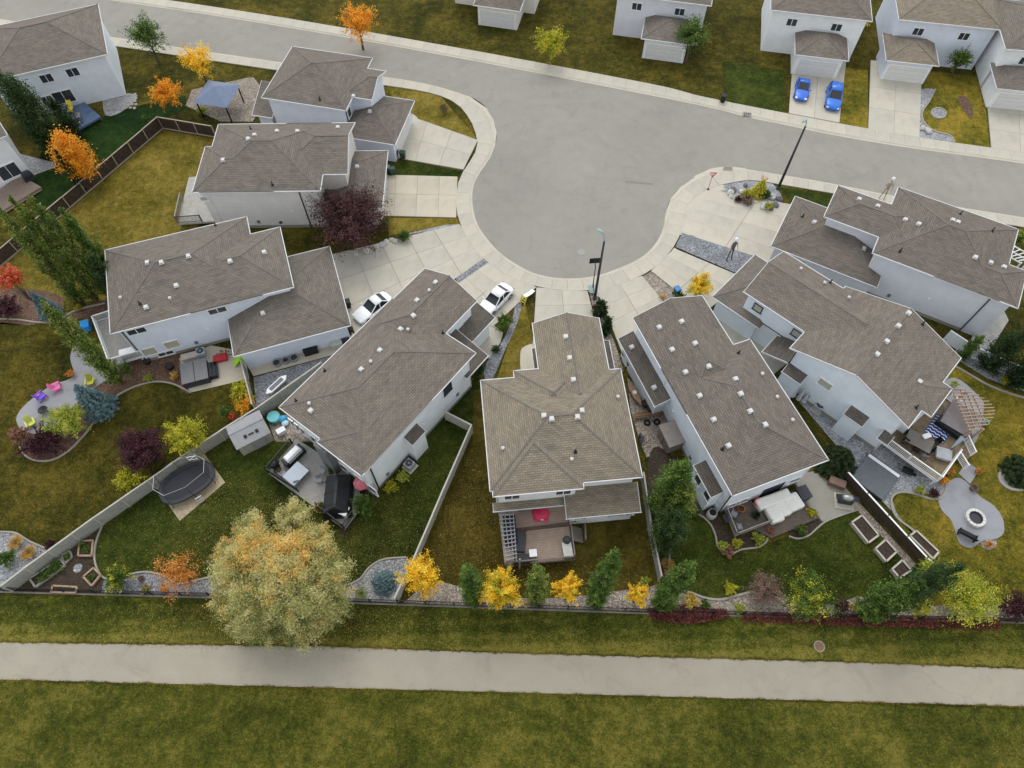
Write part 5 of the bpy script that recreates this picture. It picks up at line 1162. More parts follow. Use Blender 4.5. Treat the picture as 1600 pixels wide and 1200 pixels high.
# raised garden boxes
def gbox(label, px4, h, mat, soil, z=0, w_=.07, group=None):
    P = [G(*p, h) for p in px4]; c = sum(P, Vector()) / len(P); c.z = 0; t = thing('raised_bed', label, 'planter', c, 0, group)
    Q = [Vector((p.x - c.x, p.y - c.y, 0)) for p in P]
    for a_, b_ in zip(Q, Q[1:] + Q[:1]):
        MB().beam(a_ + Vector((0, 0, h / 2)), b_ + Vector((0, 0, h / 2)), w_, h).obj('side_board', mat, t); MB().beam(a_ + Vector((0, 0, h + .012)), b_ + Vector((0, 0, h + .012)), w_ * 2.2, .03).obj('cap_board', mat, t)
    MB().prism([(q.x * .97, q.y * .97) for q in Q], h - .2, h - .08).obj('soil', soil, t); return t
PALEW = plain('pale_planter_wood', (.46, .42, .36), .8, .12)
gbox('largest pale planter box on the dark green lawn', [(1331, 816), (1347, 805), (1373, 836), (1357, 848)], .5, PALEW, SOIL); gbox('middle pale planter box on the dark green lawn', [(1368, 857), (1384, 843), (1401, 862), (1385, 877)], .5, PALEW, SOIL); gbox('smallest pale planter box half under the poplar', [(1394, 889), (1410, 875), (1424, 891), (1406, 903)], .5, PALEW, SOIL)
gbox('long planter box on the fire pit side of the dark fence', [(1422, 837), (1432, 829), (1467, 862), (1458, 873)], .5, PALEW, SOIL)
gbox('upright planter at the top of the vegetable patch', [(124, 846), (145, 844), (143, 868), (122, 868)], .3, WOOD, SOIL); gbox('small green planter beside the long fence', [(96, 868), (109, 861), (112, 869), (101, 880)], .25, GREYWOOD, SOIL)
gbox('long leafy planter against the long fence', [(46, 904), (94, 873), (101, 883), (55, 917)], .3, GREYWOOD, SOIL); gbox('tilted square planter in the vegetable patch', [(130, 901), (146, 887), (157, 898), (143, 915)], .3, WOOD, SOIL); gbox('low planter along the iron fence', [(82, 915), (120, 917), (118, 926), (80, 925)], .25, WOOD, SOIL)
t = thing('stepping_stone', 'round pale stepping stone in the vegetable patch', 'stone', (*G(122, 888)[:2], .02)); MB().lathe([(.4, 0), (.38, .05), (.001, .06)], n=14).obj('stone', GRAVEL, t)
# furniture on the pale grey deck
def table(label, px, z, size, rz, mat, leg=None, h=.73):
    t = thing('patio_table', label, 'table', (*G(*px, z + h)[:2], z), rz); MB().box((0, 0, h), (*size, .05)).obj('table_top', mat, t, bevel=.015)
    for x in (-1, 1):
        for y in (-1, 1): MB().box((x * (size[0] / 2 - .1), y * (size[1] / 2 - .1), h / 2 - .02), (.06, .06, h - .05)).obj('leg', leg or mat, t)
    return t
def chair(label, px, z, rz, mat, group='patio chairs', cush=None):
    t = thing('patio_chair', label, 'chair', (*G(*px, z)[:2], z), rz, group)
    MB().box((0, 0, .42), (.5, .5, .05)).obj('seat', cush or mat, t); MB().box((0, .25, .7), (.5, .05, .55), 0, R(-10)).obj('backrest', cush or mat, t)
    for x in (-.23, .23):
        for y in (-.22, .22): MB().box((x, y, .21), (.035, .035, .42)).obj('leg', mat, t)
        MB().box((x * 1.1, 0, .62), (.05, .48, .03)).obj('armrest', mat, t)
GT = plain('glass_table', (.36, .42, .48), .2, .06)
table('pale glass dining table on the pale grey deck', (462, 740), .7, (1.9, 1.5), R(53), GT, STEEL)
CH = plain('chair_grey', (.27, .28, .29), .5)
for (u, v), a_, l in (((445, 744), 140, 'grey chair left of the pale glass table'), ((465, 753), 200, 'grey chair below the pale glass table'), ((479, 738), -40, 'grey chair right of the pale glass table'), ((500, 752), 10, 'grey chair nearest the black gazebo cover'), ((505, 738), -20, 'grey chair beside the round green shrub')): chair(l, (u, v), .7, R(a_), CH)
t = thing('grill_island', 'long black grill station with white hood cover', 'grill', (*G(458, 711, 1.4)[:2], .7), R(53 - 1)); MB().box((0, 0, .45), (2.2, .8, .9)).obj('cabinet', BLACK, t, bevel=.03); MB().loft([[(-.85, -.4, .9), (.85, -.4, .9), (.85, .4, .9), (-.85, .4, .9)], [(-.75, -.25, 1.25), (.75, -.25, 1.25), (.75, .25, 1.25), (-.75, .25, 1.25)]]).obj('hood', WHITE, t, bevel=.06); MB().box((0, -.44, .8), (1.6, .05, .05)).obj('handle', STEEL, t)
t = thing('smoker', 'black barbecue smoker in the left corner of the pale grey deck', 'barbecue', (*G(430, 727, 1.2)[:2], .7), R(53)); MB().ell((0, 0, .75), (.5, .32, .32), 14, 8).obj('barrel', BLACK, t, True); MB().box((0, .0, .3), (.6, .4, .5)).obj('cart', BLACK, t); MB().tube((.3, 0, 1.0), (.3, 0, 1.4), .05, .05, 8).obj('chimney', BLACK, t)
pot('teal pot beside the white hooded grill', (472, 703), .3, .45, TQ, z=.7); pot('black pot at the left railing of the pale grey deck', (442, 746), .3, .4, BLACK, z=.7); pot('black tub behind the left railing', (436, 738), .35, .5, BLACK, z=.7)
t = thing('covered_furniture', 'big black tarpaulin cover with ridge on the pale grey deck', 'cover', (*G(529, 775, 1.0)[:2], .7), R(2)); TARP = plain('tarp_black', (.012, .013, .016), .4, .3, 2, .5, 5)
MB().loft([[(-1.25, -2.1, 0), (1.25, -2.0, 0), (1.3, 2.0, 0), (-1.25, 1.9, 0)], [(-1.12, -1.85, .9), (1.12, -1.8, .9), (1.15, 1.8, .9), (-1.1, 1.7, .9)], [(-.1, -1.55, 1.5), (.1, -1.5, 1.5), (.12, 1.5, 1.55), (-.1, 1.5, 1.55)]]).obj('tarpaulin', TARP, t, bevel=.12)
for y in (-1.2, 0, 1.2): MB().path([(-1.28, y, .02), (-1.15, y, .9), (0, y, 1.56), (1.17, y, .9), (1.3, y, .02)], .025).obj('hem_rope', TARP, t)
box_thing('side_table', 'small white cabinet at the lower corner of the pale grey deck', 'cabinet', (538, 802), (1.0, .8, .8), WHITE, R(-20), z=.7)
t = thing('parasol', 'folded pink parasol beside the white house corner', 'parasol', (*G(570, 765)[:2], .1)); MB().tube((0, 0, 0), (0, 0, 2.0), .03, .03, 8).obj('pole', WHITE, t); PK = plain('pink_cloth', (.66, .20, .24), .8, .15)
MB().lathe([(.001, 2.1), (.3, 1.95), (.75, 1.55), (.7, 1.53), (.001, 1.95)], n=8).obj('canopy', PK, t)
# furniture on the taupe deck
t = thing('water_table', 'bright red pink toy crab sandbox on the taupe deck', 'toy', (*G(845, 801, 1.1)[:2], .9)); PR = plain('crab_pink', (.72, .05, .13), .45)
MB().lathe([(.001, .3), (.5, .28), (.72, .18), (.75, .05), (.7, 0)], n=18).obj('shell', PR, t, True)
for x in (-.4, .4): MB().ell((x, -.65, .12), (.22, .2, .12), 10, 6).obj('claw', PR, t, True)
MB().box((.1, -.66, .2), (.25, .08, .08)).obj('eye_bar', WHITE, t)
box_thing('lounger', 'dark grey padded bench on the taupe deck', 'lounger', (812, 848), (.95, 1.75, .4), DKGREY, R(-3), z=.9, bevel=.05); box_thing('sofa', 'black outdoor sofa under the grey pergola', 'sofa', (797, 830), (1.0, 2.6, .5), plain('navy_black', (.012, .014, .03), .7), R(5), z=.9, bevel=.06); box_thing('sofa', 'black sofa section along the lower railing', 'sofa', (815, 876), (1.4, .7, .5), BLACK, R(5), z=.9, bevel=.06)
table('small white square table on the taupe deck', (833, 864), .9, (.65, .65), R(5), WHITE, BLACK, .6); box_thing('storage_box', 'pale deck box at the right railing of the taupe deck', 'deck box', (886, 862), (.75, 1.25, .6), plain('pale_grey_box', (.5, .5, .47), .5), R(8), z=.9, bevel=.12)
t = thing('kettle_grill', 'dark round grill above the pale deck box', 'barbecue', (*G(885, 846, 1.2)[:2], .9)); MB().ell((0, 0, .75), (.36, .36, .32), 16, 8).obj('kettle', DKGREY, t, True)
for i in range(3): MB().tube((.3 * math.cos(i * 2.1), .3 * math.sin(i * 2.1), 0), (.15 * math.cos(i * 2.1), .15 * math.sin(i * 2.1), .6), .02, .02, 6).obj('leg', BLACK, t)
# by the low brown deck
t = thing('covered_sofa', 'cream covered sectional sofa on the low brown deck', 'sofa', (*G(1218, 790, .8)[:2], .4), R(20)); 
for c_, d_, r_ in (((-.3, .65, .42), (3.3, 1.0, .84), 0), ((1.25, -.15, .36), (1.5, 1.5, .72), .05), ((-.85, -.55, .36), (1.25, 1.5, .72), -.05), ((.15, -.4, .33), (1.0, 1.3, .66), 0)): MB().box(c_, d_, r_).obj('cushion_cover', CREAM, t, bevel=.16)
box_thing('storage_box', 'dark box at the right end of the cream covered sofa', 'deck box', (1252, 774), (1.0, 1.2, .7), DKGREY, R(20), z=.2, bevel=.06); 
for (u, v), l, a_ in (((1145, 806), 'grey chair by the upper rail of the small raised deck', 60), ((1153, 826), 'pale grey chair at the outer corner of the small raised deck', 100)): chair(l, (u, v), .55, R(a_), MIDGREY, cush=plain('pale_cush', (.30, .31, .32), .8))
box_thing('storage_box', 'grey chest beside the corner of the small raised deck', 'deck box', (1136, 812), (1.0, .7, .7), DKGREY, R(20))
t = thing('plant_pot', 'leafy dark plant in a pot on the small raised deck', 'pot', (*G(1181, 806, .6)[:2], .55)); MB().lathe([(.001, 0), (.22, 0), (.3, .4), (.24, .38)], n=14).obj('pot', BLACK, t)
t = thing('rain_barrel', 'pale rain barrel with dark opening at the house corner', 'barrel', (*G(1110, 806)[:2], 0)); MB().lathe([(.4, 0), (.46, .4), (.4, .9), (.32, .92)], n=18).obj('barrel', plain('barrel_grey', (.42, .40, .38), .6), t, True); MB().lathe([(.32, .9), (.001, .88)], n=18).obj('opening', BLACK, t)
chair('small red chair beside the cream covered sofa', (1181, 789), .4, R(30), RED)
pot('orange bowl of flowers near the patio windows', (1157, 796), .35, .3, plain('orange_flowers', (.5, .16, .03), .8), z=.55)
t = thing('barbecue', 'steel barbecue on a slab right of the low deck', 'barbecue', (*G(1318, 784)[:2], .05), R(-10)); MB().box((0, 0, .02), (1.7, 1.5, .06)).obj('slab', CONC, t); MB().box((0, 0, .5), (1.2, .6, .8)).obj('cabinet', DKGREY, t); MB().ell((0, 0, .95), (.55, .34, .3), 14, 8).obj('hood', STEEL, t, True); 
for x in (-.8, .8): MB().box((x, 0, .9), (.4, .5, .05)).obj('side_shelf', BLACK, t)
box_thing('firewood_stack', 'brown timber chest by the dark pine', 'chest', (1305, 757), (1.4, .7, .6), plain('brown_chest', (.20, .13, .10), .8), R(-25))
t = thing('storage_shed', 'brown grey plastic storage shed against the long house', 'shed', (*G(1046, 690)[:2], 0), R(20.5)); SB = plain('brown_grey_plastic', (.215, .185, .16), .6)
MB().box((0, 0, .85), (1.7, 2.1, 1.7)).obj('body', SB, t, bevel=.04); MB().add([(-.95, -1.15, 1.7), (.95, -1.15, 1.7), (.95, 1.15, 1.95), (-.95, 1.15, 1.95), (-.95, -1.15, 1.62), (.95, -1.15, 1.62), (.95, 1.15, 1.62), (-.95, 1.15, 1.62)], [(0, 1, 2, 3), (4, 0, 3, 7), (1, 5, 6, 2), (0, 4, 5, 1), (3, 2, 6, 7)]).obj('lid', plain('brown_grey_lid', (.25, .22, .195), .6), t); MB().box((-.88, 0, .8), (.04, .03, 1.4)).obj('door_seam', BLACK, t)
t = thing('lumber_pile', 'brown planks laid across the narrow side yard', 'planks', (*G(1014, 650)[:2], .3), R(8))
for i in range(4): MB().box((0, i * .17 - .2, .1 + (i % 2) * .06), (3.2 - .2 * i, .14, .06), .02 * i).obj('plank', plain('plank_brown', (.21, .125, .07), .8), t)
def tyre(label, px):
    t = thing('spare_tyre', label, 'tyre', (*G(*px)[:2], .02), 0, 'spare tyres'); MB().lathe([(.17, .04), (.3, .0), (.34, .1), (.3, .2), (.17, .16), (.17, .04)], n=18).obj('tread', TYRE, t, True)
tyre('black tyre lying near the brown planks', (1011, 661)); tyre('black tyre next to the plastic storage shed', (1026, 660)); pot('dark tub by the low dark roof end', (1008, 634), .4, .6, BLACK); pot('second dark tub beside the planks', (1015, 642), .4, .6, BLACK)
t = thing('clutter', 'brown and white clutter half under the tan eave', 'clutter', (*G(990, 618)[:2], .3), R(-68)); MB().loft([[(-1.4, -.02, .2), (-1.4, .02, .2), (-1.4, .02, .25), (-1.4, -.02, .25)], [(-.5, -.3, .05), (-.5, .3, .05), (-.5, .33, .35), (-.5, -.33, .35)], [(.6, -.3, .05), (.6, .3, .05), (.6, .33, .35), (.6, -.33, .35)], [(1.4, -.02, .2), (1.4, .02, .2), (1.4, .02, .25), (1.4, -.02, .25)]]).obj('hull', plain('clutter_brown', (.30, .19, .12), .5), t, bevel=.02); MB().lathe([(.22, .36), (.2, .4), (.001, .34)], n=14).obj('white_top', WHITE, t)  # boat shape made up as a stand-in for white cloth and wood
chair('dark folded chair in the yellowed side yard', (1001, 688), 0, R(60), DKGREY); box_thing('tool_box', 'blue tool box behind the dark poplars', 'tool box', (1076, 742), (.7, .5, .4), plain('bin_blue', (.05, .22, .5), .5), R(30))
# pale blue house side yard and weathered deck
t = thing('clothes_rack', 'folded white patio umbrella cloths leaning on the pale blue wall', 'umbrella', (*G(1244, 625)[:2], 0), R(-44))
for i, (x, h_) in enumerate(((-.5, 2.4), (.1, 2.2), (.6, 2.0))): MB().lathe([(.02, h_), (.14, h_ * .6), (.26, .25), (.05, .2)], (x, .1 * i, 0), 8).obj('folded_canopy', plain('grey_white_cloth', (.55, .56, .58), .8), t)
t = thing('cargo_lid', 'dark blue grey tonneau cover lying on the gravel', 'cover', (*G(1366, 746)[:2], .02), R(-44)); MB().box((0, 0, .22), (3.2, 3.4, .36)).obj('cover', plain('slate_cover', (.115, .125, .14), .5, .1), t, bevel=.06); MB().box((.0, 1.35, .43), (3.1, .3, .04)).obj('white_stripe', WHITE, t)
table('taupe dining table on the weathered deck', (1437, 689), 1.3, (2.3, 1.5), R(-35), plain('taupe_top', (.165, .145, .125), .5), BLACK)
for (u, v), a_, l in (((1414, 690), 130, 'dark chair left of the taupe dining table'), ((1427, 705), 150, 'dark chair at the lower left of the taupe table'), ((1449, 706), -125, 'dark chair at the lower right of the taupe table'), ((1460, 694), -60, 'dark chair right of the taupe table'), ((1417, 678), 60, 'dark chair at the top left of the taupe table'), ((1440, 715), 170, 'pale cushioned chair near the white railing')): chair(l, (u, v), 1.3, R(a_), BLACK, cush=MIDGREY if 'pale' in l else None)
box_thing('flower_tray', 'white tray with plants on the taupe table', 'tray', (1447, 682), (.7, .4, .12), WHITE, R(20), z=2.05)
t = thing('rug', 'blue and white zigzag rug on the weathered deck', 'rug', (*G(1469, 670, 1.3)[:2], 1.306), R(-44))
MB().box((0, 0, .004), (1.9, 2.6, .008)).obj('field', plain('rug_navy', (.025, .05, .19), .9), t)
for i in range(7):
    z_ = MB(); pts = [(-.9 + j * .22, -1.15 + i * .36 + (.13 if j % 2 else 0), .012) for j in range(9)]
    for a_, b_ in zip(pts[:-1], pts[1:]): z_.beam(a_, b_, .07, .006)
    z_.obj('zigzag', WHITE, t)
box_thing('covered_furniture', 'large grey furniture cover in the pergola corner', 'cover', (1493, 660), (2.6, 2.9, .8), plain('cover_grey', (.20, .18, .18), .7, .1), R(-40), z=1.3, bevel=.35)
box_thing('sofa', 'black sofa between the rug and the grey cover', 'sofa', (1482, 672), (2.7, .9, .65), BLACK, R(-46), z=1.3, bevel=.08); box_thing('ottoman', 'pale round ottoman by the white railing corner', 'ottoman', (1471, 712), (1.3, 1.1, .45), plain('ottoman_grey', (.36, .37, .39), .8), R(-20), z=1.3, bevel=.25)
t = thing('parasol', 'folded blue grey parasol leaning over the ottoman', 'parasol', (*G(1476, 712, 1.3)[:2], 1.3), R(40)); MB().tube((0, 0, 0), (1.3, 0, 1.3), .04, .04, 8).obj('pole', BLACK, t); MB().tube((.5, .1, .8), (1.5, .1, 1.7), .06, .24, 10).obj('folded_canopy', plain('parasol_blue_grey', (.26, .31, .37), .8), t)
t = thing('wheelbarrow', 'black folded frame on the gravel below the white railing', 'wheelbarrow', (*G(1416, 738)[:2], 0), R(-30)); MB().box((0, 0, .35), (.9, .6, .25)).obj('tray', BLACK, t, bevel=.05); MB().tube((.6, -.05, .2), (.6, .05, .2), .2, .2, 14).obj('wheel', TYRE, t)
for y in (-.25, .25): MB().path([(.5, y * .3, .25), (-.3, y, .3), (-1.0, y, .5)], .025).obj('handle', BLACK, t)
# fire pit patio
t = thing('fire_pit', 'round pale stone fire pit on the stamped patio', 'fire pit', (*G(1521, 811)[:2], .05)); ST = plain('pit_stone', (.58, .57, .54), .9, .12)
for i in range(14): a0, a1 = 2 * math.pi * i / 14 + .02, 2 * math.pi * (i + 1) / 14 - .02; MB().prism([(.85 * math.cos(a0), .85 * math.sin(a0)), (.85 * math.cos(a1), .85 * math.sin(a1)), (.6 * math.cos(a1), .6 * math.sin(a1)), (.6 * math.cos(a0), .6 * math.sin(a0))], 0, .38 + random.uniform(-.015, .015)).obj('stone', ST, t)
MB().lathe([(.6, .34), (.55, .36), (.54, .2), (.001, .18)], n=20).obj('liner', DKGREY, t)
t = thing('garden_bench', 'black slatted bench facing the fire pit', 'bench', (*G(1508, 838)[:2], .05), R(148))
for i in range(4): MB().box((0, -.2 + i * .14, .45), (1.5, .11, .04)).obj('seat_slat', BLACK, t)
for i in range(3): MB().box((0, .3 + i * .03, .6 + i * .14), (1.5, .03, .11)).obj('back_slat', BLACK, t)
for x in (-.68, .68): MB().box((x, 0, .3), (.06, .55, .6)).obj('leg', BLACK, t)
pot('brown pot at the foot of the deck steps', (1519, 764), .35, .45, plain('pot_brown', (.16, .10, .08), .8)); pot('teal pot at the outer end of the timber pergola', (1537, 662), .3, .4, TQ)
# front yards
t = thing('toy_slide', 'yellow and white toy slide at the end of the dry grass strip', 'toy', (*G(822, 468)[:2], .08), R(55)); YL = plain('toy_yellow', (.68, .55, .08), .45)
MB().loft([[(-.3, -.25, .75), (-.3, .25, .75), (-.3, .25, .82), (-.3, -.25, .82)], [(.9, -.22, .12), (.9, .22, .12), (.9, .22, .19), (.9, -.22, .19)], [(1.4, -.22, .05), (1.4, .22, .05), (1.4, .22, .1), (1.4, -.22, .1)]]).obj('chute', WHITE, t, bevel=.02)
for y in (-.28, .28): MB().beam((-.75, y, 0), (-.3, y, .95), .08, .1).obj('side', YL, t)
for i in range(3): MB().box((-.62 + i * .13, 0, .2 + i * .25), (.1, .5, .05)).obj('step', YL, t)
t = thing('patio_chair', 'yellow lounge chair on the blue painted deck', 'chair', (*G(111, 172, .7)[:2], .6), R(20)); MB().box((0, 0, .35), (.6, 1.3, .08)).obj('seat', YL, t); MB().box((0, .75, .6), (.6, .08, .7), 0, R(-35)).obj('backrest', YL, t); 
for x in (-.25, .25):
    for y in (-.5, .5): MB().box((x, y, .16), (.05, .05, .32)).obj('leg', WHITE, t)
table('grey round edged table on the blue painted deck', (117, 181), .6, (1.2, 1.0), R(22), MIDGREY); pot('white pot on the edge of the blue painted deck', (124, 193), .25, .35, WHITE, z=.6)
t = thing('barbecue', 'covered black barbecue on the brown deck at the left edge', 'barbecue', (*G(44, 276, .9)[:2], .5), R(38)); MB().loft([[(-.6, -.35, 0), (.6, -.35, 0), (.6, .35, 0), (-.6, .35, 0)], [(-.55, -.32, .8), (.55, -.32, .8), (.55, .32, .8), (-.55, .32, .8)], [(-.35, -.2, 1.15), (.35, -.2, 1.15), (.35, .2, 1.15), (-.35, .2, 1.15)]]).obj('cover', plain('cover_dark', (.03, .035, .045), .6), t, bevel=.08); MB().box((0, -.4, .5), (.8, .04, .04)).obj('handle', BLACK, t)
def rock(label, px, r, mat, grp):
    t = thing('boulder', label, 'rock', (*G(*px)[:2], .05), random.random() * 3, grp); m_ = MB().ell((0, 0, r * .3), (r, r * .75, r * .6), 9, 6)
    m_.v = [(x * random.uniform(.82, 1.15), y * random.uniform(.82, 1.15), z * random.uniform(.85, 1.15)) for x, y, z in m_.v]; m_.obj('stone', mat, t)
RK = plain('pale_rock', (.50, .48, .45), .95, .2, 2, .4); RD = plain('dark_rock', (.16, .15, .17), .95, .25, 2, .4)
for (u, v), r, l in (((1441, 202), .45, 'left pale boulder in the far gravel border'), ((1447, 204), .4, 'middle pale boulder in the far gravel border'), ((1450, 207), .5, 'right pale boulder in the far gravel border')): rock(l, (u, v), r, RK, 'boulders in the far gravel border')
random.seed(31)
cells = [(1130, 298), (1140, 303), (1147, 297), (1152, 308), (1160, 302), (1163, 291), (1170, 309), (1180, 318), (1187, 309), (1196, 321), (1204, 328), (1211, 321), (1206, 309), (1216, 313), (1176, 299), (1142, 309), (1193, 327), (1155, 314)]
for (u, v) in cells: rk_ = random.choice((RK, RK, RD)); rock(('pale' if rk_ is RK else 'dark') + ' boulder among the plants of the corner rockery', (u + random.uniform(-2, 2), v + random.uniform(-1.5, 1.5)), random.uniform(.28, .55), rk_, ('pale' if rk_ is RK else 'dark') + ' rockery stones')
for i, (u, v) in enumerate([(556, 399), (572, 394), (588, 387), (603, 381), (612, 376), (598, 384), (618, 379)]): rock('pale stone edging the plum tree bed', (u, v), random.uniform(.3, .5), RK, 'plum bed stones')
# flagstones by the blue deck
random.seed(5)
fg_ = thing('flagstone_paving', 'irregular pale flagstones laid in dark joints by the blue deck', 'paving', (*G(190, 162)[:2], .014))
for i in range(8):
    for j in range(6):
        u, v = 168 + i * 6 + random.uniform(-1, 1) + (j % 2) * 3, 150 + j * 5.2 + random.uniform(-.8, .8) - i * .3
        if v > 178 - (u - 165) * .18 or v < 146: continue
        p = G(u, v) - fg_.location; n = random.choice((5, 6, 7)); a0 = random.random(); MB().prism([(random.uniform(.19, .27) * math.cos(a0 + k_ * 2 * math.pi / n), random.uniform(.17, .25) * math.sin(a0 + k_ * 2 * math.pi / n)) for k_ in range(n)], 0, .035).obj('flagstone', plain('flagstone_grey', (.33, .32, .29), .95, .2, 2, .3), fg_, loc=(p.x, p.y, 0))
# ================================================================== vegetation
rng = np.random.default_rng(11)
def leaf_obj(name, P, N, size, tint, mat, parent, asp=.55):
    n = len(P); N = N / np.maximum(np.linalg.norm(N, axis=1, keepdims=True), 1e-6)
    r = rng.normal(size=(n, 3)); T = np.cross(N, r); T /= np.maximum(np.linalg.norm(T, axis=1, keepdims=True), 1e-6); Bt = np.cross(N, T)
    s = (size * rng.uniform(.65, 1.35, n))[:, None]
    V = np.empty((n, 4, 3)); V[:, 0] = P - T * s; V[:, 1] = P - Bt * s * asp + N * s * .12; V[:, 2] = P + T * s; V[:, 3] = P + Bt * s * asp + N * s * .12
    me = bpy.data.meshes.new(name); me.vertices.add(4 * n); me.vertices.foreach_set('co', V.ravel().astype(np.float32))
    me.loops.add(4 * n); me.loops.foreach_set('vertex_index', np.arange(4 * n, dtype=np.int32))
    me.polygons.add(n); me.polygons.foreach_set('loop_start', np.arange(0, 4 * n, 4, dtype=np.int32)); me.polygons.foreach_set('loop_total', np.full(n, 4, dtype=np.int32))
    me.update(calc_edges=True)
    at = me.attributes.new('tint', 'FLOAT', 'FACE'); at.data.foreach_set('value', np.clip(tint, 0, 1).astype(np.float32))
    me.materials.append(mat); o = bpy.data.objects.new(name, me); COL.objects.link(o)
    if parent: o.parent = parent
    return o
def clumps(C, rad, per, flat=.8, up=.35, cl_t=None, tv=.22, fine=.0):
    """leaves on the outside of many small clumps; C (k,3) centres, rad (k,)"""
    k = len(C); idx = np.repeat(np.arange(k), per); n = len(idx)
    d = rng.normal(size=(n, 3)); d /= np.linalg.norm(d, axis=1, keepdims=True); d[:, 2] = np.abs(d[:, 2]) * .75 + d[:, 2] * .25
    rr = rad[idx] * np.clip(rng.normal(.85, .34, n), .1, 2.1)
    P = C[idx] + d * rr[:, None] * np.array([1, 1, flat])
    N = d * .7 + rng.normal(size=(n, 3)) * .55 + np.array([0, 0, up])
    t0 = rng.uniform(.15, .85, k) if cl_t is None else cl_t
    return P, N, t0[idx] + rng.normal(0, tv, n)
def strands(A, Bp, per, sig, tv=.16, up=.3, bias=.55, sag=.0):
    """leaves strung along twigs from A to Bp (k,3); denser and looser towards the tip"""
    k = len(A); idx = np.repeat(np.arange(k), per); n = len(idx); u = rng.uniform(.04, 1.06, n) ** bias
    D = Bp - A; L = np.linalg.norm(D, axis=1)
    P = A[idx] + D[idx] * u[:, None]; P[:, 2] += L[idx] * (.10 * np.sin(u * math.pi) - sag * u * u)
    P += rng.normal(size=(n, 3)) * (sig[idx] * (.45 + .55 * u))[:, None]
    N = D[idx] / np.maximum(L[idx], 1e-3)[:, None] * .35 + rng.normal(size=(n, 3)) * .6 + np.array([0, 0, up])
    t0 = rng.uniform(.12, .78, k)
    return P, N, t0[idx] + rng.normal(0, tv, n) + (u - .6) * .25
def limbs(root, base_r, h, targets, name='trunk', mat=None, lean=0):
    m = MB(); pts = [(0, 0, -.05), (.03 * h * .2, .02, h * .3), (0, .03, h * .6), (0, 0, h)]
    rs = [base_r, base_r * .75, base_r * .5, base_r * .15]
    for i in range(3): m.tube(pts[i], pts[i + 1], rs[i], rs[i + 1], 8)
    for t in targets:
        z = max(h * .12, min(h * .85, t[2] * .55)); m.tube((0, 0, z), ((t[0]) * .55, t[1] * .55, (z + t[2]) / 2 + .1), base_r * .35, base_r * .2, 5); m.tube((t[0] * .55, t[1] * .55, (z + t[2]) / 2 + .1), tuple(t), base_r * .2, .015, 5)
    m.obj(name, mat or BARK, root)
LM = {}
def L_(n, a, b, c): LM[n] = leaf_mat('leaf_' + n, a, b, c)
L_('green', S(44, 66, 22), S(76, 104, 40), S(128, 150, 68)); L_('dark', S(30, 50, 24), S(54, 78, 38), S(90, 112, 58)); L_('poplar', S(50, 72, 26), S(92, 116, 46), S(166, 168, 86))
L_('yellow', S(214, 160, 22), S(248, 204, 44), S(255, 230, 100)); L_('yelgreen', S(122, 132, 28), S(178, 176, 46), S(224, 210, 78)); L_('lime', S(108, 130, 36), S(164, 174, 62), S(208, 206, 104)); L_('orange', S(206, 128, 24), S(236, 162, 40), S(248, 194, 78)); L_('rust', S(176, 104, 44), S(214, 142, 66), S(232, 176, 98))
L_('purple', S(38, 18, 26), S(72, 38, 48), S(112, 70, 78)); L_('plumtree', S(40, 22, 24), S(74, 44, 46), S(114, 80, 78)); L_('red', S(170, 62, 40), S(210, 96, 66), S(228, 134, 98)); L_('pinkish', S(110, 74, 60), S(150, 106, 88), S(184, 142, 118))
L_('spruce', S(58, 82, 84), S(94, 122, 126), S(142, 168, 170)); L_('cedar', S(20, 38, 16), S(36, 60, 26), S(60, 84, 38)); L_('pine', S(22, 36, 18), S(40, 56, 28), S(66, 82, 42)); L_('burg', S(80, 38, 40), S(120, 62, 60), S(150, 96, 84)); L_('willow', S(142, 146, 84), S(200, 194, 126), S(232, 222, 168)); L_('twig', S(92, 74, 66), S(134, 110, 96), S(164, 138, 120)); L_('straw', S(176, 138, 58), S(214, 174, 88), S(236, 208, 136))
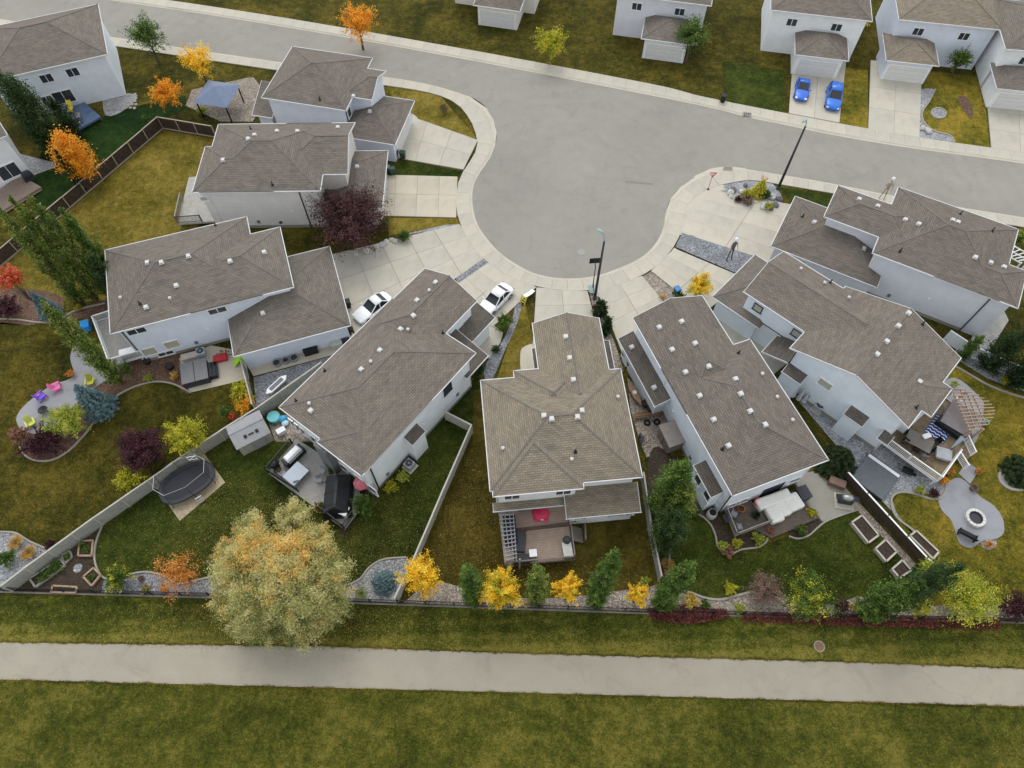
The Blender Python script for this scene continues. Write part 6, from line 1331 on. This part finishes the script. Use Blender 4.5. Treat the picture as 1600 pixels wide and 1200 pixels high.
def round_tree(name, label, center, rpx, h, mat, dens=1.0, leaf=.1, low=.25, cat='tree', sq=1.0, nk=None, rise=None, gap=.0, mix=None, tr=None):
    """center = middle of the crown in the picture; rpx = its half width there"""
    cz = h * (.58 if low < .4 else .62); p = G(*center, cz); r = (G(center[0] + rpx, center[1], cz) - p).length
    t = thing(name, label, cat, (p.x, p.y, 0), 0); k = int((nk or int(26 + r * 16)) * 1.9)
    rz = h * (1 - low) / 2; zc = h * low + rz
    k = int(k * 1.1); d = rng.normal(size=(k, 3)); d /= np.linalg.norm(d, axis=1, keepdims=True); d[:, 2] = np.where(rng.random(k) < .62, np.abs(d[:, 2]), d[:, 2])
    lob = 1 + .16 * np.sin(3 * np.arctan2(d[:, 1], d[:, 0]) + rng.uniform(0, 6)) + .12 * np.sin(7 * np.arctan2(d[:, 1], d[:, 0]) + rng.uniform(0, 6))
    rad = rng.uniform(.5, 1.04, k) * lob
    C = np.stack([d[:, 0] * r * sq, d[:, 1] * r, d[:, 2] * rz], 1) * rad[:, None]; C[:, 2] = np.maximum(C[:, 2] + zc, .12)
    A = C * np.array([.12, .12, 0]) * rng.uniform(.2, 1.6, (k, 1)); A[:, 2] = np.clip(zc + (C[:, 2] - zc) * .15 - rz * .25, .1, None)
    leaf = leaf * .78; sg = rng.uniform(.05, .10, k) * min(r, rz * 1.4)
    per = int(dens * 24.0 * (r * r * 4 + r * rz * 6) / k / (leaf / .1) ** 2 * 4.4) + 12
    P, N, ti = strands(A, C, per, sg)
    ke = P[:, 2] > .08
    if mix is not None:
        sel = rng.random(k)[np.repeat(np.arange(k), per)] < mix[1]
        leaf_obj('crown', P[ke & ~sel], N[ke & ~sel], leaf, ti[ke & ~sel], mat, t); leaf_obj('crown', P[ke & sel], N[ke & sel], leaf, ti[ke & sel], mix[0], t)
    else: leaf_obj('crown', P[ke], N[ke], leaf, ti[ke], mat, t)
    limbs(t, tr or max(.04, .03 * h), h * .8, [tuple(c) for c in C[:min(k, 14)]])
    return t
def column_tree(name, label, base, top, rad, mat, dens=1.0, leaf=.11, mix=None, low=.06, wob=.16, cat='tree', h=None):
    h = h or hgt(base, top); b = G(*base); t = thing(name, label, cat, (b.x, b.y, 0), 0)
    k = int(34 + h * rad * 13); z = np.concatenate([rng.uniform(low, .93, k), np.full(6, .99)]); k += 6
    prof = np.clip(np.sin(math.pi * np.clip(z * .74 + .2, 0, 1)), 0, 1) ** .6; prof = np.minimum(prof, (1.04 - z) * 3.0)
    a = rng.uniform(0, 2 * math.pi, k); rr = rad * prof * rng.uniform(.45, 1.08, k)
    C = np.stack([rr * np.cos(a), rr * np.sin(a), z * h + rng.uniform(-.2, .2, k)], 1)
    A = C * np.array([.12, .12, 1]); A[:, 2] = np.maximum(.15, C[:, 2] - h * rng.uniform(.10, .2, k) * (.5 + prof))
    leaf = leaf * .8; sg = rng.uniform(.07, .14, k) * rad
    per = int(dens * 34 * (h * rad * 2.2) / k / (leaf / .1) ** 2 * 5.2) + 14
    P, N, ti = strands(A, C, per, sg, up=.2, bias=.7)
    ke = P[:, 2] > .1
    leaf_obj('crown', P[ke], N[ke], leaf, ti[ke], mat, t)
    limbs(t, .02 * h + .03, h * .9, [tuple(c * np.array([.9, .9, 1])) for c in C[:12]]); return t
def spruce(name, label, base, h, rad, mat, leaf=.1, dens=1.0, cat='tree'):
    b = G(*base); t = thing(name, label, cat, (b.x, b.y, 0), 0); Ps = []; Ts = []; Ns = []
    lv = int(6 + h * 3.2)
    for i in range(lv):
        f = i / lv; z0 = h * (.04 + .93 * f); R0 = rad * (1 - f) ** .85 + .06; nb = max(4, int(13 * (1 - f) + 4))
        for j in range(nb):
            a = 2 * math.pi * (j + rng.uniform(-.25, .25)) / nb + i * .7; RR = R0 * rng.uniform(.8, 1.08); n = int(60 * dens * RR) + 8
            u = rng.uniform(.12, 1, n); w_ = (1 - u * .7) * .24 * RR + .03; s = rng.normal(0, 1, n) * w_ * .55
            x = u * RR * math.cos(a) - s * math.sin(a); y = u * RR * math.sin(a) + s * math.cos(a); z = z0 - .18 * u * RR + rng.normal(0, .03, n) + .06 * u * u * RR
            Ps.append(np.stack([x, y, z], 1)); Ts.append(rng.normal(.28 + .45 * u, .15)); Ns.append(np.stack([math.cos(a) * .5 + rng.normal(0, .4, n), math.sin(a) * .5 + rng.normal(0, .4, n), np.full(n, .8)], 1))
    P = np.concatenate(Ps); ke = P[:, 2] > .03
    leaf_obj('crown', P[ke], np.concatenate(Ns)[ke], leaf, np.concatenate(Ts)[ke], mat, t, .35); limbs(t, .03 * h, h * .95, []); return t
def shrub(label, center, rpx, h, mat, leaf=.085, dens=1.0, sq=1.0, name='shrub', mix=None, nk=None): return round_tree(name, label, center, rpx, h, mat, dens, leaf, .05, 'shrub', sq, nk, None, 0, mix)
def tuft(label, px, r, h, mat, n=500, name='ornamental_grass'):
    b = G(*px); t = thing(name, label, 'grass', (b.x, b.y, 0)); a = rng.uniform(0, 2 * math.pi, n); u = rng.uniform(.1, 1, n) ** .7; R_ = r * rng.uniform(.5, 1, n)
    P = np.stack([np.cos(a) * R_ * u, np.sin(a) * R_ * u, h * (1.15 * u - .55 * u * u) + .03], 1); N = np.stack([-np.sin(a), np.cos(a), rng.normal(0, .5, n)], 1)
    leaf_obj('blades', P, N, r * .16, rng.uniform(0, 1, n) * .6 + .4 * u, mat, t, .18); MB().lathe([(r * .25, 0), (r * .15, h * .3), (.001, h * .35)], n=8).obj('crown_base', BARK, t)
# --- left side
for l, base, top, rr, m_ in (('leftmost tall poplar of the row by the blue grey house', (128, 474), (4, 318), 1.05, 'poplar'), ('second tall poplar of the row by the blue grey house', (150, 468), (28, 300), 1.05, 'poplar'), ('third tall poplar of the row by the blue grey house', (172, 462), (60, 300), 1.05, 'poplar'), ('tall poplar of the row nearest the blue grey house', (192, 452), (101, 322), 1.05, 'green'), ('dark poplar tucked against the wide roof', (202, 476), (138, 398), 1.2, 'dark')):
    column_tree('poplar_tree', l, base, top, rr, LM[m_], 1.15)
column_tree('poplar_tree', 'single tall poplar beside the corner deck', (187, 598), (76, 463), 1.15, LM['poplar'], 1.2)
column_tree('cedar_tree', 'dark tall conifer at the top left corner', (84, 236), (-12, 110), 1.9, LM['dark'], .9, .13); column_tree('cedar_tree', 'second dark tall conifer beside the top left corner', (100, 238), (20, 118), 1.8, LM['dark'], .9, .13); column_tree('cedar_tree', 'low dark conifer beside the blue painted deck', (116, 212), (66, 162), 1.6, LM['cedar'], .9, .12)
column_tree('maple_tree', 'orange autumn tree beyond the dark brown fence', (141, 284), (90, 209), 2.3, LM['orange'], 1.2, .12, low=.3); column_tree('cedar_tree', 'thin dark conifer beside the orange tree', (132, 300), (86, 234), .7, LM['cedar'], 1.0, .1)
round_tree('maple_tree', 'golden orange tree at the top edge by the gazebo', (262, 150), 26, 4.5, LM['orange'], .9, .12)
round_tree('plum_tree', 'large purple leaved plum tree over the driveway', (546, 343), 66, 6.4, LM['plumtree'], 1.15, .13, .12, nk=130)
t = round_tree('red_tree', 'slender tree with red crown on a long bare trunk', (38, 457), 20, 8.6, LM['red'], .9, .12, .72, tr=.09)
spruce('blue_spruce', 'blue spruce beside the red crowned tree', (82, 492), 4.2, 1.15, LM['spruce']); spruce('blue_spruce', 'larger blue spruce at the stamped patio', (158, 640), 5.0, 1.75, LM['spruce'])
shrub('yellow green feathery shrub by the fire bowl', (104, 655), 33, 3.6, LM['lime'], .09, 1.0); shrub('dark purple spreading shrub in the curved bed', (68, 690), 34, 1.7, LM['purple'], .09, 1.5, 1.1); shrub('pinkish brown shrub at the patio edge', (29, 678), 16, 1.4, LM['pinkish'], .08); shrub('purple sand cherry tree on the lawn by the trampoline', (221, 702), 41, 4.6, LM['purple'], .1, 1.2, nk=80)
shrub('yellow green tree beside the trampoline', (291, 682), 35, 4.2, LM['yelgreen'], .1, .85); shrub('yellow green shrub leaning on the long fence', (203, 747), 24, 2.6, LM['yelgreen'], .09, .9); shrub('green yellow shrub at the top of the long fence', (376, 610), 17, 2.6, LM['yelgreen'], .09, .9); shrub('amber shrub below the green yellow one at the fence', (382, 633), 17, 2.2, LM['orange'], .09, .7, mix=(LM['yelgreen'], .4)); shrub('small red shrub against the long fence', (362, 651), 7, 1.3, LM['red'], .07); shrub('thin green shrub left of the amber one', (352, 643), 11, 2.0, LM['green'], .08, .4)
tuft('left golden grass clump in the gravel bed', (29, 850), .75, .9, LM['straw'], 900); tuft('right golden grass clump in the gravel bed', (49, 866), .75, .9, LM['straw'], 900); shrub('green shrub in the corner gravel bed', (10, 872), 17, 1.5, LM['green'], .08); shrub('bronze low shrub beside the gravel bed', (78, 850), 9, .7, LM['purple'], .07)
shrub('bright green shrub beside the vegetable patch', (184, 904), 24, 2.3, LM['green'], .09, .9, mix=(LM['yelgreen'], .3)); shrub('small dry clump left in the pale gravel', (220, 904), 6, .6, LM['twig'], .06); shrub('olive clump in the middle of the pale gravel', (227, 920), 9, .7, LM['pinkish'], .06, mix=(LM['lime'], .5)); shrub('brown clump right in the pale gravel', (256, 920), 7, .6, LM['rust'], .06)
round_tree('maple_tree', 'sparse orange young tree by the iron fence', (279, 896), 42, 4.4, LM['rust'], .11, .085, .15, nk=70)
for i, (u, v, h) in enumerate([(135, 858, .35), (104, 870, .35), (70, 898, .45), (86, 886, .45), (143, 902, .4), (128, 850, .5)]): shrub(['leafy greens in the upright planter', 'greens in the small fence planter', 'greens at the lower end of the long planter', 'greens at the upper end of the long planter', 'herbs in the tilted square planter', 'seedlings at the top of the upright planter'][i], (u, v), [6, 6, 13, 13, 6, 5][i], h + .3, LM['green'], .06, 1.0)
shrub('low amber shrub at the stamped path', (110, 584), 7, .8, LM['rust'], .06); shrub('pale ornamental clump in the mulch under the windows', (272, 586), 8, .7, LM['straw'], .06); shrub('thin green shrub beside the corner deck rail', (197, 576), 9, 2.4, LM['green'], .07, .5); shrub('yellow clump beside the poplar bed', (122, 480), 6, .8, LM['yelgreen'], .06); shrub('olive clump in the winding mulch bed', (232, 590), 9, .6, LM['lime'], .06, .6); shrub('dark hedge at the left edge below the red tree', (8, 480), 26, 1.6, LM['purple'], .09, .8)
shrub('round green shrub at the plum tree bed', (631, 369), 12, 1.2, LM['green'], .07, 1.3); shrub('brown green shrub beside the warm driveway', (602, 347), 10, 1.5, LM['pinkish'], .07, mix=(LM['green'], .5)); shrub('small twiggy shrub on the top left front lawn', (693, 168), 9, 1.6, LM['pinkish'], .06, .35, mix=(LM['green'], .5)); shrub('small hedge plant by the dark fence top', (228, 186), 7, 1.6, LM['green'], .07, .6); shrub('low plants by the gazebo', (315, 172), 10, .9, LM['lime'], .07, .6)
# --- big willow
def willow():
    cz = 4.6; p = G(436, 892, cz); t = thing('willow_tree', 'large pale green and amber willow at the iron fence', 'tree', (p.x, p.y, 0)); S_ = 1.0
    blobs = [((-50, -72), 30, 6.4, 'w'), ((20, -90), 34, 6.6, 'w'), ((-40, -40), 44, 7.3, 'a'), ((8, -32), 44, 7.8, 'a'), ((50, -48), 36, 7.0, 'm'), ((-72, -8), 46, 6.3, 'w'), ((66, -6), 44, 6.6, 'w'), ((-86, 42), 32, 4.6, 'm'), ((-48, 40), 50, 6.6, 'w'), ((18, 36), 50, 7.8, 'w'), ((70, 40), 44, 5.8, 'w'), ((-22, 80), 40, 4.0, 'w'), ((34, 76), 42, 4.2, 'w'), ((-60, 88), 28, 2.6, 'w'), ((0, 0), 46, 8.0, 'm'), ((88, 62), 26, 3.6, 'w'), ((-84, -34), 26, 4.4, 'm')]
    tg = []; bucket = {'w': [[], [], []], 'a': [[], [], []], 'g': [[], [], []]}
    for (du, dv), rp, z, kind in blobs:
        q = G(436 + du, 892 + dv, z) - t.location; r = rp * .043; k = int(70 * (rp / 40) ** 2) + 10; NP = 190
        d = rng.normal(size=(k, 3)); d /= np.linalg.norm(d, axis=1, keepdims=True); d[:, 2] = np.abs(d[:, 2]) * .8 - .15
        C = np.array([q.x, q.y, q.z - r * .5]) + d * r * rng.uniform(.5, .95, (k, 1)); cr = rng.uniform(.18, .4, k) * r
        hub = np.array([q.x * .7, q.y * .7, q.z - r * 1.1]); C = np.array([q.x, q.y, q.z - r * .5]) + d * np.array([1, 1, 1.1]) * r * rng.uniform(.7, 1.2, (k, 1)); P, N, ti = strands(np.tile(hub, (k, 1)) * .6 + .4 * np.array([q.x, q.y, q.z - r]), C, NP, rng.uniform(.08, .15, k) * r, tv=.18, sag=.08); tg.append((q.x, q.y, q.z - r * .6))
        pa = {'w': .04, 'm': .28, 'a': .8}[kind]; cs = (rng.random(k) < pa)[np.repeat(np.arange(k), NP)]
        gs = (rng.random(k) < (.55 if dv > 30 else .3 if abs(du) > 55 else .1))[np.repeat(np.arange(k), NP)]
        for key, sel in (('a', cs), ('w', ~cs & ~gs), ('g', ~cs & gs)):
            for i, arr in enumerate((P, N, ti)): bucket[key][i].append(arr[sel])
        # skirts of hanging twigs
    for key, mt in (('w', LM['willow']), ('g', leaf_mat('leaf_willow_green', S(92, 106, 54), S(146, 150, 86), S(198, 194, 130))), ('a', leaf_mat('leaf_amber', S(206, 164, 78), S(230, 194, 104), S(244, 218, 146)))):
        P, N, ti = (np.concatenate(a) for a in bucket[key]); ke = P[:, 2] > .15; leaf_obj('crown', P[ke], N[ke], .085, ti[ke], mt, t, .26)
    limbs(t, .38, 6.2, tg)
willow()
# --- middle row along the iron fence
spruce('blue_spruce', 'small blue spruce in the gravel by the cream fence', (601, 912), 2.3, 1.15, LM['spruce'], .085, 1.2); tuft('spiky yellow green clump beside the small spruce', (565, 928), .7, .7, LM['lime'], 400)
for l, c, r, h, m_ in (('yellow aspen at the foot of the cream fence', (657, 900), 34, 6.2, 'yellow'), ('widest yellow tree with green patches in the row', (782, 924), 36, 6.0, 'yellow'), ('small yellow tree between two green columns', (887, 922), 23, 5.0, 'yellow'), ('smallest yellow tree right of the tall green column', (997, 929), 18, 4.2, 'yellow')):
    round_tree('aspen_tree', l, c, r, h, LM[m_], .9, .085, .12, mix=(LM['yelgreen'], .38 if 'widest' in l else .08))
column_tree('columnar_aspen', 'green column between the first two yellow trees', (740, 938), (731, 868), .95, LM['green'], 1.3, .085, h=10.5); column_tree('columnar_aspen', 'olive green column below the taupe deck', (836, 938), (842, 876), .95, LM['poplar'], 1.2, .085, h=10); column_tree('columnar_aspen', 'taller green column leaning past the brownish lawn', (928, 943), (971, 866), .95, LM['green'], 1.3, .085); column_tree('columnar_aspen', 'green column right of the fence end', (1031, 945), (1078, 876), 1.05, LM['green'], 1.3, .085)
tuft('pale grass plume beside the fence end', (1041, 885), .7, 1.2, LM['straw'], 500); shrub('rusty shrub beside the fence end', (1042, 896), 9, 1.0, LM['pinkish'], .06); shrub('yellow flower clump below the green column', (1080, 938), 14, 1.0, LM['straw'], .07, .8, mix=(LM['yelgreen'], .4)); shrub('green clump next to the yellow flowers', (1102, 944), 8, .8, LM['green'], .07); shrub('small olive bush on the right planting bed', (1156, 951), 9, .9, LM['lime'], .07)
shrub('leggy yellow shrub at the fence top by the last yellow tree', (1008, 908), 9, 1.2, LM['lime'], .06, .5)
for l, b_, h_, rr, m_ in (('taller dark poplar between the fence and the long house', (1028, 803), 11.6, 1.55, 'green'), ('lower dark poplar hugging the cream grey fence', (1031, 850), 7.8, 1.6, 'dark'), ('dark poplar nearest the bump with two windows', (1042, 822), 9.4, 1.3, 'poplar')): column_tree('poplar_tree', l, b_, (0, 0), rr, LM[m_], 1.1, .1, h=h_)
for (u, v, r, m_, l) in ((1130, 852, 10, 'lime', 'grassy clump at the deck corner bed'), (1152, 848, 9, 'yelgreen', 'lime clump in the bed around the low deck'), (1186, 842, 12, 'lime', 'yellow green mound in the bed around the low deck'), (1138, 862, 11, 'pinkish', 'brown perennials at the tip of the deck bed'), (1268, 800, 9, 'yelgreen', 'yellow shrub at the right end of the low deck'), (1252, 828, 11, 'green', 'leafy perennials below the low deck'), (1204, 828, 8, 'pinkish', 'small brown bush at the deck step'), (1084, 800, 12, 'green', 'dark leafy shrub under the bump window'), (1040, 860, 9, 'green', 'green perennials beside the cream grey fence'), (1180, 806, 8, 'dark', 'foliage of the potted plant on the small raised deck'), (1142, 920, 12, 'yelgreen', 'faint yellow bush at the lawn edge')): shrub(l, (u, v), r, .9, LM[m_], .065, .8)
# --- right side
spruce('mugo_pine', 'dark round pine at the corner of the long house', (1303, 727), 3.4, 2.1, LM['pine'], .11, 1.4); spruce('mugo_pine', 'dark pine in the round gravel bed at the right edge', (1592, 740), 3.0, 1.9, LM['pine'], .11, 1.3)
shrub('bare reddish brown shrub at the verge', (1197, 920), 31, 2.8, LM['twig'], .07, .55, nk=80); shrub('broad green shrub at the right verge', (1264, 932), 44, 3.4, LM['green'], .09, .8, nk=90, mix=(LM['yelgreen'], .25)); shrub('dark purple shrub between the green shrub and the poplar', (1315, 946), 15, 1.7, LM['purple'], .08); shrub('golden clump beside the dark purple shrub', (1336, 948), 8, 1.0, LM['straw'], .06)
column_tree('poplar_tree', 'dark green poplar leaning over the small planter box', (1368, 952), (1503, 884), 1.35, LM['dark'], 1.15, .1); column_tree('poplar_tree', 'second dark poplar against the verge', (1346, 957), (1420, 900), 1.35, LM['green'], 1.1, .1)
shrub('large lime yellow shrub tree at the right verge', (1515, 934), 50, 4.0, LM['lime'], .09, .75, nk=90, mix=(LM['yelgreen'], .4)); shrub('low yellow shrub left of the lime tree', (1440, 945), 20, 2.0, LM['yelgreen'], .08, .7); shrub('dark purple hedge shrub at the right edge', (1588, 948), 30, 2.2, LM['purple'], .09, .8); shrub('fine lime top behind the small planter box', (1450, 885), 14, 3.2, LM['lime'], .07, .4)
column_tree('spruce_tree', 'dark conifer over the pale blue fence', (1540, 575), (1592, 487), 1.6, LM['cedar'], 1.0, .11, h=6.2); column_tree('spruce_tree', 'dark conifer at the right edge by the pale fence', (1580, 600), (1640, 520), 1.7, LM['cedar'], 1.0, .11, h=6.0); column_tree('spruce_tree', 'green vine column on the angular deck', (1500, 560), (1532, 500), .8, LM['green'], 1.0, .09, h=4.0); shrub('yellow green plant beside the white pergola', (1592, 372), 14, 2.4, LM['lime'], .08, .9, mix=(LM['green'], .5))
for (u, v, r, m_, l) in ((1492, 600, 6, 'lime', 'small plant at the end of the pale fence border'), (1572, 595, 10, 'yelgreen', 'yellow clump in the pale fence border'), (1438, 765, 9, 'lime', 'olive clump in the gravel below the weathered deck'), (1460, 770, 9, 'purple', 'burgundy clump below the weathered deck'), (1475, 750, 8, 'orange', 'orange clump at the white rail corner'), (1545, 851, 5, 'rust', 'rusty clump in the small pale bed'), (1483, 735, 9, 'rust', 'brown perennials beside the deck steps'), (1528, 736, 5, 'rust', 'small amber plant beside the square landing')): shrub(l, (u, v), r, .8, LM[m_], .06, .8)
spruce('rockery_conifer', 'yellow tipped conifer on the corner rockery', (1184, 305), 2.6, 1.1, LM['yelgreen'], .08, 1.3); shrub('dark green mound on the corner rockery', (1197, 303), 10, 1.1, LM['dark'], .07); shrub('purple mound on the corner rockery', (1168, 312), 12, .9, LM['twig'], .07); shrub('olive mound at the lower end of the rockery', (1201, 322), 8, 1.0, LM['lime'], .07); shrub('golden mound on the corner rockery', (1167, 302), 9, 1.0, LM['yelgreen'], .07); tuft('red tipped grass on the corner rockery', (1190, 290), .5, 2.0, LM['red'], 200); shrub('dark low mound at the left of the rockery', (1154, 311), 7, .7, LM['purple'], .07)
round_tree('golden_shrub', 'golden round shrub between the two right driveways', (1093, 448), 22, 3.4, LM['yelgreen'], 1.0, .085, .1, 'shrub', mix=(LM['yellow'], .5))
column_tree('cedar_shrub', 'upper dark cedar beside the street lamp', (936, 497), (940, 474), .85, LM['cedar'], 2.0, .08, h=2.9, cat='shrub'); column_tree('cedar_shrub', 'lower dark cedar beside the tan roof', (946, 522), (949, 498), .8, LM['cedar'], 2.0, .08, h=2.8, cat='shrub'); shrub('reddish shrub beside the upper cedar', (932, 481), 6, 1.0, LM['burg'], .06); tuft('yellow grass at the end of the pebble strip', (1035, 467), .55, .6, LM['straw'], 300); shrub('dark green ground shrub by the green bin', (1062, 462), 9, .8, LM['green'], .07)
shrub('round clipped green shrub beside the white sedan', (788, 503), 15, 2.0, LM['green'], .08, 1.3); shrub('dark shrub in the shade of the porch roof', (748, 577), 12, 1.8, LM['dark'], .08); shrub('small dark plants in the entry bed', (775, 545), 9, .5, LM['dark'], .06)
column_tree('young_tree', 'small leafy tree at the corner of the pale grey deck', (573, 800), (565, 770), 1.0, LM['green'], 1.2, .085, h=3.4); shrub('round shrub on the pale grey deck', (517, 735), 6, 1.6, LM['green'], .06); shrub('shrub at the deck step beside the black cover', (500, 792), 9, 1.5, LM['green'], .07, mix=(LM['rust'], .3)); shrub('light green hosta beside the air conditioner', (629, 745), 11, .9, LM['lime'], .09); shrub('yellowing hosta at the white house corner', (611, 760), 11, .9, LM['yelgreen'], .09); shrub('green plant by the pink parasol', (553, 748), 8, 1.6, LM['green'], .07)
for (u, v, r, h, m_, l) in ((1080, 60, 30, 6, 'green', 'green street tree above the far sidewalk'), (860, 70, 26, 5, 'yelgreen', 'yellow green tree across the street'), (560, 40, 30, 6, 'orange', 'orange tree across the street at the top'), (310, 100, 26, 6, 'yellow', 'yellow tree behind the blue gazebo'), (1500, 95, 18, 4, 'green', 'green tree before the top right house'), (230, 60, 30, 6, 'green', 'green tree in the top left front yard'), (1330, 40, 22, 5, 'yellow', 'yellow tree between the far houses')): round_tree('street_tree', l, (u, v), r, h, LM[m_], .6, .13)
# --- stuff: red ground cover, fallen leaves, grass tufts
def scatter_poly(px, n, weight=None):
    Pp = [G(*p) for p in px]; xs = [p.x for p in Pp]; ys = [p.y for p in Pp]; out = []; poly = [(p.x, p.y) for p in Pp]
    X = rng.uniform(min(xs), max(xs), n * 4); Y = rng.uniform(min(ys), max(ys), n * 4)
    ins = np.zeros(n * 4, bool); m_ = len(poly)
    for i in range(m_):
        x1, y1 = poly[i]; x2, y2 = poly[i - 1]
        if y1 == y2: continue
        c = (y1 > Y) != (y2 > Y); ins ^= c & (X < (x2 - x1) * (Y - y1) / (y2 - y1) + x1)
    X, Y = X[ins][:n], Y[ins][:n]
    if weight is not None: k = rng.random(len(X)) < weight(X, Y); X, Y = X[k], Y[k]
    return X, Y
X, Y = scatter_poly([(1010, 952), (1060, 946), (1135, 953), (1140, 966), (1080, 976), (1020, 970)], 4200); X2, Y2 = scatter_poly([(1160, 958), (1260, 960), (1420, 964), (1560, 970), (1560, 985), (1300, 978), (1160, 972)], 6500)
X, Y = np.r_[X, X2], np.r_[Y, Y2]; n = len(X)
tag(leaf_obj('ground_cover', np.stack([X, Y, rng.uniform(.03, .55, n) * (.4 + .6 * np.sin(X * 2.1) ** 2)], 1), rng.normal(size=(n, 3)) + np.array([0, 0, .8]), .075, rng.random(n), LM['burg'], None), 'burgundy creeping shrubs spilling over the iron fence', 'ground cover', None, 'stuff')
wc = G(450, 910); 
X, Y = scatter_poly([(60, 900), (321, 711), (540, 830), (640, 700), (735, 680), (650, 880), (620, 945), (330, 932)], 26000, lambda x, y: np.clip(1.1 * np.exp(-((x - wc.x) ** 2 + (y - wc.y) ** 2) / 120), .08, 1))
X2, Y2 = scatter_poly([(60, 940), (640, 950), (900, 1000), (700, 1020), (200, 1012)], 14000, lambda x, y: np.clip(1.1 * np.exp(-((x - wc.x) ** 2 + (y - wc.y) ** 2) / 90), .04, 1)); X3, Y3 = scatter_poly([(660, 880), (738, 690), (780, 800), (800, 885), (900, 880), (1010, 900), (1010, 925), (700, 912)], 3600); X4, Y4 = scatter_poly([(1040, 900), (1130, 860), (1290, 820), (1420, 885), (1300, 935), (1060, 925)], 900); X5, Y5 = scatter_poly([(-20, 940), (1620, 975), (1620, 1030), (-20, 1000)], 2600); X6, Y6 = scatter_poly([(-20, 600), (160, 700), (240, 760), (60, 880), (-20, 820)], 700)
X = np.r_[X, X2, X3, X4, X5, X6]; Y = np.r_[Y, Y2, Y3, Y4, Y5, Y6]; n = len(X)
tag(leaf_obj('fallen_leaves', np.stack([X, Y, rng.uniform(.02, .06, n)], 1), rng.normal(size=(n, 3)) * .35 + np.array([0, 0, 1]), .036, rng.random(n), leaf_mat('leaf_litter', S(104, 84, 44), S(146, 120, 62), S(206, 182, 108)), None, .6), 'fallen tan leaves scattered over the lawns', 'leaves', None, 'stuff')

# grass blades that roughen the lawns and creep over the path edge
def blades(label, parts, mat, size=.05, name='grass', lift=0):
    X, Y = (np.concatenate([q[i] for q in parts]) for i in (0, 1)); n = len(X)
    pat = .5 + .25 * np.sin(X * .45 + 1.3 * np.sin(Y * .3)) + .2 * np.sin(Y * .8 + X * .25 + 2 * np.sin(X * .17)) + rng.normal(0, .22, n)
    N = rng.normal(size=(n, 3)); N[:, 2] *= .5
    tag(leaf_obj(name, np.stack([X, Y, rng.uniform(.015, .06, n) + lift], 1), N, size, pat, mat, None, .35), label, 'grass', None, 'stuff')
GB = leaf_mat('blade_green', S(48, 62, 20), S(86, 96, 34), S(140, 134, 58)); GY = leaf_mat('blade_gold', S(78, 80, 26), S(128, 118, 46), S(176, 156, 74)); GO = leaf_mat('blade_olive', S(46, 50, 18), S(86, 82, 30), S(140, 122, 52))
edge = []
for pa, pb in (((-60, 1003), (500, 1010)), ((500, 1010), (800, 1021)), ((800, 1021), (1300, 1034)), ((1300, 1034), (1660, 1047)), ((-60, 1060), (800, 1082)), ((800, 1082), (1660, 1105))):
    a_, b_ = G(*pa), G(*pb); n = int((b_ - a_).length * 130); t_ = rng.random(n); off = rng.normal(0, .05, n) + .04 * np.sin(t_ * 60) + .03 * np.sin(t_ * 171)
    edge.append((a_.x + (b_.x - a_.x) * t_, a_.y + (b_.y - a_.y) * t_ + off + (.05 if pa[1] < 1050 else -.05)))
blades('mown grass blades of the verge along the path', [scatter_poly([(-40, 932), (640, 948), (1640, 976), (1640, 1044), (800, 1020), (-40, 1002)], 26000), scatter_poly([(-40, 1064), (1640, 1108), (1640, 1230), (-40, 1230)], 22000)] , GB)
blades('grass blades on the two green rear lawns', [scatter_poly([(60, 896), (321, 714), (430, 660), (545, 825), (640, 700), (735, 682), (650, 880), (540, 930), (330, 900), (170, 895)], 20000), scatter_poly([(1050, 830), (1140, 868), (1290, 818), (1420, 885), (1300, 935), (1060, 925)], 12000)], GB)
blades('dry blades on the golden and yellow green lawns', [scatter_poly([(110, 329), (255, 206), (330, 220), (330, 330), (240, 440), (170, 470), (20, 470), (0, 425)], 16000), scatter_poly([(1400, 800), (1415, 772), (1470, 800), (1490, 850), (1560, 850), (1575, 800), (1500, 735), (1540, 620), (1640, 660), (1640, 940), (1450, 930)], 16000)], GY)
blades('olive blades on the left and middle lawns', [scatter_poly([(-20, 520), (100, 520), (100, 590), (20, 640), (30, 720), (130, 700), (200, 620), (300, 620), (380, 610), (300, 700), (60, 880), (-20, 825)], 20000), scatter_poly([(655, 880), (738, 690), (770, 800), (795, 890), (900, 880), (1000, 815), (1022, 900), (700, 912)], 12000)], GO)
blades('dry grass fringe creeping over the path edges', edge, GY, .055, 'grass', .03)
